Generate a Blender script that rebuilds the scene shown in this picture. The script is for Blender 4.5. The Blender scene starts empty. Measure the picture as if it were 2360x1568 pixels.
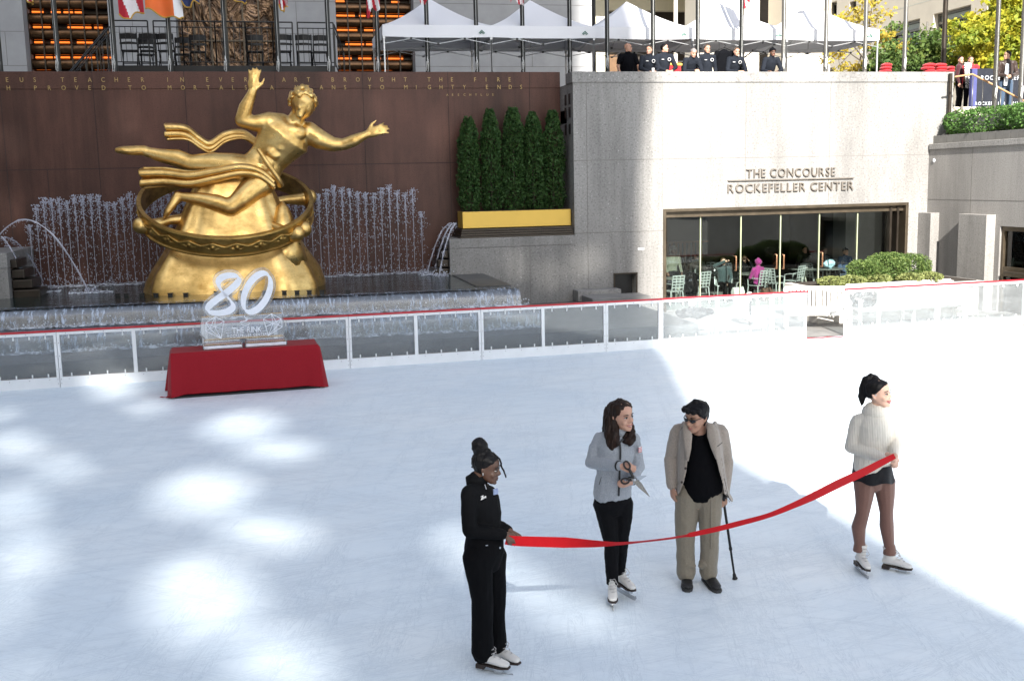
import bpy, bmesh, math, random
from mathutils import Vector, Matrix, Quaternion, noise
R = math.radians
S = bpy.context.scene
COL = S.collection

# ------------------------------------------------------------------ camera
CAM_H, FPX, PW, PH = 3.65, 2450.0, 2360.0, 1568.0
PSI, THETA, RHO = R(12.4), math.atan(364 / 2450.0), 0.0215
_r0 = Vector((math.cos(PSI), -math.sin(PSI), 0)); _f0 = Vector((math.sin(PSI), math.cos(PSI), 0)); _z = Vector((0, 0, 1))
CF = _f0 * math.cos(THETA) - _z * math.sin(THETA)
_u0 = _f0 * math.sin(THETA) + _z * math.cos(THETA)
CR = _r0 * math.cos(RHO) - _u0 * math.sin(RHO)
CU = _u0 * math.cos(RHO) + _r0 * math.sin(RHO)
CP = Vector((0, 0, CAM_H))
cam_d = bpy.data.cameras.new("camera"); cam = bpy.data.objects.new("camera", cam_d); COL.objects.link(cam)
cam_d.sensor_width = 36.0; cam_d.lens = FPX / PW * 36.0; cam_d.clip_start = 0.1; cam_d.clip_end = 3000
M = Matrix((CR, CU, -CF)).transposed().to_4x4(); M.translation = CP
cam.matrix_world = M; S.camera = cam

# ------------------------------------------------------------------ light
SUN_AZ, SUN_EL = R(9.8), R(32.0)          # light travels this far right of +Y, and down
SD = Vector((math.sin(SUN_AZ) * math.cos(SUN_EL), math.cos(SUN_AZ) * math.cos(SUN_EL), -math.sin(SUN_EL)))
sun_d = bpy.data.lights.new("sun", 'SUN'); sun_d.energy = 5.0; sun_d.angle = R(0.53); sun_d.color = (1.0, 0.955, 0.88)
sun = bpy.data.objects.new("sun", sun_d); COL.objects.link(sun); sun.location = (0, -20, 60)
sun.rotation_euler = SD.to_track_quat('-Z', 'Y').to_euler()
world = bpy.data.worlds.new("World"); S.world = world; world.use_nodes = True
wn = world.node_tree; sky = wn.nodes.new('ShaderNodeTexSky'); sky.sky_type = 'NISHITA'; sky.sun_disc = False
sky.sun_elevation = SUN_EL; sky.sun_rotation = math.pi + SUN_AZ; sky.air_density = 1.0; sky.dust_density = 1.0; sky.ozone_density = 1.0
bg = wn.nodes['Background']; bg.inputs['Strength'].default_value = 0.12
hs = wn.nodes.new('ShaderNodeHueSaturation'); hs.inputs['Saturation'].default_value = 0.5   # the haze of a city sky
wn.links.new(sky.outputs[0], hs.inputs['Color']); wn.links.new(hs.outputs[0], bg.inputs['Color'])
S.view_settings.view_transform = 'Standard'; S.view_settings.look = 'None'; S.view_settings.gamma = 1.0
S.view_settings.exposure = 1.43
S.cycles.use_denoising = True; S.cycles.max_bounces = 8; S.cycles.transparent_max_bounces = 24
S.cycles.caustics_reflective = False; S.cycles.caustics_refractive = False; S.cycles.sample_clamp_indirect = 6

# ------------------------------------------------------------------ pixel -> place
def W(u, v, X=None, Y=None, Z=None, T=None):
    d = CF + CR * ((u - PW / 2) / FPX) + CU * (-(v - PH / 2) / FPX)
    if Y is not None: k = Y / d.y
    elif X is not None: k = X / d.x
    elif Z is not None: k = (Z - CAM_H) / d.z
    else: k = T
    return CP + d * k

def px_scale(u, v, Y):                      # pixels per metre at the place
    p = W(u, v, Y=Y); return FPX / (p - CP).dot(CF)

# ------------------------------------------------------------------ materials
MATS = {}
def _new(name):
    m = bpy.data.materials.new(name); m.use_nodes = True; nt = m.node_tree
    b = nt.nodes['Principled BSDF']; MATS[name] = m
    return m, nt, b
def _n(nt, t, **kw):
    n = nt.nodes.new(t)
    for k, v in kw.items():
        if k in n.inputs: n.inputs[k].default_value = v
        else: setattr(n, k, v)
    return n
def _coord(nt, scale=(1, 1, 1), kind='Object'):
    tc = nt.nodes.new('ShaderNodeTexCoord'); mp = nt.nodes.new('ShaderNodeMapping'); mp.inputs['Scale'].default_value = scale
    nt.links.new(tc.outputs[kind], mp.inputs['Vector']); return mp.outputs['Vector']
def _ramp(nt, src, stops):
    r = nt.nodes.new('ShaderNodeValToRGB'); e = r.color_ramp.elements
    while len(e) < len(stops): e.new(0.5)
    for i, (p, c) in enumerate(stops):
        e[i].position = p; e[i].color = (c[0], c[1], c[2], 1) if not isinstance(c, (int, float)) else (c, c, c, 1)
    nt.links.new(src, r.inputs['Fac']); return r.outputs['Color']
def mat(name, col, rough=0.6, metal=0.0, var=0.12, scale=4.0, bump=0.0, bscale=60.0, spec=0.5, stretch=(1, 1, 1), sheen=0.0, coat=0.0, trans=0.0, emit=None):
    if name in MATS: return MATS[name]
    m, nt, b = _new(name)
    vec = _coord(nt, stretch)
    nz = _n(nt, 'ShaderNodeTexNoise', Scale=scale, Detail=6.0, Roughness=0.62); nt.links.new(vec, nz.inputs['Vector'])
    lo = [c * (1 - var) for c in col]; hi = [min(1, c * (1 + var)) for c in col]
    nt.links.new(_ramp(nt, nz.outputs['Fac'], [(0.3, lo), (0.7, hi)]), b.inputs['Base Color'])
    nt.links.new(_ramp(nt, nz.outputs['Fac'], [(0.3, max(0.02, rough * 0.85)), (0.7, min(1, rough * 1.12))]), b.inputs['Roughness'])
    b.inputs['Metallic'].default_value = metal; b.inputs['Specular IOR Level'].default_value = spec
    if sheen: b.inputs['Sheen Weight'].default_value = sheen
    if coat: b.inputs['Coat Weight'].default_value = coat; b.inputs['Coat Roughness'].default_value = 0.1
    if trans: b.inputs['Transmission Weight'].default_value = trans
    if emit: b.inputs['Emission Color'].default_value = (*emit[:3], 1); b.inputs['Emission Strength'].default_value = emit[3]
    if bump:
        n2 = _n(nt, 'ShaderNodeTexNoise', Scale=bscale, Detail=4.0); nt.links.new(vec, n2.inputs['Vector'])
        bp = _n(nt, 'ShaderNodeBump', Strength=bump, Distance=0.02); nt.links.new(n2.outputs['Fac'], bp.inputs['Height'])
        nt.links.new(bp.outputs['Normal'], b.inputs['Normal'])
    return m

def granite(name, dark, mid, light, rough=0.55, grain=55.0, stain=0.25, light_amt=0.66):
    m, nt, b = _new(name); vec = _coord(nt)
    v1 = _n(nt, 'ShaderNodeTexNoise', Scale=grain, Detail=3.0, Roughness=0.7); nt.links.new(vec, v1.inputs['Vector'])
    c = _ramp(nt, v1.outputs['Fac'], [(0.30, dark), (0.48, mid), (light_amt - 0.03, mid), (light_amt + 0.04, light)])
    big = _n(nt, 'ShaderNodeTexNoise', Scale=0.55, Detail=7.0, Roughness=0.65); nt.links.new(_coord(nt, (1, 1, 0.45)), big.inputs['Vector'])
    st = _ramp(nt, big.outputs['Fac'], [(0.32, 1 - stain), (0.65, 1.0)])
    drip = _n(nt, 'ShaderNodeTexNoise', Scale=1.6, Detail=6.0, Roughness=0.7); nt.links.new(_coord(nt, (1, 1, 0.06)), drip.inputs['Vector'])   # rain streaks
    dr_ = _ramp(nt, drip.outputs['Fac'], [(0.34, 1 - stain * 0.7), (0.52, 1.0), (0.72, 1 + stain * 0.3)])
    mx = _n(nt, 'ShaderNodeMix', data_type='RGBA', blend_type='MULTIPLY'); mx.inputs[0].default_value = 1.0
    m2 = _n(nt, 'ShaderNodeMix', data_type='RGBA', blend_type='MULTIPLY'); m2.inputs[0].default_value = 1.0
    nt.links.new(c, mx.inputs[6]); nt.links.new(st, mx.inputs[7]); nt.links.new(mx.outputs[2], m2.inputs[6]); nt.links.new(dr_, m2.inputs[7]); nt.links.new(m2.outputs[2], b.inputs['Base Color'])
    b.inputs['Roughness'].default_value = rough
    bp = _n(nt, 'ShaderNodeBump', Strength=0.12, Distance=0.01); nt.links.new(v1.outputs['Fac'], bp.inputs['Height']); nt.links.new(bp.outputs['Normal'], b.inputs['Normal'])
    return m

def glass(name, tint=(0.9, 0.95, 0.93), haze=0.0, gloss=0.08, haze_col=(0.85, 0.88, 0.9), rough=0.02, fres=1.45):
    if name in MATS: return MATS[name]
    m, nt, b = _new(name); nt.nodes.remove(b); out = nt.nodes['Material Output']
    tr = _n(nt, 'ShaderNodeBsdfTransparent'); tr.inputs['Color'].default_value = (*tint, 1)
    gl = _n(nt, 'ShaderNodeBsdfGlossy'); gl.inputs['Roughness'].default_value = rough
    fr = _n(nt, 'ShaderNodeFresnel', IOR=fres)
    ad = _n(nt, 'ShaderNodeMath', operation='ADD'); ad.inputs[1].default_value = gloss; nt.links.new(fr.outputs[0], ad.inputs[0])
    m1 = _n(nt, 'ShaderNodeMixShader'); nt.links.new(ad.outputs[0], m1.inputs[0]); nt.links.new(tr.outputs[0], m1.inputs[1]); nt.links.new(gl.outputs[0], m1.inputs[2])
    last = m1.outputs[0]
    if haze:
        df = _n(nt, 'ShaderNodeBsdfDiffuse'); df.inputs['Color'].default_value = (*haze_col, 1)
        tl = _n(nt, 'ShaderNodeBsdfTranslucent'); tl.inputs['Color'].default_value = (*haze_col, 1)
        md = _n(nt, 'ShaderNodeMixShader'); md.inputs[0].default_value = 0.35; nt.links.new(df.outputs[0], md.inputs[1]); nt.links.new(tl.outputs[0], md.inputs[2])
        nz = _n(nt, 'ShaderNodeTexNoise', Scale=3.0, Detail=8.0, Roughness=0.7); nt.links.new(_coord(nt, (1, 1, 2)), nz.inputs['Vector'])
        hz = _ramp(nt, nz.outputs['Fac'], [(0.3, haze * 0.6), (0.75, haze * 1.5)])
        m2 = _n(nt, 'ShaderNodeMixShader'); nt.links.new(hz, m2.inputs[0]); nt.links.new(last, m2.inputs[1]); nt.links.new(md.outputs[0], m2.inputs[2]); last = m2.outputs[0]
    nt.links.new(last, out.inputs['Surface']); return m

# ------------------------------------------------------------------ mesh builder
class MB:
    def __init__(s): s.v = []; s.f = []; s.mi = []; s.cur = 0
    def add(s, vs, fs, M=None):
        o = len(s.v)
        s.v.extend([(M @ Vector(p)) if M is not None else Vector(p) for p in vs])
        s.f.extend([tuple(i + o for i in f) for f in fs]); s.mi.extend([s.cur] * len(fs)); return s
    def box(s, a, b, M=None):
        x0, y0, z0 = [min(a[i], b[i]) for i in range(3)]; x1, y1, z1 = [max(a[i], b[i]) for i in range(3)]
        return s.add([(x0, y0, z0), (x1, y0, z0), (x1, y1, z0), (x0, y1, z0), (x0, y0, z1), (x1, y0, z1), (x1, y1, z1), (x0, y1, z1)],
                     [(0, 3, 2, 1), (4, 5, 6, 7), (0, 1, 5, 4), (1, 2, 6, 5), (2, 3, 7, 6), (3, 0, 4, 7)], M)
    def cbox(s, c, d, M=None): return s.box([c[i] - d[i] / 2 for i in range(3)], [c[i] + d[i] / 2 for i in range(3)], M)
    def loft(s, rings, cap=True, closed=True, M=None):
        n = len(rings[0]); vs = [p for r in rings for p in r]; fs = []
        for i in range(len(rings) - 1):
            for j in range(n if closed else n - 1):
                k = (j + 1) % n; fs.append((i * n + j, i * n + k, (i + 1) * n + k, (i + 1) * n + j))
        if cap and closed: fs.append(tuple(range(n - 1, -1, -1))); fs.append(tuple((len(rings) - 1) * n + j for j in range(n)))
        return s.add(vs, fs, M)
    def tube(s, pts, rad, n=8, ref=None, flat=1.0, M=None, ends=False):
        # rad: number or list; an entry may be (r_side, r_ref) for an ellipse whose second axis follows ref
        pts = [Vector(p) for p in pts]; rings = []
        if not isinstance(rad, (list, tuple)): rad = [rad] * len(pts)
        rad = list(rad)
        if ends:
            r0 = rad[0] if isinstance(rad[0], tuple) else (rad[0], rad[0]); r1 = rad[-1] if isinstance(rad[-1], tuple) else (rad[-1], rad[-1])
            d0 = (pts[0] - pts[1]).normalized(); d1 = (pts[-1] - pts[-2]).normalized()
            pts = [pts[0] + d0 * min(r0) * .85, pts[0] + d0 * min(r0) * .55] + pts + [pts[-1] + d1 * min(r1) * .55, pts[-1] + d1 * min(r1) * .85]
            rad = [(r0[0] * .3, r0[1] * .3), (r0[0] * .8, r0[1] * .8)] + rad + [(r1[0] * .8, r1[1] * .8), (r1[0] * .3, r1[1] * .3)]
        prev = None
        for i, p in enumerate(pts):
            t = (pts[min(i + 1, len(pts) - 1)] - pts[max(i - 1, 0)])
            t = t.normalized() if t.length > 1e-9 else Vector((0, 0, 1))
            if ref is not None: a = Vector(ref)
            elif prev is not None: a = prev
            else: a = Vector((0, 0, 1)) if abs(t.z) < 0.9 else Vector((0, 1, 0))
            a = a - t * a.dot(t)
            if a.length < 1e-6: a = t.orthogonal()
            a.normalize(); b = t.cross(a).normalized(); prev = a
            r = rad[i]; ra, rb = (r[1], r[0]) if isinstance(r, tuple) else (r, r * flat)
            rings.append([p + a * (math.cos(2 * math.pi * j / n) * ra) + b * (math.sin(2 * math.pi * j / n) * rb) for j in range(n)])
        return s.loft(rings, M=M)
    def lathe(s, prof, n=16, M=None, c=(0, 0, 0)):
        return s.loft([[(c[0] + r * math.cos(2 * math.pi * j / n), c[1] + r * math.sin(2 * math.pi * j / n), c[2] + z) for j in range(n)] for r, z in prof], M=M)
    def ball(s, c, r, n=12, m=8, M=None):
        if not isinstance(r, (tuple, list)): r = (r, r, r)
        rings = []
        for i in range(m + 1):
            ph = math.pi * (0.02 + 0.96 * i / m) - math.pi / 2
            rings.append([(c[0] + r[0] * math.cos(ph) * math.cos(2 * math.pi * j / n), c[1] + r[1] * math.cos(ph) * math.sin(2 * math.pi * j / n), c[2] + r[2] * math.sin(ph)) for j in range(n)])
        return s.loft(rings, M=M)
    def sheet(s, fn, nu, nv, thick=0.0, M=None):
        vs = [Vector(fn(i / nu, j / nv)) for j in range(nv + 1) for i in range(nu + 1)]
        fs = [(j * (nu + 1) + i, j * (nu + 1) + i + 1, (j + 1) * (nu + 1) + i + 1, (j + 1) * (nu + 1) + i) for j in range(nv) for i in range(nu)]
        if thick:
            nr = [Vector() for _ in vs]
            for f in fs:
                a = (vs[f[1]] - vs[f[0]]).cross(vs[f[3]] - vs[f[0]])
                for i in f: nr[i] += a
            N = len(vs); vs2 = [vs[i] - (nr[i].normalized() * thick if nr[i].length > 0 else Vector()) for i in range(N)]
            f2 = [tuple(N + i for i in reversed(f)) for f in fs]; rim = []
            b = [i for i in range(nu)] ; top = lambda j, i: j * (nu + 1) + i
            loop = [top(0, i) for i in range(nu)] + [top(j, nu) for j in range(nv)] + [top(nv, i) for i in range(nu, 0, -1)] + [top(j, 0) for j in range(nv, 0, -1)]
            for k in range(len(loop)):
                a, c = loop[k], loop[(k + 1) % len(loop)]; rim.append((a, a + N, c + N, c))
            return s.add(vs + vs2, fs + f2 + rim, M)
        return s.add(vs, fs, M)
    def prism(s, poly, d, axis='y', at=0.0, M=None):
        # poly in the plane (x,z) for axis y, (x,y) for z, (y,z) for x; extruded by d from at
        def P(p, k):
            return {'y': (p[0], k, p[1]), 'z': (p[0], p[1], k), 'x': (k, p[0], p[1])}[axis]
        n = len(poly); vs = [P(p, at) for p in poly] + [P(p, at + d) for p in poly]
        fs = [tuple(range(n)), tuple(range(2 * n - 1, n - 1, -1))] + [(i, i + n, (i + 1) % n + n, (i + 1) % n) for i in range(n)]
        return s.add(vs, fs, M)
    def build(s, name, mats, parent=None, smooth=None, bevel=0.0, fix=True, auto=None):
        me = bpy.data.meshes.new(name); me.from_pydata([tuple(p) for p in s.v], [], s.f)
        if not isinstance(mats, (list, tuple)): mats = [mats]
        for m in mats: me.materials.append(MATS[m] if isinstance(m, str) else m)
        if len(mats) > 1: me.polygons.foreach_set('material_index', s.mi)
        if fix:
            bm = bmesh.new(); bm.from_mesh(me); bmesh.ops.recalc_face_normals(bm, faces=bm.faces); bm.to_mesh(me); bm.free()
        if smooth: me.polygons.foreach_set('use_smooth', [True] * len(me.polygons))
        me.update()
        if smooth and auto is not None:
            try: me.set_sharp_from_angle(angle=R(auto))
            except Exception: pass
        o = bpy.data.objects.new(name, me); COL.objects.link(o)
        if parent is not None: o.parent = parent
        if bevel:
            md = o.modifiers.new('bevel', 'BEVEL'); md.width = bevel; md.segments = 2; md.limit_method = 'ANGLE'; md.angle_limit = R(40)
        return o

PENDING = []
def soft(o, voxel, it=2, fac=0.5, disp=None):
    md = o.modifiers.new('r', 'REMESH'); md.mode = 'VOXEL'; md.voxel_size = voxel; md.use_smooth_shade = True
    if it: sm = o.modifiers.new('s', 'SMOOTH'); sm.iterations = it; sm.factor = fac
    PENDING.append((o, disp)); return o
def flush():
    if not PENDING: return
    dg = bpy.context.evaluated_depsgraph_get()
    for o, disp in PENDING:
        me = bpy.data.meshes.new_from_object(o.evaluated_get(dg)); ms = [m for m in o.data.materials]
        o.modifiers.clear(); old = o.data; o.data = me; me.name = old.name
        me.materials.clear()
        for m in ms: me.materials.append(m)
        if disp:
            amp, sc, st = disp
            nr = [v.normal.copy() for v in me.vertices]
            for i, v in enumerate(me.vertices):
                q = Vector((v.co.x * st[0], v.co.y * st[1], v.co.z * st[2])) * sc
                v.co = v.co + nr[i] * (amp * noise.fractal(q, 0.6, 2.0, 3))
        me.polygons.foreach_set('use_smooth', [True] * len(me.polygons)); me.update()
        bpy.data.meshes.remove(old)
    PENDING.clear()

# ------------------------------------------------------------------ things
def tag(o, label=None, cat=None, group=None, kind=None):
    if label: o['label'] = label
    if cat: o['category'] = cat
    if group: o['group'] = group
    if kind: o['kind'] = kind
    return o
def thing(name, label, cat, loc=(0, 0, 0), rz=0.0, group=None, parent=None):
    o = bpy.data.objects.new(name, None); COL.objects.link(o); o.location = loc; o.rotation_euler = (0, 0, rz)
    o.empty_display_size = 0.2
    return tag(o, label, cat, group)
def copy_tree(o, parent=None):
    c = o.copy(); COL.objects.link(c)
    if parent is not None: c.parent = parent
    for ch in list(o.children): copy_tree(ch, c)
    return c
def dup(root, loc, rz=None, label=None, group=None):
    c = copy_tree(root); c.location = loc
    if rz is not None: c.rotation_euler = (0, 0, rz)
    if label: c['label'] = label
    if group: c['group'] = group
    return c

# ------------------------------------------------------------------ lettering (built-in font turned into meshes)
GLY = {}
def load_glyphs(chars):
    todo = [c for c in dict.fromkeys(chars) if c not in GLY and c != ' ']; obs = []
    for c in todo:
        cu = bpy.data.curves.new('g', 'FONT'); cu.body = c; cu.size = 1.0; cu.extrude = 0.05; cu.resolution_u = 3
        o = bpy.data.objects.new('g', cu); COL.objects.link(o); obs.append((c, o, cu))
    dg = bpy.context.evaluated_depsgraph_get()
    for c, o, cu in obs:
        me = bpy.data.meshes.new_from_object(o.evaluated_get(dg))
        vs = [v.co.copy() for v in me.vertices]; fs = [tuple(p.vertices) for p in me.polygons]
        x0 = min(v.x for v in vs); x1 = max(v.x for v in vs)
        GLY[c] = ([Vector((v.x - x0, v.y, v.z)) for v in vs], fs, x1 - x0)
        bpy.data.meshes.remove(me); bpy.data.objects.remove(o); bpy.data.curves.remove(cu)
def glyph(mb, c, M, ht, depth, wide=1.0):
    vs, fs, w = GLY[c]; k = ht / 0.70
    mb.add([(v.x * k * wide, v.y * k, v.z / 0.05 * depth) for v in vs], fs, M); return w * k * wide
def text(mb, s, M, ht, depth=0.01, gap=0.16, wide=1.0, space=0.45, width=None):
    # M maps (x right, y up, z out); text starts at origin; width rescales to an exact length
    k = ht / 0.70; L = 0
    for c in s: L += (space * ht if c == ' ' else GLY[c][2] * k * wide + gap * ht)
    L -= gap * ht; sx = (width / L) if width else 1.0; x = 0
    for c in s:
        if c == ' ': x += space * ht * sx; continue
        glyph(mb, c, M @ Matrix.Translation((x, 0, 0)), ht, depth, wide * sx); x += (GLY[c][2] * k * wide + gap * ht) * sx
    return x
def wallM(p, yaw=0.0):    # plane facing -Y (yaw 0): x -> X, y -> Z, z -> -Y
    return Matrix.Translation(p) @ Matrix.Rotation(yaw, 4, 'Z') @ Matrix.Rotation(R(90), 4, 'X')
load_glyphs("ABCDEFGHIJKLMNOPQRSTUVWXYZ0123456789oean")

# ------------------------------------------------------------------ leaves
def leaves(mb, pts, size, rng, asp=1.6, droop=0.0, out=None):
    for p in pts:
        s = size * rng.uniform(0.6, 1.3)
        a = Vector((rng.gauss(0, 1), rng.gauss(0, 1), rng.gauss(0, 1) - droop))
        if out is not None: a = a * 0.6 + out(p) * 1.0
        if a.length < 1e-4: continue
        a.normalize(); b = a.orthogonal().normalized(); b = Quaternion(a, rng.uniform(0, 6.28)) @ b
        mb.add([p - a * s * asp * .5, p + b * s * .5, p + a * s * asp * .5, p - b * s * .5], [(0, 1, 2, 3)])
def foliage_mat(name, cols, rough=0.55, trans=0.25, scale=3.0):
    m, nt, b = _new(name)
    nz = _n(nt, 'ShaderNodeTexNoise', Scale=scale, Detail=5.0, Roughness=0.8); nt.links.new(_coord(nt), nz.inputs['Vector'])
    n = len(cols); c = _ramp(nt, nz.outputs['Fac'], [(0.3 + 0.4 * i / max(1, n - 1), k) for i, k in enumerate(cols)])
    nt.links.new(c, b.inputs['Base Color']); b.inputs['Roughness'].default_value = rough; b.inputs['Specular IOR Level'].default_value = 0.25
    if trans:
        out = nt.nodes['Material Output']; tl = _n(nt, 'ShaderNodeBsdfTranslucent'); nt.links.new(c, tl.inputs['Color'])
        mx = _n(nt, 'ShaderNodeMixShader'); mx.inputs[0].default_value = trans
        nt.links.new(b.outputs[0], mx.inputs[1]); nt.links.new(tl.outputs[0], mx.inputs[2]); nt.links.new(mx.outputs[0], out.inputs['Surface'])
    return m
def lump(p, k=1.0): return noise.fractal(Vector(p) * k, 0.7, 2.0, 3)
# ================================================================== SETTING
rnd = random.Random(7)
YC, YR = 27.7, 29.0                                  # concourse wall plane, red wall plane
XL = W(1320, 172, Y=YC).x                            # where the concourse wall starts
XR = 18.5                                            # the side wall on the right
ZC, ZR, ZPOOL = 6.5, 6.62, 1.26

# --- materials of the setting
def ice_mat():
    m, nt, b = _new('ice'); v = _coord(nt)
    big = _n(nt, 'ShaderNodeTexNoise', Scale=0.35, Detail=8.0, Roughness=0.65); nt.links.new(v, big.inputs['Vector'])
    c = _ramp(nt, big.outputs['Fac'], [(0.3, (0.75, 0.85, 0.935)), (0.55, (0.83, 0.905, 0.96)), (0.75, (0.89, 0.935, 0.965))])
    # skate cuts: thin curved scratches of several directions
    acc = None
    for k, (sc, rot, dist) in enumerate([((0.5, 5.0, 1), 20, 1.2), ((0.45, 6.5, 1), -35, 1.6), ((0.6, 4.2, 1), 75, 1.4), ((0.4, 7.5, 1), 5, 1.0)]):
        mp = nt.nodes.new('ShaderNodeMapping'); mp.vector_type = 'TEXTURE'; mp.inputs['Scale'].default_value = [1 / q for q in sc]; mp.inputs['Rotation'].default_value = (0, 0, R(rot)); mp.inputs['Location'].default_value = (k * 13.1, k * 7.7, 0)
        nt.links.new(v, mp.inputs['Vector'])
        wp = _n(nt, 'ShaderNodeTexNoise', Scale=0.6, Detail=1.0, Distortion=dist); nt.links.new(mp.outputs[0], wp.inputs['Vector'])
        nz = _n(nt, 'ShaderNodeTexNoise', Scale=2.6, Detail=5.0, Roughness=0.75, Distortion=dist); nt.links.new(mp.outputs[0], nz.inputs['Vector'])
        a = _n(nt, 'ShaderNodeMath', operation='SUBTRACT'); a.inputs[1].default_value = 0.5; nt.links.new(nz.outputs['Fac'], a.inputs[0])
        ab = _n(nt, 'ShaderNodeMath', operation='ABSOLUTE'); nt.links.new(a.outputs[0], ab.inputs[0])
        rr = _ramp(nt, ab.outputs[0], [(0.0, 1.0), (0.012, 0.6), (0.032, 0.0)])
        msk = _ramp(nt, wp.outputs['Fac'], [(0.42, 0.0), (0.62, 1.0)])
        mu = _n(nt, 'ShaderNodeMath', operation='MULTIPLY'); nt.links.new(rr, mu.inputs[0]); nt.links.new(msk, mu.inputs[1])
        if acc is None: acc = mu.outputs[0]
        else:
            mx = _n(nt, 'ShaderNodeMath', operation='MAXIMUM'); nt.links.new(acc, mx.inputs[0]); nt.links.new(mu.outputs[0], mx.inputs[1]); acc = mx.outputs[0]
    mix = _n(nt, 'ShaderNodeMix', data_type='RGBA', blend_type='MIX'); f = _n(nt, 'ShaderNodeMath', operation='MULTIPLY'); f.inputs[1].default_value = 0.5
    nt.links.new(acc, f.inputs[0]); nt.links.new(f.outputs[0], mix.inputs[0]); nt.links.new(c, mix.inputs[6]); mix.inputs[7].default_value = (0.46, 0.55, 0.64, 1)
    nt.links.new(mix.outputs[2], b.inputs['Base Color'])
    fine = _n(nt, 'ShaderNodeTexNoise', Scale=14.0, Detail=6.0, Roughness=0.7); nt.links.new(v, fine.inputs['Vector'])
    nt.links.new(_ramp(nt, fine.outputs['Fac'], [(0.3, 0.33), (0.7, 0.6)]), b.inputs['Roughness']); b.inputs['Specular IOR Level'].default_value = 0.3
    ad = _n(nt, 'ShaderNodeMath', operation='SUBTRACT'); nt.links.new(fine.outputs['Fac'], ad.inputs[0]); nt.links.new(acc, ad.inputs[1])
    bp = _n(nt, 'ShaderNodeBump', Strength=0.2, Distance=0.006); nt.links.new(ad.outputs[0], bp.inputs['Height']); nt.links.new(bp.outputs['Normal'], b.inputs['Normal'])
ice_mat()
def water_mat():
    m, nt, b = _new('pool_water'); v = _coord(nt, (1, 2.2, 1))
    b.inputs['Base Color'].default_value = (0.008, 0.020, 0.018, 1); b.inputs['Roughness'].default_value = 0.06; b.inputs['Specular IOR Level'].default_value = 0.4
    nz = _n(nt, 'ShaderNodeTexNoise', Scale=2.2, Detail=5.0, Roughness=0.6, Distortion=0.6); nt.links.new(v, nz.inputs['Vector'])
    bp = _n(nt, 'ShaderNodeBump', Strength=0.28, Distance=0.06); nt.links.new(nz.outputs['Fac'], bp.inputs['Height']); nt.links.new(bp.outputs['Normal'], b.inputs['Normal'])
    # falling sheet: streaky, partly clear
    m, nt, b = _new('falling_water'); out = nt.nodes['Material Output']
    nz = _n(nt, 'ShaderNodeTexNoise', Scale=3.0, Detail=9.0, Roughness=0.72, Distortion=0.3); nt.links.new(_coord(nt, (5, 1.2, 1.1)), nz.inputs['Vector'])
    b.inputs['Base Color'].default_value = (0.58, 0.67, 0.82, 1); b.inputs['Roughness'].default_value = 0.18
    tr = _n(nt, 'ShaderNodeBsdfTransparent'); tr.inputs['Color'].default_value = (0.75, 0.78, 0.78, 1)
    gl = _n(nt, 'ShaderNodeBsdfGlossy'); gl.inputs['Roughness'].default_value = 0.12
    g2 = _n(nt, 'ShaderNodeMixShader'); g2.inputs[0].default_value = 0.22; nt.links.new(tr.outputs[0], g2.inputs[1]); nt.links.new(gl.outputs[0], g2.inputs[2])
    mx = _n(nt, 'ShaderNodeMixShader'); nt.links.new(_ramp(nt, nz.outputs['Fac'], [(0.42, 0.0), (0.53, 0.18), (0.66, 0.9)]), mx.inputs[0])
    nt.links.new(g2.outputs[0], mx.inputs[1]); nt.links.new(b.outputs[0], mx.inputs[2]); nt.links.new(mx.outputs[0], out.inputs['Surface'])
    bp = _n(nt, 'ShaderNodeBump', Strength=0.5, Distance=0.03); nt.links.new(nz.outputs['Fac'], bp.inputs['Height'])
    for n in (b, gl): nt.links.new(bp.outputs['Normal'], n.inputs['Normal'])
    # spray and foam
    m, nt, b = _new('spray'); b.inputs['Base Color'].default_value = (0.70, 0.73, 0.84, 1); b.inputs['Roughness'].default_value = 0.25
    out = nt.nodes['Material Output']; tr = _n(nt, 'ShaderNodeBsdfTransparent'); mx = _n(nt, 'ShaderNodeMixShader'); mx.inputs[0].default_value = 0.40
    nt.links.new(tr.outputs[0], mx.inputs[1]); nt.links.new(b.outputs[0], mx.inputs[2]); nt.links.new(mx.outputs[0], out.inputs['Surface'])
    m, nt, b = _new('foam'); out = nt.nodes['Material Output']; b.inputs['Base Color'].default_value = (0.78, 0.83, 0.90, 1); b.inputs['Roughness'].default_value = 0.5
    nz = _n(nt, 'ShaderNodeTexNoise', Scale=7.0, Detail=9.0, Roughness=0.75); nt.links.new(_coord(nt, (1, 1.6, 1)), nz.inputs['Vector'])
    tr = _n(nt, 'ShaderNodeBsdfTransparent'); mx = _n(nt, 'ShaderNodeMixShader'); nt.links.new(_ramp(nt, nz.outputs['Fac'], [(0.44, 0.0), (0.6, 0.85)]), mx.inputs[0])
    nt.links.new(tr.outputs[0], mx.inputs[1]); nt.links.new(b.outputs[0], mx.inputs[2]); nt.links.new(mx.outputs[0], out.inputs['Surface'])
water_mat()
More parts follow.
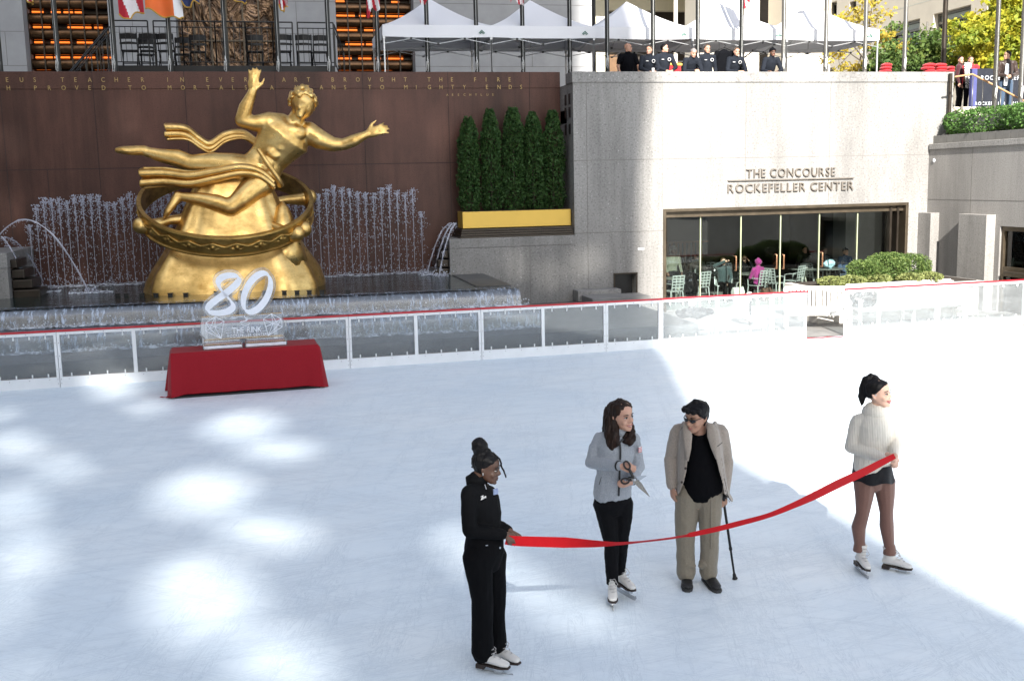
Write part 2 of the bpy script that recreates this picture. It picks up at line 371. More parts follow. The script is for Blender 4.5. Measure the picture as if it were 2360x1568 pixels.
def gold_mat(name='gold', base=(0.80, 0.54, 0.20), dark=(0.44, 0.25, 0.065), rough=(0.24, 0.42)):
    m, nt, b = _new(name); b.inputs['Metallic'].default_value = 0.92
    nz = _n(nt, 'ShaderNodeTexNoise', Scale=2.2, Detail=8.0, Roughness=0.7); nt.links.new(_coord(nt, (1, 1, 1.5)), nz.inputs['Vector'])
    nt.links.new(_ramp(nt, nz.outputs['Fac'], [(0.3, dark), (0.55, base), (0.75, [min(1, c * 1.1) for c in base])]), b.inputs['Base Color'])
    nt.links.new(_ramp(nt, nz.outputs['Fac'], [(0.3, rough[1]), (0.7, rough[0])]), b.inputs['Roughness'])
    bk = _n(nt, 'ShaderNodeTexNoise', Scale=9.0, Detail=3.0); nt.links.new(_coord(nt), bk.inputs['Vector'])
    bp = _n(nt, 'ShaderNodeBump', Strength=0.10, Distance=0.02); nt.links.new(bk.outputs['Fac'], bp.inputs['Height']); nt.links.new(bp.outputs['Normal'], b.inputs['Normal'])
gold_mat(); gold_mat('old_gold', (0.52, 0.33, 0.10), (0.20, 0.12, 0.035), (0.28, 0.5))
granite('red_granite', (0.064, 0.027, 0.0195), (0.120, 0.052, 0.037), (0.19, 0.095, 0.07), rough=0.42, grain=38, stain=0.5, light_amt=0.7)
MATS['red_granite'].node_tree.nodes['Principled BSDF'].inputs['Specular IOR Level'].default_value = 0.28
granite('grey_granite', (0.15, 0.143, 0.137), (0.31, 0.30, 0.288), (0.66, 0.64, 0.62), rough=0.6, grain=20, stain=0.34)
granite('dark_granite', (0.045, 0.046, 0.048), (0.098, 0.10, 0.102), (0.28, 0.28, 0.28), rough=0.4, grain=26, stain=0.4)
mat('limestone', (0.33, 0.335, 0.345), 0.8, var=0.10, scale=1.5, bump=0.15)
mat('warm_limestone', (0.62, 0.57, 0.48), 0.8, var=0.06, scale=1.2, bump=0.1)
mat('dark_joint', (.035, .018, .015), .8); mat('joint', (0.17, 0.16, 0.15), 0.9)
mat('terrace_stone', (0.22, 0.215, 0.21), 0.65, var=0.22, scale=2.0, bump=0.1)
mat('pavement', (0.26, 0.255, 0.245), 0.8, var=0.18, scale=1.1)
mat('asphalt', (0.05, 0.05, 0.052), 0.85, var=0.2, scale=2.0)
mat('bronze_dark', (0.045, 0.036, 0.028), 0.38, metal=0.6, var=0.2)
mat('bronze_trim', (0.095, 0.075, 0.052), 0.4, metal=0.55, var=0.2)
mat('black_metal', (0.012, 0.012, 0.013), 0.4, metal=0.3, var=0.2)
mat('gilt_letter', (0.40, 0.27, 0.10), 0.45, metal=0.25, var=0.1)
mat('sign_metal', (0.25, 0.22, 0.19), 0.42, metal=0.6, var=0.1)

# --- ground, ice, terrace, plaza
def quad(name, pts, m, kind='structure'):
    mb = MB(); mb.add(pts, [tuple(range(len(pts)))]); o = mb.build(name, m); o['kind'] = kind
    if o.data.polygons[0].normal.z < 0: o.data.flip_normals()
    return o
quad('ground', [(-900, -900, -0.08), (900, -900, -0.08), (900, 900, -0.08), (-900, 900, -0.08)], 'pavement')
YF0, YF1 = 20.95, 22.15                               # the rink boards run almost along X
def fence_y(x): return YF0 + (x + 9) / 26.0 * (YF1 - YF0)
mb = MB(); mb.sheet(lambda a, b: (-26 + a * 43.4, -14 + b * (fence_y(-26 + a * 43.4) + 0.06 + 14), 0.0), 40, 8)
ice = mb.build('ice', 'ice'); ice['kind'] = 'structure'
mb = MB(); mb.sheet(lambda a, b: (-26 + a * 66, fence_y(-26 + a * 66) + 0.07 + b * (YC - 0.02 - fence_y(-26 + a * 66)), 0.012), 30, 2)
ter = mb.build('terrace', 'terrace_stone'); ter['kind'] = 'structure'
mb = MB(); mb.box((-60, YR + 0.5, 5.2), (XL, 100, 5.55)); mb.box((XL, YC + 0.62, 5.2), (XR, 100, 5.55)); mb.box((XR + 0.7, 23.6, 4.6), (70, 100, 4.99))
pl = mb.build('plaza', 'pavement'); pl['kind'] = 'structure'

# --- unseen tower slab shading the left rink; added openings imitate reflected sun spots
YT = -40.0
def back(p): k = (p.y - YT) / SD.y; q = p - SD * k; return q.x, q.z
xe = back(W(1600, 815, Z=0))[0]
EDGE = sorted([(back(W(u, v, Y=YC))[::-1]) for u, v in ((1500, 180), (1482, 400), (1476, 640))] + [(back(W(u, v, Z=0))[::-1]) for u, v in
        ((1525, 800), (1545, 825), (1585, 910), (1632, 985), (1690, 1049), (1826, 1122), (1957, 1188), (2097, 1272), (2206, 1345), (2360, 1415))])   # side edge of the slab, shaped to give the bending shade line
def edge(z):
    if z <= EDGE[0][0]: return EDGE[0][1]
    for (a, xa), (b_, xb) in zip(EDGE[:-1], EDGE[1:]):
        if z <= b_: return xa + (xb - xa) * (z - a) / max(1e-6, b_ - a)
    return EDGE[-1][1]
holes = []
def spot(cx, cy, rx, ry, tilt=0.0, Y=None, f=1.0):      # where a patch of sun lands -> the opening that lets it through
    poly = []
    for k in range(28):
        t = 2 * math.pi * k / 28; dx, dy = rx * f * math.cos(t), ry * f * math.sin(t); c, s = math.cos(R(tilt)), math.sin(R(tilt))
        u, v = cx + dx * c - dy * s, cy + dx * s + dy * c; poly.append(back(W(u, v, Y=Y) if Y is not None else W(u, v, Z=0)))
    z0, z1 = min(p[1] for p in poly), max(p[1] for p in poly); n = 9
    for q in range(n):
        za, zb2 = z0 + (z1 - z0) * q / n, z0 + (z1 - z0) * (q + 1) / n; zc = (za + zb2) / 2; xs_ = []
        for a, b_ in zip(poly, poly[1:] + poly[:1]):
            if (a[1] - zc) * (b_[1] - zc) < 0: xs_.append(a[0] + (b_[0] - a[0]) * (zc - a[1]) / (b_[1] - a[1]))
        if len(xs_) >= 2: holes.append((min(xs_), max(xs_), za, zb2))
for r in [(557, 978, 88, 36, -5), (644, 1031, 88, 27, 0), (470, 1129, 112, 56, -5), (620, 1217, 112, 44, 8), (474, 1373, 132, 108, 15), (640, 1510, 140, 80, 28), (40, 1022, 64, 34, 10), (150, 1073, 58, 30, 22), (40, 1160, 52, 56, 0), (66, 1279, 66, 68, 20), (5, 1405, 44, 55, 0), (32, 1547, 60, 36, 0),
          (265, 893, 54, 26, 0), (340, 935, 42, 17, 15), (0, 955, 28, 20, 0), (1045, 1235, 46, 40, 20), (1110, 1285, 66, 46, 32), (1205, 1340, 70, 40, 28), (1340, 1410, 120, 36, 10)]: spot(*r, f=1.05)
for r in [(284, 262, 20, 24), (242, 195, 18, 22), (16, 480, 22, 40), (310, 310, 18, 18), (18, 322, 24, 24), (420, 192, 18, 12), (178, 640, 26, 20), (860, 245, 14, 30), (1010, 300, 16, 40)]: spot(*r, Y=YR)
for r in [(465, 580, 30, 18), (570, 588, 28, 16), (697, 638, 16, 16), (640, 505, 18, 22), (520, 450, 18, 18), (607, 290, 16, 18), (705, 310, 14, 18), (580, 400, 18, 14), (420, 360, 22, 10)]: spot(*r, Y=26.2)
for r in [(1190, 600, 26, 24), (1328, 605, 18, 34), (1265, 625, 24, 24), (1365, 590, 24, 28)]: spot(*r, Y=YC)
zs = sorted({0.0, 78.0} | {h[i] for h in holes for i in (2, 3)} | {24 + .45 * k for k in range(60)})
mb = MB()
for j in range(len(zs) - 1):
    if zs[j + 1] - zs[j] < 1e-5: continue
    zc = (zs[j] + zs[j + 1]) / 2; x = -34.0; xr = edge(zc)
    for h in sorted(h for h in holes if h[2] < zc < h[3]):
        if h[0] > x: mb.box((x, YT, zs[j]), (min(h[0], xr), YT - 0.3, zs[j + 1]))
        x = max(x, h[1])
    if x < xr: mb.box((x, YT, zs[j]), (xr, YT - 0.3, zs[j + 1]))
tw = thing('shade_tower', 'unseen pale tower slab behind the viewer with added openings for sun patches', 'tower', (-20, YT, 0)); loc_ = lambda o: (setattr(o, 'parent', tw), setattr(o, 'matrix_parent_inverse', Matrix.Translation(-Vector(tw.location))))
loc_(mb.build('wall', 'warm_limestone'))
m, nt, bb = _new('patch_filter'); nt.nodes.remove(bb); trn = _n(nt, 'ShaderNodeBsdfTransparent'); trn.inputs['Color'].default_value = (.34, .345, .35, 1); nt.links.new(trn.outputs[0], nt.nodes['Material Output'].inputs['Surface'])
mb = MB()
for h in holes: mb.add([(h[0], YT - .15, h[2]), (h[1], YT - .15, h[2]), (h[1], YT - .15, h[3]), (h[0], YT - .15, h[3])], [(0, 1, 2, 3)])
loc_(mb.build('patch_filters', 'patch_filter'))  # added filters that dim the sun through the openings

# --- red granite wall with its gilt inscription
wall = thing('red_wall', 'polished dark red granite wall with gilt inscription behind the fountain', 'wall', (0, YR, 0))
def loc(o, p): o.parent = p; o.matrix_parent_inverse = Matrix.Translation(-Vector(p.location)); return o
XRL = -26.0
zb = W(300, 205, Y=YR).z
mb = MB(); mb.box((XRL, YR, 0), (XL, YR + 0.5, zb)); loc(mb.build('wall_face', 'red_granite'), wall)
mb = MB(); mb.box((XRL, YR - 0.02, zb), (XL, YR + 0.5, ZR)); loc(mb.build('frieze', 'red_granite', bevel=0.01), wall)
mb = MB()
zj = W(950, 376, Y=YR).z
mb.box((XRL, YR - 0.004, zj - .01), (XL, YR, zj + .01))
for u in [8, 222, 432, 640, 840, 1035, 1222]:
    x = W(u, 300, Y=YR).x; mb.box((x - .009, YR - .004, 1.0), (x + .009, YR, zb))
    mb.box((x - .009, YR - .024, zb), (x + .009, YR - .02, ZR))
for u in [118, 330, 535, 740]:
    x = W(u, 500, Y=YR).x; mb.box((x - .008, YR - .004, 1.0), (x + .008, YR, zj))
loc(mb.build('joints', 'dark_joint'), wall)
mb = MB(); xa, xb = W(13.8, 180, Y=YR).x, W(1171.9, 182, Y=YR).x
def cell(k): return xa + (xb - xa) * k / 40.0
z1, z2 = W(700, 184.5, Y=YR).z, W(700, 202, Y=YR).z
def row(s, k0, z, ht):
    for i, c in enumerate(s):
        if c != ' ': glyph(mb, c, wallM((cell(k0 + i) , YR - .022, z)), ht, 0.006, 0.85)
row('PROMETHEUS TEACHER IN EVERY ART BROVGHT THE FIRE', -7, z1 - .045, .112)
row('THAT HATH PROVED TO MORTALS A MEANS TO MIGHTY ENDS', -8, z2 - .05, .112)
xs0, xs1 = W((720 + 1748 / 3.267) * .8194, 218, Y=YR).x, W((720 + 2170 / 3.267) * .8194, 218, Y=YR).x
for i, c in enumerate('AESCHYLUS'): glyph(mb, c, wallM((xs0 + (xs1 - xs0) * i / 8, YR - .003, W(1080, 221, Y=YR).z)), .06, .006)
loc(mb.build('inscription', 'gilt_letter'), wall)

# --- concourse wall
cw = thing('concourse_wall', 'speckled grey granite wall with dark metal lettering above a glazed shop front', 'wall', (0, YC, 0))
xw0, xw1 = W(1528, 580, Y=YC).x, W(2090, 560, Y=YC).x; zw = W(1800, 474, Y=YC).z
hx0, hx1 = W(1417, 655, Y=YC).x, W(1466, 655, Y=YC).x; hz0, hz1 = W(1440, 683, Y=YC).z, W(1440, 631, Y=YC).z
mb = MB(); B = lambda x0, x1, z0, z1: mb.box((x0, YC, z0), (x1, YC + .6, z1))
B(XL, hx0, 0, ZC - .28); B(hx1, xw0, 0, ZC - .28); B(hx0, hx1, 0, hz0); B(hx0, hx1, hz1, ZC - .28); B(xw0, xw1, zw, ZC - .28); B(xw1, XR, 0, ZC - .28); XP = W(2196, 230, Y=YC).x; B(XR, XP, 4.05, ZC - .28)
mb.box((XL, YC + .6, 0), (XL + .5, YR + .5, ZC - .28)); mb.box((hx0, YC + .45, hz0), (hx1, YC + .6, hz1))
loc(mb.build('wall_face', 'grey_granite'), cw)
mb = MB(); mb.box((XL - .03, YC - .03, ZC - .28), (XP, YC + .62, ZC)); loc(mb.build('coping', 'grey_granite', bevel=.012), cw)
mb = MB()
def vj(u, v0, v1): x = W(u, v0, Y=YC).x; mb.box((x - .008, YC - .003, W(u, v1, Y=YC).z), (x + .008, YC, W(u, v0, Y=YC).z))
def hj(u0, u1, v, du=0): z = W((u0 + u1) / 2, v, Y=YC).z; mb.box((W(u0, v, Y=YC).x, YC - .0035, z - .008), (W(u1, v, Y=YC).x, YC, z + .008))
vj(1351, 188, 700); vj(1526, 188, 478); vj(1720, 188, 470); vj(1915, 188, 470)
zq = [W(1440, 368, Y=YC).z, W(1440, 534, Y=YC).z]
mb.box((XL, YC - .0035, zq[0] - .008), (XR, YC, zq[0] + .008)); mb.box((XL, YC - .0035, zq[1] - .008), (xw0, YC, zq[1] + .008))
loc(mb.build('joints', 'joint'), cw)
mb = MB(); fr = .035
mb.box((hx0 - fr, YC - .03, hz0 - fr), (hx1 + fr, YC - .001, hz0)); mb.box((hx0 - fr, YC - .03, hz1), (hx1 + fr, YC - .001, hz1 + fr))
mb.box((hx0 - fr, YC - .03, hz0), (hx0, YC - .001, hz1)); mb.box((hx1, YC - .03, hz0), (hx1 + fr, YC - .001, hz1))
loc(mb.build('vent_frame', 'bronze_dark'), cw)
mb = MB(); mb.box((hx0 + .01, YC + .3, hz0), (hx1 - .01, YC + .32, hz1)); loc(mb.build('vent_back', 'black_metal'), cw)
# square bronze cut-outs on the return face of the wall
mb = MB()
for v in (232, 262, 300):
    for y in (27.95, 28.35):
        z = W(1300, v, X=XL).z; mb.box((XL - .012, y, z - .14), (XL - .002, y + .16, z + .14))
loc(mb.build('return_grille', 'black_metal'), cw)
# lettering
mb = MB(); pa = W(1719, 409, Y=YC); pb = W(1923, 405, Y=YC)
text(mb, 'THE CONCOURSE', wallM((pa.x, YC - .012, pa.z)), .235, .05, gap=.22, width=pb.x - pa.x)
pa2 = W(1676, 444, Y=YC); pb2 = W(1965, 438, Y=YC)
text(mb, 'ROCKEFELLER CENTER', wallM((pa2.x, YC - .012, pa2.z)), .235, .05, gap=.22, width=pb2.x - pa2.x)
zl = W(1820, 413, Y=YC).z; mb.box((pa2.x, YC - .06, zl - .015), (pb2.x, YC - .004, zl + .015))
loc(mb.build('lettering', 'sign_metal'), cw)
mb = MB(); p = W(1477, 573, Y=YC); mb.box((p.x - .09, YC - .012, p.z - .03), (p.x + .09, YC - .001, p.z + .03)); mat('white_label', (.75, .75, .75), .5); loc(mb.build('label_plate', 'white_label'), cw)

# --- glazed shop front
sf = thing('shop_front', 'bronze framed glass shop front with clear doors under the concourse lettering', 'shop front', ((xw0 + xw1) / 2, YC, 0))
mb = MB(); t = .085
mb.box((xw0, YC - .04, 0), (xw0 + t, YC + .35, zw)); mb.box((xw1 - t, YC - .04, 0), (xw1, YC + .35, zw)); mb.box((xw0 + t, YC - .04, zw - t), (xw1 - t, YC + .35, zw))
mb.box((xw0 + t, YC + .1, zw - t - .16), (xw1 - t, YC + .3, zw - t))
loc(mb.build('frame', 'bronze_trim', bevel=.008), sf)
mb = MB()
for u in (2052, 2068): x = W(u, 560, Y=YC).x; mb.box((x, YC + .05, 0), (x + .06, YC + .3, zw - t))
loc(mb.build('jamb', 'bronze_dark'), sf)
glass('shop_glass', tint=(.90, .94, .92), gloss=.02)
mat('glass_edge', (.42, .46, .30), .3, var=.1)
us = [1536, 1613.5, 1706.5, 1797.5, 1886.5, 1974, 2046]
for a, bq in zip(us[:-1], us[1:]):
    x0, x1 = W(a, 560, Y=YC + .2).x, W(bq, 560, Y=YC + .2).x
    mb = MB(); mb.box((x0 + .015, YC + .19, .02), (x1 - .015, YC + .205, zw - t - .16)); pane = loc(mb.build('pane', 'shop_glass'), sf)
    mb = MB(); mb.box((x1 - .014, YC + .17, .02), (x1 + .014, YC + .225, zw - t - .16)); loc(mb.build('glass_fin', 'glass_edge'), sf)
mat('copper_handle', (.62, .33, .19), .28, metal=.8)
for u, v in [(1697, 607), (1790.5, 603), (1807, 603), (1896, 598)]:
    p = W(u, v, Y=YC + .1); mb = MB(); mb.tube([(p.x, YC + .19, p.z + .2), (p.x, YC + .11, p.z + .2), (p.x, YC + .11, p.z - .2), (p.x, YC + .19, p.z - .2)], .02, 8); loc(mb.build('door_handle', 'copper_handle', smooth=True, auto=50), sf)

# --- the room behind the glass
room = thing('restaurant_room', 'dim restaurant room with dark walls behind the glass shop front', 'room', ((xw0 + xw1) / 2, 34, 0))
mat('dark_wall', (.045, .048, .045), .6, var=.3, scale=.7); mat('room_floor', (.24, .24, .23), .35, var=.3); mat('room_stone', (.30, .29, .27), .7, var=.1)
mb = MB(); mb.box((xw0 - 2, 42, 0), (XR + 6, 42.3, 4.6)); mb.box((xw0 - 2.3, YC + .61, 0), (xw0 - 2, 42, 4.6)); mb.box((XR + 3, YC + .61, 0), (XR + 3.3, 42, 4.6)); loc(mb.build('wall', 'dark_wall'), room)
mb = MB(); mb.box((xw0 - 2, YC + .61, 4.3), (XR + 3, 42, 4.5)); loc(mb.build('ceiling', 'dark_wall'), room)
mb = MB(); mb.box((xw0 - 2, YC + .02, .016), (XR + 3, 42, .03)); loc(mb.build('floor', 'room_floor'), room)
mb = MB()
for u, y, w in [(1990, 31.5, 1.3), (2070, 32.5, .7)]: x = W(u, 560, Y=y).x; mb.box((x - w / 2, y, .03), (x + w / 2, y + .8, 4.3))
loc(mb.build('pillar', 'room_stone'), room)
mb = MB()
for i in range(40): x = xw0 - 1 + i * .18; mb.box((x, 39.5, .03), (x + .09, 39.56, 1.15))
mb.box((xw0 - 1.2, 39.44, 1.15), (xw0 + 6.3, 39.62, 1.22)); mat('room_wood', (.16, .09, .045), .5, var=.25); loc(mb.build('slat_screen', 'room_wood'), room)

# --- the low block under the yellow planter and its twin at the left edge
xb0 = W(1036, 560, Y=YC).x; zbk = W(1180, 546, Y=YC).z
bk = thing('planter_ledge', 'grey granite ledge block carrying the yellow planter beside the pool', 'ledge', ((xb0 + XL) / 2, YC, 0))
mb = MB(); mb.box((xb0, YC + .004, 0), (XL, YR, zbk - .26)); loc(mb.build('block', 'grey_granite'), bk)
mb = MB(); mb.box((xb0, YC + .001, zbk - .25), (XL, YR, zbk)); loc(mb.build('top_course', 'grey_granite', bevel=.008), bk)
mb = MB(); x = W(1222, 620, Y=YC).x; mb.box((x - .006, YC - .001, 0), (x + .006, YC + .006, zbk - .25)); x = W(1102, 560, Y=YC).x; mb.box((x - .006, YC - .003, zbk - .25), (x + .006, YC + .002, zbk)); mb.box((xb0, YC + .002, zbk - .258), (XL, YC + .006, zbk - .25)); loc(mb.build('joints', 'joint'), bk)
zt = W(1180, 524, Y=YC + .1).z
st = MB()
for i in range(4):
    z0 = zbk + (zt - zbk) * i / 4; st.box((xb0 + .30 + .02 * i, YC + .02 + .035 * i, z0), (XL - .02, YR - .02, z0 + (zt - zbk) / 4 - .012))
loc(st.build('stepped_base', 'bronze_dark'), bk)
lx1 = W(19, 640, Y=YC - 1.5).x; lz = W(10, 583, Y=YC - 1.5).z
mb = MB(); mb.box((lx1 - 6, YC - 1.5, 0), (lx1, YR, lz - .35)); mb.box((lx1 - 6, YC - 1.51, lz - .34), (lx1 + .01, YR, lz))
tag(mb.build('granite_pier', 'grey_granite'), 'squat grey granite pier at the left end of the pool', 'pier')

# --- fountain basin and steps
fb = thing('fountain_basin', 'wide stepped stone fountain basin below the gold statue', 'fountain', (-3, 24, 0))
YW = W(600, 690, Z=ZPOOL).y; xwR = W(1206, 668, Z=ZPOOL).x
mb = MB(); mb.box((-26, YW + .28, 0), (xwR - .1, YR - .01, ZPOOL - .16)); mb.box((xb0 + .05, YW + .8, ZPOOL - .16), (xwR - .02, YC + .002, ZPOOL + .015)); loc(mb.build('basin_wall', 'dark_granite'), fb)
mb = MB()
prof = [(YW + .6, ZPOOL - .05), (YW + .25, ZPOOL - .03), (YW + .1, ZPOOL - .07), (YW + .03, ZPOOL - .15), (YW + .02, ZPOOL - .27), (YW + .3, ZPOOL - .29), (YW + .6, ZPOOL - .29)]
mb.prism(prof, xwR + 26, 'x', -26); loc(mb.build('weir_lip', 'dark_granite'), fb)
Z2, Y2 = .86, 22.72
mb = MB(); mb.prism([(YW + .3, 0), (Y2 + .14, 0), (Y2 + .14, Z2 - .3), (Y2 + .02, Z2 - .28), (Y2, Z2 - .12), (Y2 + .06, Z2 - .02), (Y2 + .2, Z2), (YW + .3, Z2)], xwR + .35 + 26, 'x', -26); loc(mb.build('step', 'dark_granite'), fb)
Z3, Y3 = .45, 21.98; x3 = W(1643, 756, Z=Z3).x
mb = MB()
mb.add([(-26, fence_y(-26) + .28, 0.013), (x3, fence_y(x3) + .22, 0.013), (x3, YC - .01, 0.013), (-26, Y2 + .13, 0.013), (-26, fence_y(-26) + .28, Z3), (x3, fence_y(x3) + .22, Z3), (x3, YC - .01, Z3), (-26, Y2 + .13, Z3)],
       [(0, 3, 2, 1), (4, 5, 6, 7), (0, 1, 5, 4), (1, 2, 6, 5), (2, 3, 7, 6), (3, 0, 4, 7)])
loc(mb.build('plinth', 'dark_granite', bevel=.02), fb)
mb = MB(); mb.tube([(-26, fence_y(-26) + .22, .17), (x3 - 2, fence_y(x3 - 2) + .16, .17)], .014, 6); mat('copper_pipe', (.45, .16, .10), .4, metal=.4); loc(mb.build('pipe', 'copper_pipe', smooth=True), fb)
# water
mb = MB(); mb.sheet(lambda a, b: (-26 + a * (xb0 + .05 + 26), YW + .12 + b * (YR - .02 - YW - .12), ZPOOL), 8, 4)
o = mb.build('pool_water', 'pool_water'); o['kind'] = 'structure'
def fall(name, x0, x1, prof, lab):
    def f(a, b):
        k = b * (len(prof) - 1); i = min(int(k), len(prof) - 2); q = k - i
        y = prof[i][0] * (1 - q) + prof[i + 1][0] * q; z = prof[i][1] * (1 - q) + prof[i + 1][1] * q
        x = x0 + a * (x1 - x0); w = .035 * noise.fractal(Vector((x * 1.7, 3.1, z * .5)), .8, 2, 4) * b
        return (x, y + w, z)
    mb = MB(); mb.sheet(f, 220, 14); o = mb.build(name, 'falling_water', smooth=True); tag(o, lab, 'waterfall'); return o
fall('water_curtain', -26, xwR + .02, [(YW + .5, ZPOOL + .004), (YW + .2, ZPOOL + .004), (YW + .05, ZPOOL - .05), (YW - .03, ZPOOL - .15), (YW - .05, ZPOOL - .3), (YW - .07, Z2 + .02)], 'upper sheet of water spilling over the pool lip, above the red rail')
fall('water_curtain', -26, xwR + .34, [(YW - .1, Z2 + .006), (Y2 + .2, Z2 + .012), (Y2 + .03, Z2 - .02), (Y2 - .05, Z2 - .12), (Y2 - .08, Z3 + .02)], 'lower sheet of water falling from the step, seen through the rink boards')
def foam(name, pts, lab, wid=.3, z=None, seed=1):
    rg = random.Random(seed); mb = MB()
    n = len(pts)
    for i in range(n - 1):
        a, b = Vector(pts[i]), Vector(pts[i + 1]); d = (b - a).normalized(); s = Vector((-d.y, d.x, 0))
        m = max(2, int((b - a).length / .25))
        rows = []
        for k in range(m + 1):
            c = a.lerp(b, k / m); w = wid * rg.uniform(.6, 1.25)
            rows.append([c + s * (w * (q - .5)) + Vector((0, 0, .05 * math.sin(math.pi * q) * rg.uniform(.2, 1.3))) for q in (0, .25, .5, .75, 1)])
        mb.loft(rows, cap=False, closed=False)
        for k in range(int((b - a).length * 55)):
            c = a.lerp(b, rg.random()) + s * (wid * rg.gauss(0, .25)); r = rg.uniform(.006, .022); h = abs(rg.gauss(0, .07))
            mb.ball((c.x, c.y, c.z + h), r, 5, 3)
    o = mb.build(name, 'foam', smooth=True); tag(o, lab, 'foam', kind='stuff'); return o
foam('foam', [(-14, YR - .28, ZPOOL + .01), (xb0 - .2, YR - .28, ZPOOL + .01)], 'white foam along the foot of the red wall', .5, seed=2)
foam('foam', [(-14, YW - .1, Z2 + .02), (xwR + .2, YW - .1, Z2 + .02)], 'churned foam on the upper fountain step', .22, seed=3)
foam('foam', [(-14, Y2 - .12, Z3 + .02), (xwR + .3, Y2 - .12, Z3 + .02)], 'churned foam on the plinth below the lower fall', .24, seed=4)
# ================================================================== rink boards
glass('board_glass', tint=(.93, .96, .97), haze=.13, gloss=.02, haze_col=(.80, .83, .86))
mat('board_white', (.78, .80, .82), .45, var=.05, scale=3); mat('rail_red', (.50, .022, .035), .35, var=.1); mat('bolt', (.25, .25, .26), .4, metal=.7); mat('clear_clip', (.72, .74, .75), .3, var=.05)
def fx(u):
    y = 21.5
    for _ in range(4):
        p = W(u, 900 - .062 * u, Y=y); y = fence_y(p.x)
    return p.x
FANG = math.atan2(YF1 - YF0, 26.0)
CLIP = [None]
def board(u0, u1, posts, lab, last=False):
    x0, x1 = fx(u0), fx(u1); L = (x1 - x0) / math.cos(FANG)
    t = thing('rink_board', lab, 'rink board', (x0, fence_y(x0), 0), FANG, 'clear rink boards along the ice')
    ps = [0.0] + [(fx(p) - x0) / math.cos(FANG) for p in posts] + [L]
    mb = MB(); mb.box((.004, -.035, .0), (L - .004, .035, .2)); mb.build('kick_plate', 'board_white', t, bevel=.006)
    mb = MB(); mb.box((.004, -.03, 1.0), (L - .004, .03, 1.055))
    for i, p in enumerate(ps):
        w = .035
        a, b = (p + .004, p + w * 1.5) if i == 0 else ((p - w * 1.5, p - .004) if i == len(ps) - 1 else (p - w, p + w))
        mb.box((a, -.032, .2), (b, .032, 1.0))
    mb.build('frame', 'board_white', t, bevel=.004)
    mb = MB(); mb.box((.002, -.045, 1.057), (L - .002, .045, 1.092)); mb.build('top_rail', 'rail_red', t, bevel=.01)
    for i in range(len(ps) - 1):
        a = ps[i] + (.0555 if i == 0 else .037); b = ps[i + 1] - (.0555 if i == len(ps) - 2 else .037)
        mb = MB(); mb.box((a, -.006, .202), (b, .006, .998)); mb.build('glass_pane', 'board_glass', t)
        mb = MB(); n = 4 if b - a > .9 else 3
        for k in range(n):
            for z in (.21, .93):
                if CLIP[0] is None: cb = MB(); cb.box((-.012, -.03, 0), (.012, -.008, .06)); CLIP[0] = o = cb.build('clip', 'clear_clip', t)
                else: o = CLIP[0].copy(); COL.objects.link(o); o.parent = t
                o.location = (a + (b - a) * (k + .5) / n, 0, z)
    mb = MB()
    n = int(L / .33)
    for k in range(n):
        x = (k + .5) * L / n
        for z in (.16, 1.03): mb.cbox((x, -.036, z), (.012, .006, .012))
    for p in (0.03, L - .03):
        for z in (.08, .16, .35, .6, .85): mb.cbox((p, -.037, z), (.012, .006, .012))
    tag(mb.build('bolts', 'bolt', t), kind='stuff')
board(-560, -190, [-380], 'clear rink board at the far left beyond the picture edge')
board(-190, 140, [-20], 'clear rink board at the left edge of the ice')
board(140, 478, [316], 'clear rink board just left of the red draped table')
board(478, 807, [640], 'clear rink board standing behind the red draped table')
board(807, 1110, [961], 'clear rink board just right of the red draped table')
board(1110, 1396, [1252], 'clear rink board in front of the right end of the fountain steps')
board(1396, 1522, [], 'short single pane rink board below the square wall vent')
board(1522, 1777, [1651], 'clear rink board in front of the left half of the shop front')
board(1777, 1857, [], 'narrow rink board ending at the open gap onto the ice')
board(1944, 2158, [2023], 'clear rink board just right of the open gap, before the black bag')
board(2158, 2359, [2221], 'clear rink board at the right, before the bench end and doorway')
board(2359, 2560, [2460], 'clear rink board at the far right beyond the picture edge')

# ================================================================== draped table and the ice block
a, b = W(400, 917, Z=0), W(739, 892, Z=0); TL = (b - a).length; TYAW = math.atan2(b.y - a.y, b.x - a.x); TDEP, TH = .76, .80
def cloth_mat():
    m, nt, bb = _new('red_cloth'); v = _coord(nt)
    nz = _n(nt, 'ShaderNodeTexNoise', Scale=160.0, Detail=2.0); nt.links.new(v, nz.inputs['Vector'])
    nt.links.new(_ramp(nt, nz.outputs['Fac'], [(0.3, (.21, .006, .012)), (0.7, (.33, .012, .022))]), bb.inputs['Base Color']); bb.inputs['Roughness'].default_value = .75
    bb.inputs['Sheen Weight'].default_value = .08; bb.inputs['Specular IOR Level'].default_value = .15
    n2 = _n(nt, 'ShaderNodeTexNoise', Scale=3.0, Detail=4.0); nt.links.new(v, n2.inputs['Vector']); bp = _n(nt, 'ShaderNodeBump', Strength=.35, Distance=.04); nt.links.new(n2.outputs['Fac'], bp.inputs['Height']); nt.links.new(bp.outputs['Normal'], bb.inputs['Normal'])
cloth_mat()
tb = thing('folding_table', 'long folding table hidden under the red cloth', 'table', a, TYAW)
mat('table_top', (.4, .4, .38), .6)
mb = MB(); mb.box((.04, .04, TH - .05), (TL - .04, TDEP - .04, TH - .012)); mb.build('tabletop', 'table_top', tb)
for x in (.25, TL - .25):
    for y in (.1, TDEP - .1): mb = MB(); mb.tube([(x, y, 0), (x, y, TH - .05)], .016, 8); mb.build('leg', 'black_metal', tb, smooth=True, auto=40)
cl = thing('tablecloth', 'bright red tablecloth draped to the ice over a long table', 'tablecloth', a, TYAW)
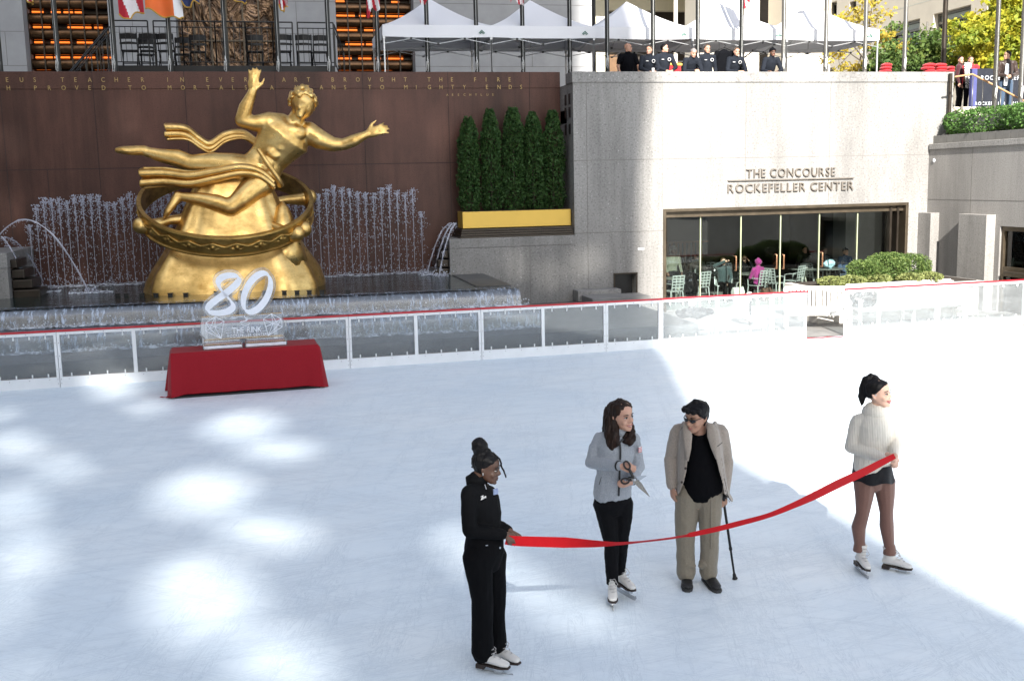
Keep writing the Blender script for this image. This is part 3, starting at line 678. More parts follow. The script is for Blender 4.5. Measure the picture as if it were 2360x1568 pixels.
def per(t):
    # walk round the table edge: returns x, y, outward normal, corner weight
    P = 2 * (TL + TDEP); d = t * P; r = .0
    if d < TL: x, y, n, e = d, 0, (0, -1), min(d, TL - d)
    elif d < TL + TDEP: x, y, n, e = TL, d - TL, (1, 0), min(d - TL, TL + TDEP - d)
    elif d < 2 * TL + TDEP: x, y, n, e = TL - (d - TL - TDEP), TDEP, (0, 1), min(d - TL - TDEP, 2 * TL + TDEP - d)
    else: x, y, n, e = 0, TDEP - (d - 2 * TL - TDEP), (-1, 0), min(d - 2 * TL - TDEP, P - d)
    return x, y, n, max(0, 1 - e / .22)
NP = 260; mb = MB(); rings = []
for j in range(16):
    h = j / 15.0; ring = []
    for i in range(NP):
        x, y, n, c = per(i / NP); cx, cy = (x - TL / 2), (y - TDEP / 2)
        side = abs(n[0])
        fl = .02 + .02 * h + side * (.02 * h) + c * c * h * (.05 if x < TL / 2 else .06) + .016 * h * math.sin(i * .55) * (.3 + side + 1.2 * c) + .022 * h * noise.noise(Vector((x * 2.2, y * 2.2, 1)))
        q = c * h
        xx = x + n[0] * fl + ((.06 if cx > 0 else -.03) * q); yy = y + n[1] * fl + (.02 * q * (1 if cy > 0 else -1))
        bot = .035 - .03 * c + .02 * noise.noise(Vector((x * 1.3, y, 5.0)))
        if n[1] == -1: bot += .02
        z = TH * (1 - h) + bot * h
        if j == 0: xx, yy, z = x - n[0] * .012, y - n[1] * .012, TH
        ring.append((xx, yy, max(.006, z)))
    rings.append(ring)
rings.insert(1, [(x + 0.0, y, TH - .006) for x, y, z in rings[0]])
mb.loft(rings, cap=False); mb.add(rings[0], [tuple(range(NP))])
mb.build('cloth', 'red_cloth', cl, smooth=True, auto=50)
mb = MB(); c0 = Vector((-.06, -.10, 0)); mb.sheet(lambda s, t: (-.02 - .22 * s * (1 - .3 * t), -.04 - .06 * t + .12 * s, .07 + .015 * math.sin(9 * s) - .055 * s), 10, 6, .006); mb.build('trailing_corner', 'red_cloth', cl, smooth=True)
mat('black_rubber', (.014, .014, .015), .7)
mt = thing('rubber_mat', 'thin black rubber mat on the ice under the red table', 'mat', a, TYAW)
mb = MB(); mb.box((.02, -.07, .004), (TL - .01, TDEP, .032)); mb.build('mat', 'black_rubber', mt)

glass('clear_ice', tint=(.95, .97, .985), haze=.12, gloss=.10, haze_col=(.85, .9, .97), rough=.06, fres=1.35)
mat('frosted_white', (.80, .83, .90), .6, var=.06, scale=12, bump=.2)
sc = thing('ice_sculpture', 'clear ice block carved with a white 80 standing on the red table', 'ice sculpture', a + Vector((0, 0, TH + .003)), TYAW)
def tu(u): return (u - 389.0) / (736.6 - 389.0) * TL
YM = .36
for u0, u1 in [(463, 557), (562, 663)]:
    mb = MB(); mb.box((tu(u0), YM - .22, 0), (tu(u1), YM + .2, .07)); mb.box((tu(u0) + .03, YM - .17, .072), (tu(u1) - .03, YM + .17, .15)); mb.build('base_block', 'clear_ice', sc, bevel=.02)
    mb = MB(); mb.sheet(lambda s, t: (tu(u0) + .02 + s * (tu(u1) - tu(u0) - .04), YM - .224 - .012 * lump((s * 6, t * 2, u0), 1.0), .012 + t * .05), 24, 4, .01); mb.build('frost', 'frosted_white', sc, smooth=True)
zb0, zb1 = .155, .57
mb = MB(); mb.prism([(tu(471), zb0), (tu(655), zb0), (tu(662), zb0 + .12), (tu(656), zb1), (tu(464), zb1), (tu(457), zb0 + .12)], .22, 'y', YM - .11); mb.build('block', 'clear_ice', sc, bevel=.012)
def stroke(mb, pts, nib, ang, extra, y0, dep):
    n = len(pts); rings = []; pen = (math.cos(ang), math.sin(ang))
    for i in range(n + 1):
        p, q = pts[(i - 1) % n], pts[(i + 1) % n]; d = Vector((q[0] - p[0], q[1] - p[1])).normalized(); nx, nz = -d.y, d.x
        w = .018 + nib * abs(d.x * pen[1] - d.y * pen[0]) + extra; c = pts[i % n]
        rings.append([(c[0] + nx * w, y0, c[1] + nz * w), (c[0] - nx * w, y0, c[1] - nz * w), (c[0] - nx * w, y0 + dep, c[1] - nz * w), (c[0] + nx * w, y0 + dep, c[1] + nz * w)])
    mb.loft(rings, cap=False)
def eight():
    o = []
    for k in range(72):
        t = 2 * math.pi * k / 72; z = math.cos(t); x = math.sin(2 * t) * (.215 if z < 0 else .175)
        zz = .40 + .335 * z; o.append((tu(521.5) + x + .36 * (zz - .40), zb1 + zz))
    return o
def zero():
    o = []
    for k in range(60):
        t = 2 * math.pi * k / 60; zz = .40 + .345 * math.cos(t); x = .215 * math.sin(t); o.append((tu(598) + x + .38 * (zz - .40), zb1 + zz))
    return o
for pts in (eight(), zero()):
    mb = MB(); stroke(mb, pts, .043, R(125), 0, YM - .085, .02); mb.build('numeral_face', 'frosted_white', sc)
    mb = MB(); stroke(mb, pts, .043, R(125), .05, YM - .06, .12); mb.build('numeral', 'clear_ice', sc, bevel=.01)
mb = MB(); yf = YM - .116
def line(p, q, r=.006): mb.tube([(p[0], yf, p[1]), (q[0], yf, q[1])], r, 5)
def gem(cx, cz, s):
    P = [(-.16, -.02), (-.15, .13), (.02, .23), (.17, .14), (.13, .0), (.10, -.17), (-.0, .05), (-.09, .02)]
    P = [(cx + s * x, cz + z) for x, z in P]
    for i, j in [(0, 1), (1, 2), (2, 3), (3, 4), (4, 5), (5, 0), (1, 6), (2, 6), (3, 6), (6, 5), (0, 7), (7, 2), (7, 6), (7, 5), (4, 6), (7, 1)]: line(P[i], P[j])
gem(tu(494), zb0 + .19, 1); gem(tu(632), zb0 + .19, -1)
line((tu(519), zb0 + .115), (tu(532), zb0 + .115), .004); line((tu(605), zb0 + .115), (tu(618), zb0 + .115), .004)
text(mb, 'THE RINK', wallM((tu(534), yf - .004, zb0 + .105)), .105, .012, gap=.16, width=tu(604) - tu(534))
text(mb, 'ROCKEFELLER CENTER', wallM((tu(522), yf - .004, zb0 + .035)), .048, .012, gap=.22, width=tu(616) - tu(522))
for k in range(12):
    t0, t1 = R(200 + k * 12), R(212 + k * 12); c = (tu(566), zb0 + .29); line((c[0] + .08 * math.cos(t0), c[1] + .06 * math.sin(t0)), (c[0] + .08 * math.cos(t1), c[1] + .06 * math.sin(t1)), .006)
c = (tu(566), zb0 + .30)
for p, q, r in [((-.09, .0), (.01, .015), .010), ((.01, .015), (.05, .06), .016), ((.05, .06), (.13, .055), .007), ((.03, .05), (-.01, .09), .007), ((-.01, .09), (0, .12), .006)]: line((c[0] + p[0], c[1] + p[1]), (c[0] + q[0], c[1] + q[1]), r)
mb.build('engraving', 'frosted_white', sc)

# ================================================================== gilded figure over a hoop (a plain stand-in)
SC = W(542, 655, Y=26.7); SX = SC.x
st = thing('gilded_statue', 'large gilded statue of a soaring figure above a hoop on a mound', 'statue', (SX, 26.7, ZPOOL - .1))
def sp(u, v, dy=0.0):   # point of the statue, local
    p = W(u, v, Y=26.7 + dy); return Vector((p.x - SX, p.y - 26.7, p.z - ZPOOL + .1))
mb = MB(); rings = []
prof = [(-.1, 2.14, 1.5), (.12, 2.12, 1.48), (.45, 1.98, 1.38), (.9, 1.66, 1.16), (1.4, 1.36, .96), (1.9, 1.14, .80), (2.4, .92, .66), (2.8, .70, .5), (3.05, .45, .34), (3.15, .2, .15)]
for k, (z, rx, ry) in enumerate(prof):
    ring = []
    for j in range(72):
        t = 2 * math.pi * j / 72; c, s_ = math.cos(t), math.sin(t); e = .62 - .12 * min(1, z / 2)
        x = rx * math.copysign(abs(c) ** e, c); y = ry * math.copysign(abs(s_) ** e, s_)
        f = 1 + .035 * math.sin(5 * t + z * 1.3) * (1 - z / 3.4) + .02 * math.sin(11 * t + 2)
        ring.append((x * f + .12 * z * .3, y * f, z + .1))
    rings.append(ring)
mb.loft(rings); mb.build('mound', 'gold', st, smooth=True, auto=60)
mb = MB(); q0 = sp(655, 560, -.6)
mb.loft([[(q0.x + r * math.cos(2 * math.pi * j / 12) * .9, q0.y + r * math.sin(2 * math.pi * j / 12), q0.z + z) for j in range(12)] for r, z in [(.62, -.5), (.5, -.1), (.34, .45), (.16, .85), (.03, 1.0)]]); mb.build('outcrop', 'gold', st, smooth=True)
# hoop: a plain band, tipped towards the rink
rc = sp(523, 478); tilt = R(25); roll = R(1.5); RR, RB = 2.0, .50
HM = Matrix.Translation(rc) @ Matrix.Rotation(roll, 4, 'Y') @ Matrix.Rotation(tilt, 4, 'X')
mb = MB(); rings = []
for j in range(96):
    t = 2 * math.pi * j / 96; c, s_ = math.cos(t), math.sin(t)
    rings.append([HM @ Vector((r * c, r * s_, z)) for r, z in [(RR - .05, RB / 2), (RR + .045, RB / 2), (RR + .06, RB / 2 - .04), (RR + .02, RB / 2 - .06), (RR + .02, -RB / 2 + .06), (RR + .06, -RB / 2 + .04), (RR + .045, -RB / 2), (RR - .05, -RB / 2)]])
rings.append(rings[0]); mb.loft(rings, cap=False); hoop = mb.build('hoop', 'old_gold', st, smooth=True, auto=35)
mb = MB()
for ph, am, n_ in ((0, .085, 12), (math.pi, .085, 12), (.5, .03, 40)):      # plain scroll ornament running round the band
    pts_ = []
    for k in range(361):
        t = 2 * math.pi * k / 360; w = math.sin(t * n_ + ph); pts_.append(HM @ Vector(((RR + .035) * math.cos(t + .03 * math.sin(2 * n_ * t)), (RR + .035) * math.sin(t + .03 * math.sin(2 * n_ * t)), am * w)))
    mb.tube(pts_, .028 if am > .05 else .016, 6)
for k in range(24):
    t = 2 * math.pi * (k + .5) / 24; mb.ball(tuple(HM @ Vector(((RR + .035) * math.cos(t), (RR + .035) * math.sin(t), .0))), .055, 8, 6)
soft(mb.build('ornament', 'old_gold', hoop), .018, 1)
# knobbed supports between hoop and mound
for ang in (205, 20, -32, 335 - 15):
    t = R(ang); o = HM @ Vector((RR * math.cos(t), RR * math.sin(t), -.1)); inn = HM @ Vector((RR * .45 * math.cos(t), RR * .45 * math.sin(t), -.1))
    mb = MB(); mb.tube([inn, inn.lerp(o, .5) + Vector((0, 0, .06)), o], [.16, .11, .17], 10, ends=True); mb.ball(tuple(o + Vector((.10 * math.cos(t), 0, .05))), .2, 12, 8); soft(mb.build('bracket', 'gold', st), .03, 3)
# figure
mb = MB(); FY = -.35
hip, waist, chest, neckb = sp(592, 402, FY), sp(618, 365, FY), sp(655, 312, FY - .05), sp(678, 282, FY - .1)
mb.tube([sp(578, 420, FY), hip, waist, sp(636, 340, FY), chest, sp(670, 293, FY - .05), neckb], [(.40, .3), (.52, .38), (.45, .33), (.53, .38), (.66, .42), (.5, .34), (.22, .22)], 20, ref=(0, 1, 0), ends=True)
mb.tube([neckb, sp(690, 258, FY - .18)], [.2, .18], 12, ends=True)
hd = sp(698, 238, FY - .22)
mb.ball(tuple(hd), (.285, .32, .36), 20, 14, None); mb.tube([hd + Vector((-.05, -.20, -.08)), hd + Vector((-.10, -.27, -.3))], [.17, .1], 12, ends=True); mb.tube([hd + Vector((-.06, -.29, .05)), hd + Vector((-.1, -.37, -.12))], [.035, .055], 8, ends=True)
def arm(pts, rad): mb.tube(pts, rad, 14, ends=True)
arm([sp(650, 288, FY), sp(618, 282, FY - .1), sp(585, 284, FY - .15), sp(556, 278, FY - .2)], [.28, .25, .19, .155])
arm([sp(556, 278, FY - .2), sp(566, 248, FY - .22), sp(582, 212, FY - .25)], [.16, .165, .105])
arm([sp(708, 305, FY), sp(738, 322, FY - .1), sp(768, 333, FY - .15), sp(792, 333, FY - .2)], [.28, .24, .18, .145])
arm([sp(792, 333, FY - .2), sp(815, 324, FY - .25), sp(846, 309, FY - .3)], [.145, .15, .09])
def hand_g(w, d, side, n):
    d = d.normalized(); n = Vector(n).normalized(); s_ = d.cross(n).normalized()
    mb.tube([w, w + d * .14, w + d * .28], [(.10, .06), (.14, .065), (.13, .055)], 10, ref=n, ends=True)
    for k in range(4): o = w + d * .28 + s_ * (.095 - .062 * k); L = (.24, .28, .26, .2)[k]; mb.tube([o, o + d * L * .5 + s_ * .012 * (1.5 - k) - n * .01, o + d * L + s_ * .03 * (1.5 - k) - n * .05], [.036, .034, .026], 8, ends=True)
    mb.tube([w + d * .08 + s_ * .1 * side, w + d * .2 + s_ * .2 * side, w + d * .32 + s_ * .23 * side], [.045, .04, .03], 8, ends=True)
hand_g(sp(582, 210, FY - .25), sp(586, 170, FY - .3) - sp(582, 210, FY - .25), 1, (0, -1, 0))
hand_g(sp(846, 309, FY - .3), sp(880, 297, FY - .35) - sp(846, 309, FY - .3), -1, (0, -1, .2))
def leg_g(pts, rad): mb.tube(pts, rad, 16, ends=True)
leg_g([sp(590, 398, FY + .05), sp(535, 385, FY), sp(485, 378, FY), sp(440, 377, FY)], [.40, .34, .27, .215]); leg_g([sp(440, 377, FY), sp(408, 364, FY + .04), sp(370, 358, FY + .02), sp(326, 347, FY)], [.21, .215, .16, .105])
mb.tube([sp(334, 346, FY), sp(305, 347, FY - .05), sp(284, 346, FY - .1), sp(270, 346, FY - .1)], [(.12, .12), (.14, .12), (.16, .10), (.13, .07)], 10, ends=True)
leg_g([sp(603, 418, FY - .1), sp(575, 442, FY - .3), sp(552, 462, FY - .45), sp(532, 478, FY - .5)], [.38, .30, .24, .2]); leg_g([sp(532, 478, FY - .5), sp(498, 467, FY - .42), sp(460, 458, FY - .35), sp(412, 452, FY - .3)], [.2, .205, .155, .1])
mb.tube([sp(412, 450, FY - .3), sp(398, 470, FY - .32), sp(386, 488, FY - .36), sp(381, 498, FY - .38)], [(.11, .13), (.13, .1), (.14, .08), (.1, .06)], 10, ends=True)
mb.ball(tuple(sp(640, 318, FY - .30)), (.30, .12, .20), 14, 8); mb.ball(tuple(sp(678, 306, FY - .30)), (.28, .12, .20), 14, 8)
for k in range(3):
    for s_ in (-1, 1): q_ = sp(634, 345, FY - .33).lerp(sp(606, 385, FY - .30), k / 2.2); mb.ball((q_.x + s_ * .11, q_.y - .02, q_.z + s_ * .05), (.12, .06, .09), 10, 6)
fig = soft(mb.build('figure', 'gold', st), .032, 4)
mb = MB(); rg = random.Random(3)
for k in range(170):
    v = Vector((rg.gauss(0, 1), rg.gauss(0, 1), rg.gauss(0, 1))).normalized()
    if v.z < -.15 - .5 * v.y or (v.y < -.45 and v.z < .3): continue
    c = hd + Vector((v.x * .30, v.y * .33 + .02, v.z * .37 + .02)); mb.ball(tuple(c), rg.uniform(.045, .075), 6, 4)
soft(mb.build('hair', 'gold', fig), .025, 1)
# scarf streaming behind
def scarf(pts, wid, ph):
    mb = MB(); P = [sp(*p) for p in pts]
    def f(a_, b_):
        k = a_ * (len(P) - 1); i = min(int(k), len(P) - 2); q = k - i
        p0, p1, p2, p3 = P[max(i - 1, 0)], P[i], P[i + 1], P[min(i + 2, len(P) - 1)]
        c = .5 * ((2 * p1) + (p2 - p0) * q + (2 * p0 - 5 * p1 + 4 * p2 - p3) * q * q + (3 * p1 - p0 - 3 * p2 + p3) * q ** 3)
        w = wid * (.5 + .6 * a_); s_ = b_ - .5
        return c + Vector((.05 * math.sin(b_ * 12 + ph) * a_, -.11 * math.cos(b_ * 15 + ph) * (.4 + .6 * a_), s_ * w))
    mb.sheet(f, 60, 26, .05); return mb.build('sash', 'gold', fig, smooth=True)
scarf([(590, 330, .1), (560, 312, .15), (520, 318, .1), (486, 340, 0), (462, 330, -.05), (430, 308, -.1), (384, 306, -.1)], .34, 0)
scarf([(632, 425, -.75), (600, 400, -.8), (556, 392, -.75), (500, 402, -.7), (440, 413, -.65), (380, 408, -.6), (326, 410, -.6)], .46, 2)
mb = MB(); mb.tube([sp(596, 345, FY - .42), sp(614, 372, FY - .50), sp(640, 410, FY - .45), sp(646, 425, FY - .3)], [.05, .06, .07, .09], 8, ends=True); mb.build('belt', 'gold', fig, smooth=True)

# ================================================================== jets, spouts
jets_v = []
for k in range(7):
    rg = random.Random(40 + k); mb = MB(); H = 1.0
    pts = [(.012 * lump((0, k, z * 5), 1), .012 * lump((7, k, z * 5), 1), z * 2.2 / 22) for z in range(0, 23)]
    mb.tube(pts, [.007 + .006 * (i / 22) ** 2 * rg.uniform(.6, 1.5) for i in range(23)], 5)
    for i in range(150):       # breaking head
        z = 2.25 - abs(rg.gauss(0, .42)); w = .03 + .06 * (1 - abs(z - 2.1) / 1.2) if z > 1 else .03
        r = rg.uniform(.005, .013) * (1.3 if z > 2.05 else 1); mb.ball((rg.gauss(0, w * .5), rg.gauss(0, w * .5), z), (r, r, r * rg.uniform(1, 1.7)), 6, 4)
    for i in range(90):       # falling drops
        z = rg.uniform(.05, 2.2); r = rg.uniform(.004, .011); mb.ball((rg.gauss(0, .09), rg.gauss(0, .06), z), (r, r, r * rg.uniform(1, 4)), 4, 3)
    jets_v.append(mb)
proto = []
u = 80.0; k = 0; rg = random.Random(12)
while u < 985:
    p = W(u, 655 - .029 * (u - 100), Y=YR - .3); vi = rg.randrange(7)
    left = u < 420; end = k == 0 or u > 965
    lab = ('shortest water jet at the left end of the row' if left else 'shortest water jet at the right end of the row') if end else ('thin foaming water jet in the row left of the gold statue' if left else ('thin foaming water jet in the row right of the gold statue' if u > 700 else 'thin foaming water jet rising behind the gold statue'))
    if len(proto) <= vi or proto[vi] is None:
        while len(proto) <= vi: proto.append(None)
        o = jets_v[vi].build('water_jet', 'spray', smooth=True); proto[vi] = o
    else: o = proto[vi].copy(); COL.objects.link(o)
    o.location = (p.x, YR - .3 + rg.uniform(-.03, .03), ZPOOL); s_ = rg.uniform(.93, 1.05) * (1.04 if u > 700 else 1.0) * (.72 if end else 1); o.scale = (1, 1, s_); o.rotation_euler = (0, 0, 0)
    tag(o, lab, 'water jet', 'water jets along the red wall'); u += 17.9; k += 1
def arc(p0, p1, top, lab, seed, r=.02):
    rg = random.Random(seed); p0, p1 = Vector(p0), Vector(p1); mb = MB(); pts = []
    for i in range(25):
        t = i / 24; q = p0.lerp(p1, t); q.z = p0.z * (1 - t) + p1.z * t + 4 * top * t * (1 - t); pts.append(q + Vector((0, .012, .012)) * lump((t * 9, seed, 0), 1))
    mb.tube(pts, [r * rg.uniform(.6, 1.35) for _ in pts], 6)
    for i in range(130):
        t = rg.random(); q = pts[int(t * 24)]; rr = rg.uniform(.004, .014); mb.ball((q.x + rg.gauss(0, .04), q.y + rg.gauss(0, .04), q.z - abs(rg.gauss(0, .05))), rr, 4, 3)
    for i in range(50): rr = rg.uniform(.008, .03); mb.ball((p1.x + rg.gauss(0, .14), p1.y + rg.gauss(0, .12), p1.z + abs(rg.gauss(0, .06))), rr, 5, 3)
    o = mb.build('water_arc', 'spray', smooth=True); return tag(o, lab, 'water spout', 'arching water spouts at the pool ends')
def wp(u, v, Y): return W(u, v, Y=Y)
s0 = wp(1052, 514, YC + .3)
arc(wp(1052, 514, YC + .2), W(1012, 636, Z=ZPOOL), .28, 'water spout nearest the yellow planter, front of three', 1)
arc(wp(1047, 514, YC + .4), W(1000, 633, Z=ZPOOL), .30, 'middle water spout of the three by the yellow planter', 2)
arc(wp(1042, 514, YC + .65), W(985, 630, Z=ZPOOL), .34, 'rearmost water spout of the three by the yellow planter', 3)
arc(wp(-4, 545, YC - .6), W(206, 676, Z=ZPOOL), .95, 'long high water spout arching over the left end of the pool', 4, .019)
arc(wp(2, 545, YC - .9), W(68, 680, Z=ZPOOL), .25, 'steep short water spout beside the granite pier', 5, .017)
arc(wp(10, 546, YC - .6), W(105, 660, Z=ZPOOL), .3, 'water spout landing just beyond the steep one at left', 6, .017)
for u, v, lab in [(206, 676, 'white splash where the long left spout lands'), (85, 676, 'white splash beside the granite pier'), (1005, 634, 'white splash below the spouts by the yellow planter')]:
    p = W(u, v, Z=ZPOOL); foam('splash', [p + Vector((-.45, 0, .012)), p + Vector((.55, .02, .012))], lab, .34, seed=int(u))
def cascade(x0, x1, y0, y1, z1, lab):
    t = thing('spout_cascade', lab, 'spout', ((x0 + x1) / 2, y0, ZPOOL)); n = 4
    d = 1 if x1 > x0 else -1
    for i in range(n):
        z0 = (z1 - ZPOOL) * (1 - (i + 1) / n) ; mb = MB(); xa_ = (x0 - (x0 + x1) / 2); w = (x1 - x0) * (i + 1.0) / n
        mb.box((xa_, .1 - .0 * i, z0 - .04), (xa_ + w, y1 - y0 - .05 * i, z0 + (z1 - ZPOOL) / n * .72)); mb.build('shelf', 'bronze_dark', t, bevel=.03)
    return t
cascade(xb0 - .005, xb0 - .42, YC + .06, YR - .1, zbk, 'dark bronze stepped spout beside the ledge block at the right end of the pool')
cascade(lx1 + .005, lx1 + .6, YC - 1.35, YC - .2, lz - .1, 'dark bronze stepped spout beside the left granite pier')
mb = MB(); pl0 = W(600, 676, Z=ZPOOL)
lights = 0
for u in [275, 295, 330, 362, 395, 430, 460, 500, 530, 560, 610, 655, 684, 712, 741, 800]:
    p = W(u, 672 - .006 * (u - 500) + (4 if u < 450 else 0), Z=ZPOOL + .02)
    mb = MB(); mb.box((-.05, -.05, 0), (.05, .05, .06)); mb.box((-.06, -.06, .06), (.06, .06, .075)); o = mb.build('fountain_lamp', 'black_metal'); o.location = (p.x, p.y - .25, ZPOOL - .01); tag(o, 'small black square lamp in the pool before the gold mound', 'lamp', 'square pool lamps before the gold mound')

# ================================================================== yellow planter with clipped conifers
yx0, yx1 = W(1066, 505, Y=YC + .22).x, W(1316, 500, Y=YC + .22).x; yz0, yz1 = zt + .005, W(1190, 485, Y=YC + .22).z
mat('planter_yellow', (.62, .40, .07), .32, metal=.35, var=.05, scale=1.5); mat('soil', (.03, .022, .016), .95)
yp = thing('yellow_planter', 'long shiny yellow planter box on the granite ledge', 'planter', ((yx0 + yx1) / 2, YC + .6, yz0))
cx = (yx0 + yx1) / 2
mb = MB(); mb.box((yx0 - cx, -.38, 0), (yx1 - cx, .38, yz1 - yz0)); mb.build('box', 'planter_yellow', yp, bevel=.01)
mb = MB(); mb.box((yx0 - cx + .03, -.35, yz1 - yz0), (yx1 - cx - .03, .35, yz1 - yz0 + .012)); mb.build('soil', 'soil', yp)
foliage_mat('conifer_leaf', [(.012, .035, .012), (.030, .075, .020), (.055, .115, .030), (.085, .15, .04)], scale=9)
mat('bark', (.06, .045, .032), .9, var=.3, scale=10)
def conifer(u, vtop, seed, lab, w=.33):
    rg = random.Random(seed); p = W(u, 480, Y=YC + .6); h = W(u, vtop, Y=YC + .6).z - yz1
    t = thing('conifer', lab, 'conifer', (p.x, YC + .6, yz1 + .012), 0, 'clipped conifers in the yellow planter')
    mb = MB(); mb.tube([(0, 0, -.01), (0, 0, h * .6)], [.04, .015], 6); mb.build('trunk', 'bark', t, smooth=True)
    mb = MB(); pts = []; tufts = [(rg.uniform(0, 6.28), rg.random()) for _ in range(60)]
    for i in range(5200):
        z = rg.random() ** .85; a_ = rg.uniform(0, 6.28)
        r = w * (1 - .12 * math.sin(z * 3)) * min(1, ((1 - z) * 3.2 + .12) ** .6) * min(1, .72 + z * 2.2)
        r *= 1 + .32 * noise.fractal(Vector((math.cos(a_) * 1.6 + seed, math.sin(a_) * 1.6, z * 9)), .7, 2, 3)
        r *= rg.uniform(.72, 1.02); pts.append(Vector((r * math.cos(a_), r * math.sin(a_), z * h + rg.gauss(0, .02))))
    leaves(mb, pts, .042, rg, 2.0, out=lambda p: Vector((p.x * .8, p.y * .8, .55)))
    mb.build('crown', 'conifer_leaf', t, fix=False); return t
for i, (u, v, w) in enumerate([(1084, 272, .32), (1134, 254, .31), (1186, 250, .33), (1230, 261, .31), (1276, 257, .33)]):
    conifer(u, v, 20 + i, ['leftmost clipped conifer, with a forked top, at the left end of the yellow planter', 'second clipped conifer from the left in the yellow planter', 'tallest clipped conifer, in the middle of the yellow planter', 'clipped conifer right of the tallest one in the yellow planter', 'clipped conifer at the right end of the yellow planter by the wall'][i], w)

# ================================================================== right side: wall, door, hedge, planter, benches
def xw(u, v): return W(u, v, X=XR)
sw = thing('side_wall', 'ribbed grey granite side wall with flat pilasters and a doorway at the right', 'wall', (XR, 24, 0))
granite('ribbed_granite', (.20, .19, .18), (.33, .315, .30), (.5, .48, .46), rough=.7, grain=30, stain=.3)
yd1 = xw(2297, 700).y; yd0 = yd1 - 2.6; zd = xw(2310, 521).z; ztp = 4.32
mb = MB(); mb.box((XR, yd1, 0), (XR + .15, YC - .003, ztp)); mb.box((XR, yd0, zd), (XR + .15, yd1, ztp)); mb.box((XR, 12, 0), (XR + .15, yd0, ztp)); loc(mb.build('wall_face', 'ribbed_granite'), sw)
for ua, ub, vt in [(2121, 2163, 489), (2228, 2293, 493)]:
    ya, yb_ = xw(ua, 560).y, xw(ub, 560).y; zt_ = xw((ua + ub) / 2, vt).z; mb = MB(); mb.box((XR - .28, yb_, 0), (XR - .003, min(ya, YC - .01), zt_)); loc(mb.build('pilaster', 'ribbed_granite', bevel=.01), sw)
mb = MB(); mb.box((XR - .05, 12, ztp), (XR + .62, YC - .05, ztp + .16)); loc(mb.build('coping', 'grey_granite', bevel=.012), sw)
mb = MB(); y = xw(2240, 400).y
mb.box((XR - .004, y - .008, zd), (XR, y + .008, ztp)); mb.box((XR - .004, 12, 2.9), (XR, YC, 2.915)); loc(mb.build('joints', 'joint'), sw)
mb = MB(); p = xw(2120, 552); mb.box((XR - .03, p.y - .05, p.z - .06), (XR - .005, p.y + .05, p.z + .06)); p = xw(2153, 370); mb.ball((XR - .01, p.y, p.z), (.02, .06, .06), 10, 6); loc(mb.build('wall_fitting', 'board_white'), sw)
dr = thing('side_door', 'bronze framed glass side door with a yellow wall behind it', 'door', (XR + .1, (yd0 + yd1) / 2, 0))
dl = lambda o: loc(o, dr)
mb = MB(); mb.box((XR + .05, yd1 - .09, 0), (XR + .25, yd1, zd)); mb.box((XR + .05, yd0, zd - .12), (XR + .25, yd1 - .09, zd)); mb.box((XR + .05, yd0, 0), (XR + .25, yd0 + .09, zd - .12)); mb.box((XR + .06, yd0 + .09, .95), (XR + .2, yd1 - .09, 1.2)); dl(mb.build('frame', 'bronze_trim', bevel=.006))
mb = MB(); mb.box((XR + .12, yd0 + .09, 1.2), (XR + .132, yd1 - .09, zd - .12)); mb.box((XR + .12, yd0 + .09, .03), (XR + .132, yd1 - .09, .95)); dl(mb.build('pane', 'shop_glass'))
mb = MB(); mb.tube([(XR + .05, yd1 - .25, 1.08), (XR - .02, yd1 - .25, 1.08), (XR - .02, yd0 + .3, 1.08), (XR + .05, yd0 + .3, 1.08)], .02, 8); dl(mb.build('push_bar', 'bronze_trim', smooth=True, auto=50))
mat('yellow_wall', (.72, .42, .04), .6, var=.06)
mb = MB(); mb.box((XR + .16, yd1 + .25, 0), (XR + 3, yd1 + .35, 3.2)); mb.box((XR + 2.9, yd0 - 3, 0), (XR + 3, yd1 + .2, 3.2)); tag(mb.build('passage_wall', 'yellow_wall'), 'yellow painted passage wall behind the side door', 'wall')
mb = MB(); mb.box((XR + .16, yd0 - 3, .02), (XR + 3, yd1 + .3, .03)); o = mb.build('passage_floor', 'room_floor'); o['kind'] = 'structure'

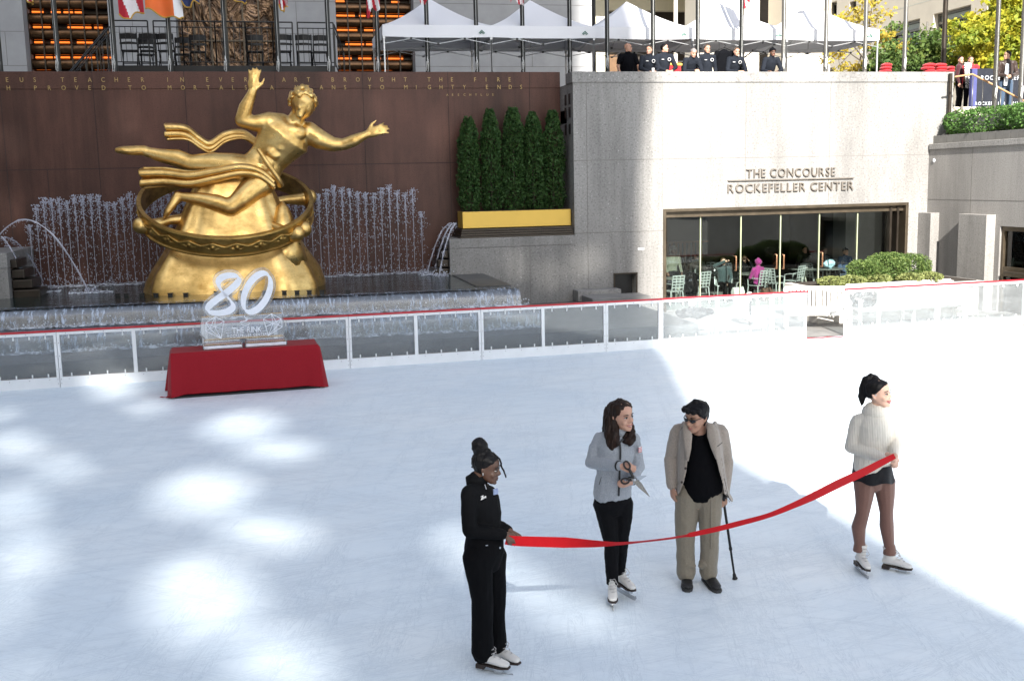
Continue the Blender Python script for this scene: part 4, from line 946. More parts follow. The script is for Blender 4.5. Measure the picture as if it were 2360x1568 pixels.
mat('edging_stone', (.17, .165, .155), .8, var=.15)
he = thing('hedge_trough', 'grey ribbed stone trough along the top of the side wall', 'planter', (XR + .4, 24, ztp + .16))
mb = MB(); hz = .23
for i in range(52): y = 12.1 + i * .3; mb.box((XR + .12, y, ztp + .161), (XR + .2, y + .285, ztp + .161 + hz))
mb.box((XR + .2, 12.1, ztp + .161), (XR + 1.4, YC - .1, ztp + .161 + hz - .03)); loc(mb.build('trough', 'edging_stone'), he)
foliage_mat('hedge_leaf', [(.02, .05, .012), (.055, .13, .028), (.11, .21, .05), (.17, .28, .07)], scale=6)
foliage_mat('box_leaf', [(.03, .06, .018), (.075, .13, .035), (.15, .21, .06), (.24, .28, .09)], scale=7)
foliage_mat('juniper_leaf', [(.10, .13, .05), (.22, .25, .09), (.34, .35, .13)], scale=7)
def bush(name, lab, cat, c, r, n, size, m, seed, power=2.6, group=None, box=False):
    rg = random.Random(seed); t = thing(name, lab, cat, (c[0], c[1], c[2]), 0, group)
    mb = MB()
    for k in range(5): a_ = rg.uniform(0, 6.28); mb.tube([(0, 0, 0), (r[0] * .5 * math.cos(a_), r[1] * .5 * math.sin(a_), r[2] * .9)], [.025, .008], 5)
    mb.build('stems', 'bark', t)
    pts = []
    while len(pts) < n:
        v = Vector((rg.uniform(-1, 1), rg.uniform(-1, 1), rg.uniform(-1, 1)))
        d = (abs(v.x) ** power + abs(v.y) ** power + abs(v.z) ** power) ** (1 / power)
        k = 1 + .16 * lump((v.x * 1.5 * r[0] + seed, v.y * 1.5 * r[1], v.z * 1.5 * r[2]), 1.6)
        if d > 1 or d < .5: continue
        if rg.random() > (d ** 2.5): continue
        pts.append(Vector((v.x * r[0] * k, v.y * r[1] * k, r[2] + v.z * r[2] * k)))
    mb = MB(); cc = Vector((0, 0, r[2])); leaves(mb, pts, size, rg, 1.5, out=lambda p: (p - cc).normalized() * .9)
    mb.build('crown', m, t, fix=False); return t
ymid = (15 + YC) / 2
rgx = random.Random(4); 
for i in range(4):
    y = YC - 1.4 - 2.5 * i
    bush('hedge_bush', ['clipped green hedge bush against the end of the concourse wall, far end of the trough', 'clipped green hedge bush before the standing man in the leather jacket', 'clipped green hedge bush at the picture edge above the side door', 'clipped green hedge bush beyond the right picture edge'][i], 'hedge', (XR + .75, y, ztp + .16 + hz - .03), (.62, 1.35, .36), 5200, .05, 'hedge_leaf', 50 + i, 4, 'hedge bushes along the side wall top')

# stone planter with round box bushes
px0 = W(1880, 668, Z=.9)
plc = W(2030, 655, Z=.92); PYAW = R(-2)
pt = thing('stone_planter', 'long pale stone planter with round box bushes behind the white benches', 'planter', (plc.x + .3, plc.y + .6, 0))
mat('pale_stone', (.56, .53, .49), .75, var=.1, scale=2)
mb = MB(); mb.box((-2.1, -.75, .013), (2.4, .75, .8)); mb.build('trough', 'pale_stone', pt, bevel=.02)
mb = MB(); mb.box((-2.2, -.85, .8), (2.5, .85, .92)); mb.build('rim', 'pale_stone', pt, bevel=.03)
mb = MB(); mb.box((-2.05, -.7, .92), (2.35, .7, .935)); mb.build('soil', 'soil', pt)
pz = .93; pc = pt.location
for i, (u, rx, rz_, lab) in enumerate([(1992, .46, .29, 'small round box bush at the left end of the stone planter'), (2043, .58, .37, 'largest round box bush, in the middle of the stone planter'), (2102, .52, .33, 'round box bush at the right of the stone planter')]):
    q = W(u, 640, Y=pc.y); bush('box_bush', lab, 'bush', (q.x, pc.y + .1 * (i - 1), pz), (rx, .5, rz_), 5200, .034, 'box_leaf', 70 + i, 2.25, 'round box bushes in the stone planter')
for i, (u, lab) in enumerate([(1915, 'pale low juniper at the left end of the stone planter'), (1960, 'low juniper under the left of the round bushes'), (2020, 'low juniper spilling in front of the largest round bush'), (2095, 'low yellow green juniper at the right of the round bushes'), (2140, 'low juniper at the right end of the stone planter')]):
    q = W(u, 660, Y=pc.y - .45); bush('juniper', lab, 'shrub', (q.x, pc.y - .5, pz - .02), (.38, .28, .13), 1300, .04, 'juniper_leaf', 90 + i, 2.2, 'low junipers in the stone planter')

# benches
mat('bench_white', (.80, .78, .74), .5, var=.04)
def make_bench(L, lab, loc_, rz):
    t = thing('slatted_bench', lab, 'bench', loc_, rz, 'white slatted benches by the stone planter')
    sh, sd = .43, .52
    for x in ([0.04, L - .04] if L < 2 else [.04, L / 2, L - .04]):
        mb = MB(); mb.box((x - .035, -sd, 0), (x + .035, -sd + .07, sh + .2 if x in (.04, L - .04) else sh - .05)); mb.build('leg', 'bench_white', t, bevel=.006)
        mb = MB(); mb.prism([(-.09, 0), (-.02, 0), (.0, sh), (.13, .94), (.06, .94), (-.07, sh)], .07, 'x', x - .035); mb.build('leg', 'bench_white', t, bevel=.006)
        mb = MB(); mb.box((x - .02, -sd + .07, sh - .27), (x + .02, -.08, sh - .2)); mb.build('stretcher', 'bench_white', t)
        if x in (.04, L - .04):
            mb = MB(); mb.tube([(x, -sd - .04, sh + .2), (x, -sd * .6, sh + .235), (x, -.2, sh + .21), (x, .06, sh + .24)], [(.045, .022)] * 4, 8, ref=(0, 0, 1), ends=True); mb.build('armrest', 'bench_white', t, smooth=True, auto=50)
    mb = MB()
    for i in range(6): y = -sd - .02 + i * .09; mb.box((.0, y, sh - .03), (L, y + .072, sh))
    mb.box((.03, -sd, sh - .09), (L - .03, -sd + .035, sh - .031)); mb.build('seat', 'bench_white', t, bevel=.005)
    mb = MB(); th = math.atan2(.13, .5); n = int(L / .095)
    Mb = Matrix.Translation((0, .02, sh + .06)) @ Matrix.Rotation(-th, 4, 'X')
    for i in range(n): x = .07 + i * (L - .14) / n; mb.box((x, -.012, .0), (x + .055, .012, .42), Mb)
    mb.box((.04, -.02, .42), (L - .04, .03, .5), Mb); mb.box((.04, -.02, -.05), (L - .04, .025, 0), Mb); mb.build('backrest', 'bench_white', t, bevel=.004); return t
p0 = W(1885, 757, Z=.012); p1 = W(1960, 752, Z=.012)
make_bench(1.55, 'white slatted bench seen through the open gap in the rink boards', (p0.x - .6, p0.y + .62, .012), R(-22))
q0 = W(1985, 752, Z=.012)
make_bench(3.1, 'long white slatted bench behind the rink boards, in front of the stone planter', (q0.x - .1, q0.y + .5, .012), R(3))
# black bag on the bench
mat('bag_black', (.016, .016, .018), .55, var=.3, bump=.6, bscale=14); mat('ball_white', (.8, .8, .8), .4)
def bag(lab, p, r, seed, name='black_bag'):
    mb = MB(); mb.ball((0, 0, r[2] * .9), r, 18, 12); mb.tube([(-r[0] * .5, 0, r[2] * 1.6), (-r[0] * .2, -.05, r[2] * 2.1), (r[0] * .2, -.05, r[2] * 1.7)], .02, 6, ends=True)
    o = soft(mb.build(name, 'bag_black'), .022, 2, .5, (.05, 5, (1, 1, 1))); o.location = p; tag(o, lab, 'bag'); return o
bag('big slumped black bag on the long white bench', (q0.x + .25, q0.y + .28, .455), (.42, .22, .22), 1)
bp_ = W(1608, 735, Z=Z3)
bag('flat black bag lying on the stone plinth before the shop front', (bp_.x + .05, bp_.y + .3, Z3), (.46, .25, .12), 2)
mb = MB(); mb.ball((0, 0, .09), .09, 16, 10); o = mb.build('white_ball', 'ball_white', smooth=True); o.location = (bp_.x - .02, bp_.y + .3, Z3 + .24); tag(o, 'white ball resting on the flat black bag', 'ball')
mb = MB(); p = W(1752, 755, Z=.012)
for k in range(7): mb.tube([(math.cos(t * .5236) * (.13 + .012 * k) + .03 * math.sin(k * 2), -.02 + .03 * k, .46 + math.sin(t * .5236) * (.32 + .02 * (k % 3))) for t in range(13)], .017, 6)
mat('hose_white', (.74, .73, .69), .45); ho = thing('hose_reel', 'coiled white hose hung on a post behind the rink boards', 'hose', (p.x, p.y + .45, .012)); mb.build('hose', 'hose_white', ho, smooth=True)
mb = MB(); mb.tube([(0, .12, 0), (0, .12, .8), (0, -.05, .82)], .025, 8); mb.build('post', 'black_metal', ho, smooth=True, auto=40)
# low stone walls of the ramp by the vent, and a wire across the gap
mb = MB(); a1, a2 = W(1326, 668, Y=YC - .25), W(1417, 667, Y=YC - .25)
mb.box((a1.x, YC - .5, Z3 + .002), (a2.x + .1, YC - .02, a1.z)); tag(mb.build('low_wall', 'grey_granite', bevel=.012), 'low grey granite wall left of the square vent', 'wall')
b1 = W(1350, 681, Y=YC - .9)
mb = MB(); mb.box((b1.x, YC - 1.5, Z3 + .003), (b1.x + 1.6, YC - .52, b1.z - .02)); tag(mb.build('low_wall', 'terrace_stone', bevel=.012), 'low sloped stone block in front of the square vent', 'wall')
c1, c2 = W(1857, 781, Z=.012), W(1944, 776, Z=.012)
mb = MB(); mb.tube([c1.lerp(c2, t / 12) + Vector((0, .03 * math.sin(t * 1.1), .012)) for t in range(13)], .012, 6); mat('red_wire', (.6, .05, .06), .5); tag(mb.build('red_cable', 'red_wire', smooth=True), 'thin red cable across the open gap in the boards', 'cable')
flush()
# ================================================================== people
def skin(name, c):
    m = mat(name, c, .5, var=.06, scale=9); b = m.node_tree.nodes['Principled BSDF']
    b.inputs['Subsurface Weight'].default_value = .08; b.inputs['Subsurface Radius'].default_value = (.01, .004, .002); return name
skin('skin_dark', (.075, .036, .022)); skin('skin_light', (.50, .28, .20)); skin('skin_tan', (.42, .23, .155)); skin('skin_pale', (.58, .36, .27)); skin('skin_brown', (.12, .06, .038))
mat('eye_dark', (.012, .009, .008), .15); mat('eye_white', (.50, .47, .45), .4); mat('brow_dark', (.015, .010, .008), .8); mat('lip_red', (.36, .045, .05), .4); mat('lip_natural', (.36, .13, .11), .45); mat('lip_dark', (.06, .022, .02), .45)
mat('hair_black', (.0045, .004, .0045), .5, spec=.18, var=.4, scale=30, stretch=(1, 1, .2), bump=.5, bscale=50); mat('hair_brown', (.018, .0085, .0055), .5, spec=.2, var=.5, scale=30, stretch=(1, 1, .2), bump=.5, bscale=50)
mat('hair_grey', (.22, .20, .19), .55, var=.4, scale=30, bump=.4); mat('hair_mid', (.06, .036, .02), .5, var=.4, scale=30, bump=.4); mat('hair_blond', (.26, .17, .08), .5, var=.3, scale=30)
def fabric(name, c, rough=.85, var=.12, fold=.5, sc=7, weave=220, sheen=.25, stretch=(1, 1, .5)):
    m, nt, b = _new(name); v = _coord(nt, stretch)
    n1 = _n(nt, 'ShaderNodeTexNoise', Scale=weave, Detail=2.0); nt.links.new(v, n1.inputs['Vector'])
    nt.links.new(_ramp(nt, n1.outputs['Fac'], [(.3, [x * (1 - var) for x in c]), (.7, [min(1, x * (1 + var)) for x in c])]), b.inputs['Base Color'])
    b.inputs['Roughness'].default_value = rough; b.inputs['Sheen Weight'].default_value = sheen; b.inputs['Specular IOR Level'].default_value = .10 if max(c) < .03 else .25
    n2 = _n(nt, 'ShaderNodeTexNoise', Scale=sc, Detail=3.0, Roughness=.5, Distortion=.8); nt.links.new(v, n2.inputs['Vector'])
    bp = _n(nt, 'ShaderNodeBump', Strength=fold, Distance=.03); nt.links.new(n2.outputs['Fac'], bp.inputs['Height']); nt.links.new(bp.outputs['Normal'], b.inputs['Normal']); return name
fabric('black_fleece', (.0032, .0034, .0042), sheen=.0); fabric('black_legging', (.0035, .0035, .0045), .7, sheen=.0); fabric('grey_fleece', (.29, .31, .34), var=.2, fold=.4); fabric('tan_wool', (.31, .265, .225), var=.22, fold=.35)
fabric('khaki', (.215, .185, .14), var=.14, fold=.4); fabric('black_knit', (.0025, .0026, .0036), fold=.3, sheen=.0); fabric('navy_fleece', (.015, .018, .025), var=.15, sheen=.0); fabric('dark_shirt', (.003, .0033, .005), sheen=.0)
fabric('tights', (.17, .088, .068), .5, sc=3, fold=.12, sheen=.1); fabric('skirt_black', (.014, .014, .017), .5, fold=.6, sheen=.03); fabric('leather_brown', (.035, .02, .016), .4, fold=.6); fabric('white_shirt', (.72, .74, .78)); fabric('jeans', (.05, .08, .13)); fabric('red_coat', (.40, .025, .035)); fabric('maroon_coat', (.05, .012, .016))
fabric('magenta_coat', (.27, .03, .17), fold=.9); fabric('blue_jacket', (.045, .075, .14), fold=.8); fabric('sage_top', (.19, .22, .19)); fabric('teal_coat', (.035, .055, .06)); fabric('stripe_green', (.12, .13, .10)); fabric('royal_blue', (.03, .08, .36))
def knit():
    m, nt, b = _new('cream_knit'); b.inputs['Roughness'].default_value = .9; b.inputs['Sheen Weight'].default_value = .4
    w = _n(nt, 'ShaderNodeTexWave', Scale=22.0, Distortion=1.2, Detail=2.0); w.wave_type = 'BANDS'; w.bands_direction = 'X'; nt.links.new(_coord(nt, (1, 1, .12)), w.inputs['Vector'])
    nt.links.new(_ramp(nt, w.outputs['Fac'], [(0, (.58, .54, .47)), (1, (.68, .64, .57))]), b.inputs['Base Color'])
    bp = _n(nt, 'ShaderNodeBump', Strength=.5, Distance=.01); nt.links.new(w.outputs['Fac'], bp.inputs['Height']); nt.links.new(bp.outputs['Normal'], b.inputs['Normal'])
knit()
mat('boot_white', (.66, .64, .61), .38, var=.06, coat=.2); mat('boot_brown', (.03, .018, .013), .5); mat('blade_steel', (.55, .56, .58), .25, metal=.9); mat('lace_grey', (.45, .43, .42), .7); mat('shoe_black', (.014, .013, .013), .45, bump=.3); mat('glasses_dark', (.01, .01, .012), .1); mat('silver', (.62, .62, .63), .25, metal=.9); mat('zip_black', (.01, .01, .011), .5); mat('badge_white', (.6, .6, .6), .6)

def V(*a): return Vector(a)
def facevec(f): return Vector((f[0], f[1], 0)).normalized()
def headM(base, look, pitch=0.0, tilt=0.0):
    # local head frame: +y forward, +x its right, z up; origin below the skull at chin level
    f = facevec(look); rz = math.atan2(-f.x, f.y)
    return Matrix.Translation(base) @ Matrix.Rotation(rz, 4, 'Z') @ Matrix.Rotation(-pitch, 4, 'X') @ Matrix.Rotation(tilt, 4, 'Y')
HEAD = [(-.0, .10, .20, .36), (.05, .17, .06, .405), (.12, .225, -.06, .405), (.20, .26, -.20, .395), (.30, .285, -.32, .39), (.40, .305, -.40, .385), (.49, .315, -.43, .362), (.56, .325, -.45, .385), (.64, .33, -.46, .392), (.74, .325, -.45, .37), (.83, .295, -.40, .31), (.91, .225, -.31, .21), (.97, .125, -.18, .08), (1.0, .04, -.08, -.02)]
def add_head(mb, M, hh, nose=1.0):
    rings = []
    for z, hw, y0, y1 in HEAD:
        c = (y0 + y1) / 2; d = (y1 - y0) / 2
        rings.append([M @ Vector((hw * hh * math.copysign(abs(math.cos(2 * math.pi * j / 24)) ** .92, math.cos(2 * math.pi * j / 24)), (c + d * math.sin(2 * math.pi * j / 24)) * hh, z * hh)) for j in range(24)])
    mb.loft(rings)
    P = lambda x, y, z: M @ Vector((x * hh, y * hh, z * hh))
    n = nose
    mb.tube([P(0, .35, .56), P(0, .40, .47), P(0, .44 + .03 * n, .37), P(0, .42, .335)], [(.03 * hh, .03 * hh), (.038 * hh, .04 * hh), (.055 * hh, .05 * hh), (.05 * hh, .03 * hh)], 8, ends=True)
    for s in (-1, 1):
        mb.ball(P(s * .055, .41, .355), .038 * hh, 8, 6); mb.ball(P(s * .17, .27, .33), .10 * hh, 8, 6)
        mb.tube([P(s * .31, -.02, .52), P(s * .345, -.05, .49), P(s * .34, -.03, .38), P(s * .31, .0, .33)], [.035 * hh, .05 * hh, .04 * hh, .03 * hh], 8, ends=True)
    mb.tube([P(-.08, .385, .225), P(0, .415, .235), P(.08, .385, .225)], [.022 * hh, .035 * hh, .022 * hh], 8, ends=True); mb.tube([P(-.07, .38, .175), P(0, .41, .175), P(.07, .38, .175)], [.022 * hh, .036 * hh, .022 * hh], 8, ends=True)
    mb.ball(P(0, .36, .05), .07 * hh, 8, 6)
def face_bits(par, M, hh, lip='lip_natural', smile=0.0, brow='brow_dark', glasses=False, open_mouth=False):
    P = lambda x, y, z: M @ Vector((x * hh, y * hh, z * hh))
    for s in (-1, 1):
        mb = MB(); mb.tube([P(s * .08, .352, .485), P(s * .135, .362, .495), P(s * .20, .325, .485)], [(.010 * hh, .02 * hh), (.030 * hh, .02 * hh), (.008 * hh, .02 * hh)], 8, ref=M.to_3x3() @ V(0, 1, 0), ends=True); e = mb.build('eye', 'eye_white', par, smooth=True)
        mb = MB(); mb.ball(P(s * .138, .372, .494), .030 * hh, 8, 6); mb.tube([P(s * .07, .366, .505), P(s * .14, .378, .525), P(s * .21, .335, .51)], [.008 * hh, .012 * hh, .008 * hh], 6); mb.build('iris', 'eye_dark', e, smooth=True)
        mb = MB(); mb.tube([P(s * .06, .395, .575), P(s * .14, .395, .605), P(s * .24, .32, .585)], [.012 * hh, .016 * hh, .008 * hh], 6, ends=True); mb.build('eyebrow', brow, par, smooth=True)
    mb = MB(); w = .10 + .04 * smile
    mb.tube([P(-w, .375, .215 + .03 * smile), P(-w * .4, .418, .222), P(0, .428, .218), P(w * .4, .418, .222), P(w, .375, .215 + .03 * smile)], [.008 * hh, .022 * hh, .018 * hh, .022 * hh, .008 * hh], 8, ends=True)
    mb.tube([P(-w, .375, .205 + .03 * smile), P(-w * .4, .41, .175), P(0, .42, .165), P(w * .4, .41, .175), P(w, .375, .205 + .03 * smile)], [.008 * hh, .020 * hh, .026 * hh, .020 * hh, .008 * hh], 8, ends=True)
    lp = mb.build('lips', lip, par, smooth=True)
    if open_mouth: mb = MB(); mb.tube([P(-w * .75, .395, .205), P(0, .434, .195), P(w * .75, .395, .205)], [.008 * hh, .018 * hh, .008 * hh], 8, ends=True); mb.build('teeth', 'eye_white', lp, smooth=True)
    if glasses:
        mb = MB()
        for s in (-1, 1): mb.tube([P(s * .05, .42, .50), P(s * .14, .425, .49), P(s * .24, .36, .50)], [(.05 * hh, .012 * hh), (.075 * hh, .012 * hh), (.05 * hh, .012 * hh)], 10, ref=M.to_3x3() @ V(0, 1, 0), ends=True); mb.tube([P(s * .25, .36, .53), P(s * .345, .1, .53), P(s * .35, -.05, .50)], .012 * hh, 6)
        mb.tube([P(-.06, .43, .53), P(.06, .43, .53)], .014 * hh, 6); mb.build('sunglasses', 'glasses_dark', par, smooth=True)
def hair_cap(mb, M, hh, front=.80, side=.50, back=.18, puff=.035, ex=1.0):
    # shell that leaves the face free: rings run from nape to crown
    for z in [i / 20 for i in range(0, 21)]:
        pass
    n = 28; rings = []
    for k in range(15):
        z = back + (1.0 + puff - back) * k / 14
        i = max(0, min(len(HEAD) - 2, next((q for q in range(len(HEAD) - 1) if HEAD[q + 1][0] >= min(z, .999)), len(HEAD) - 2)))
        a, b = HEAD[i], HEAD[i + 1]; t = min(1, max(0, (min(z, 1) - a[0]) / (b[0] - a[0]))); hw, y0, y1 = [a[q] * (1 - t) + b[q] * t for q in (1, 2, 3)]
        hw += puff * ex; y0 -= puff * 1.3 * ex; y1 += puff
        # front limit of the hair at this height
        if z < side: lim = -.06
        elif z < front: lim = -.06 + (y1 + .06) * ((z - side) / (front - side)) ** 1.1 * .86
        else: lim = y1
        ring = []
        for j in range(n):
            t_ = 2 * math.pi * j / n; x = hw * math.cos(t_); c = (y0 + y1) / 2; y = c + (y1 - y0) / 2 * math.sin(t_)
            if y > lim: y = lim
            ring.append(M @ Vector((x * hh, y * hh, z * hh)))
        rings.append(ring)
    rings.append([M @ Vector((0.02 * hh * math.cos(2 * math.pi * j / n), (-.05 + .02 * math.sin(2 * math.pi * j / n)) * hh, (1.0 + puff * 1.5) * hh)) for j in range(n)])
    mb.loft(rings)
def add_hand(mb, w, d, n, side, curl=.4, k=1.0, thumb=1.0, spread=.012):
    # w wrist, d finger direction, n back-of-hand normal; fingers bend away from n; side +1/-1 puts the thumb
    d = Vector(d).normalized(); n = Vector(n); n = (n - d * n.dot(d)).normalized(); s = d.cross(n).normalized() * side
    mb.tube([w - d * .01, w + d * .03 * k, w + d * .065 * k, w + d * .088 * k], [(.024 * k, .017 * k), (.034 * k, .016 * k), (.040 * k, .015 * k), (.037 * k, .012 * k)], 10, ref=n, ends=True)
    for i in range(4):
        L = (.070, .078, .072, .056)[i] * k; o = w + d * (.088, .092, .090, .082)[i] * k + s * (.030 - .0205 * i) * k
        a1, a2, a3 = curl * .7 + .05 * i, curl * 1.9 + .05 * i, curl * 2.9; p = o; pts = [o - d * .015 * k]
        for fr, a in ((.45, a1), (.32, a2), (.23, a3)): p = p + (d * math.cos(a) - n * math.sin(a) + s * spread * (1.5 - i) * 4 * .2) * L * fr; pts.append(p)
        mb.tube(pts, [.0092 * k, .0090 * k, .0082 * k, .0068 * k], 7, ends=True)
    t0 = w + d * .025 * k + s * .026 * k
    mb.tube([t0, t0 + (d * .6 + s * .75 - n * .35 * curl).normalized() * .034 * k, t0 + (d * 1.2 + s * (.7 - .5 * curl) * thumb - n * .9 * curl).normalized() * .066 * k], [.0125 * k, .0105 * k, .008 * k], 7, ends=True)
def limb(mb, pts, rad, n=12): mb.tube(pts, rad, n, ends=True)

def skate(par, ankle, toe_dir, lean=0.0, up=None, blade_to=None, roll=0.0):
    # ankle is above the heel; toe_dir horizontal heading; lean tips the toe down
    f = facevec(toe_dir); rz = math.atan2(-f.x, f.y)
    M = Matrix.Translation(ankle) @ Matrix.Rotation(rz, 4, 'Z') @ Matrix.Rotation(-lean, 4, 'X') @ Matrix.Rotation(roll, 4, 'Y')
    mb = MB(); X = lambda *a: M @ Vector(a)
    # boot: rings from cuff down to the instep and forward to the toe
    mb.loft([[M @ Vector((rx * math.cos(2 * math.pi * j / 16), cy + ry * math.sin(2 * math.pi * j / 16), z)) for j in range(16)] for z, rx, ry, cy in [(.085, .048, .058, -.002), (.05, .044, .054, .002), (.0, .041, .056, .006), (-.035, .040, .066, .014), (-.06, .042, .075, .022)]])
    mb.tube([X(0, -.035, -.055), X(0, .04, -.045), X(0, .10, -.055), X(0, .16, -.068), X(0, .195, -.072)], [(.036, .030), (.040, .040), (.043, .034), (.043, .026), (.034, .020)], 14, ref=M.to_3x3() @ V(0, 0, 1), ends=True)
    b = soft(mb.build('skate_boot', 'boot_white', par), .006, 2)
    mb = MB()
    sole = [(-.036, -.05), (.036, -.05), (.034, .04), (.046, .12), (.044, .17), (.022, .215), (-.022, .215), (-.044, .17), (-.046, .12), (-.034, .04)]
    mb.prism(sole, .012, 'z', -.101, M); mb.box((-.03, -.055, -.128), (.03, .012, -.1012), M); mb.build('sole', 'boot_brown', b)
    mb = MB(); mb.box((-.022, -.045, -.142), (.022, .0, -.1285), M); mb.box((-.02, .09, -.142), (.02, .16, -.1015), M)
    mb.prism([(-.075, -.158), (-.06, -.146), (.20, -.146), (.235, -.135), (.246, -.150), (.225, -.178), (.19, -.183), (-.06, -.183), (-.085, -.172)], .005, 'x', -.0025, M); mb.build('blade', 'blade_steel', b)
    mb = MB()
    for i in range(6):
        y, z = .055 + i * .018, .055 - i * .022
        mb.tube([X(-.026, y - .012, z), X(0, y + .012 + .006, z + .004), X(.026, y - .012, z - .008)], .003, 5)
    mb.tube([X(-.02, .06, .06), X(-.045, .085, .02), X(-.02, .09, -.0)], .003, 5); mb.build('laces', 'lace_grey', b)
    return b

# ---- the four on the ice: limbs are set out in a frame turned to the viewer (x right, y away, z up)
def view_root(name, label, u, v):
    g = W(u, v, Z=0.0); d = Vector((g.x, g.y, 0)).normalized(); rz = math.atan2(-d.x, d.y)
    t = thing(name, label, 'person', g, rz); inv = (Matrix.Translation(g) @ Matrix.Rotation(rz, 4, 'Z')).inverted()
    def P(u_, v_, dep=0.0):
        r = W(u_, v_, T=1.0) - CP; k = ((g - CP).dot(d) + dep) / r.dot(d); return inv @ (CP + r * k)
    return t, P, inv

# ---------------- skater in black
def ZA(x, y): return (1240 + x * .4552) * .8194, (1200 + y * .4552) * .8194
ra, PA_, invA = view_root('person', 'young skater with a hair bun in a black tracksuit, at the ribbon\'s left end', *ZA(310, 1468))
A = lambda x, y, d=0.0: PA_(*ZA(x, y), d)
f = V(.93, -.36, 0)
neck = A(232, 320, .0); chin = A(262, 335, -.0); pel = A(270, 760); wai = A(262, 620); che = A(240, 450); shN = A(172, 395, -.15); elN = A(178, 640, -.20); wrN = A(395, 665, -.14)
shF = A(300, 400, .15); elF = A(330, 610, .14); wrF = A(425, 640, .0)
MA = headM(A(264, 334, 0), V(.97, -.25, 0), R(13)); hhA = .235
mb = MB(); add_head(mb, MA, hhA); limb(mb, [A(225, 355), A(236, 310), A(262, 262)], [.062, .055, .06])
limb(mb, [A(262, 800), pel, wai, che, A(232, 380)], [(.12, .09), (.14, .10), (.11, .09), (.13, .10), (.09, .07)])
for s, e, w in ((shN, elN, wrN), (shF, elF, wrF)): limb(mb, [s + V(0, 0, -.05), e, w], [.045, .036, .026]); limb(mb, [A(235, 400) + V(0, 0, -.04), s + V(0, 0, -.05)], [.05, .035])
add_hand(mb, wrN, A(462, 690, -.10) - wrN, V(-.15, -.75, .7), 1, .55); add_hand(mb, wrF + V(0, 0, .0), A(490, 672, -.02) - wrF, V(0, .3, 1), -1, .5)
for h, k_, a_ in ((A(235, 790, -.08), A(250, 1060, -.09), A(268, 1400, -.08)), (A(320, 790, .08), A(335, 1050, .09), A(345, 1350, .10))): limb(mb, [h, k_, a_], [.075, .05, .036])
body = soft(mb.build('body', 'skin_dark', ra), .0075, 2, .45); face_bits(body, MA, hhA, 'lip_dark')
mb = MB(); hair_cap(mb, MA, hhA, .82, .44, .30, .045); mb.ball(A(238, 118), (.062, .062, .066), 14, 10); limb(mb, [A(240, 165), A(238, 130)], [.045, .05]); limb(mb, [A(215, 240), A(190, 250, .02)], [.02, .006])
soft(mb.build('hair', 'hair_black', body), .009, 1, .5, (.006, 26, (1, 1, 1)))
mb = MB(); pts = [MA @ (V(0, y, z) * hhA) for y, z in ((.20, .93), (.36, .84), (.435, .73), (.45, .64), (.50, .58), (.56, .52), (.60, .44), (.66, .37), (.68, .30))]; mb.tube([p + V(0, 0, .004 * math.sin(i * 2.5)) for i, p in enumerate(pts)], [.007] * 6 + [.006, .006, .005], 6, ends=True); mb.build('loose_braid', 'hair_black', body, smooth=True)
mb = MB(); p = A(259, 293, -.085); mb.tube([p + V(0, 0, .008), p + V(.003, -.003, 0), p + V(0, 0, -.009)], .003, 6, ends=True); mb.build('earring', 'silver', body, smooth=True)
mb = MB()
mb.tube([A(268, 750), A(268, 700), wai, A(262, 540), A(245, 450), A(232, 390), A(228, 352), A(220, 318, .0)], [(.165, .150), (.158, .145), (.150, .125), (.165, .135), (.175, .135), (.135, .10), (.072, .070), (.068, .068)], 20, ref=f, ends=True)
for s, e, w in ((shN, elN, wrN), (shF, elF, wrF)):
    limb(mb, [A(235, 405), s + V(0, 0, -.02)], [.088, .066]); limb(mb, [s + V(0, 0, -.025), s.lerp(e, .5), e], [.064, .060, .053]); limb(mb, [e, e.lerp(w, .5), w + (w - e).normalized() * -.02], [.058, .052, .040])
jk = soft(mb.build('jacket', 'black_fleece', ra), .009, 2, .5, (.006, 7, (1, 1, .6)))
mb = MB(); c_ = A(222, 318); mb.tube([A(226, 350), A(219, 318), A(216, 300)], [(.083, .083), (.080, .080), (.078, .078)], 16, ref=f); mb.build('collar', 'black_fleece', jk, smooth=True)
mb = MB(); mb.tube([A(272, 355, -.085), A(281, 385, -.12)], .004, 6); mb.tube([A(366, 738, -.16), A(366, 750, -.16)], .006, 6); mb.tube([A(278, 730, -.168), A(292, 728, -.172)], .006, 6); mb.build('zip_pull', 'silver', jk)
mb = MB(); q = A(247, 447, -.185); e1 = (A(268, 437, -.17) - q); 
Mx = Matrix((e1.normalized(), V(0, 0, 1), e1.normalized().cross(V(0, 0, 1)))).transposed().to_4x4(); Mx.translation = q + V(-.0, -.012, 0)
for i, c in enumerate('Zoe'): glyph(mb, c, Mx @ Matrix.Translation((i * .017, 0, 0)), .026 if c == 'Z' else .020, .004)
mb.build('stitched_name', 'badge_white', jk)
mb = MB(); q = A(338, 398, -.10); mb.box((-.02, -.004, -.022), (.02, .004, .022), Matrix.Translation(q) @ Matrix.Rotation(R(35), 4, 'Z')); mat('badge_blue', (.16, .2, .32), .6); mb.build('chest_badge', 'badge_blue', jk)
mb = MB()
mb.tube([A(266, 690), A(268, 760), A(270, 815)], [(.140, .132), (.165, .150), (.15, .13)], 20, ref=f, ends=True)
limb(mb, [A(228, 790, -.07), A(240, 920, -.08), A(252, 1060, -.09), A(258, 1220, -.09), A(262, 1392, -.08)], [.118, .100, .084, .080, .088]); limb(mb, [A(322, 790, .08), A(330, 920, .08), A(340, 1060, .09), A(343, 1200, .10), A(345, 1340, .10)], [.108, .090, .076, .072, .078])
soft(mb.build('trousers', 'black_fleece', ra), .009, 2, .5, (.009, 6, (1, 1, .5)))
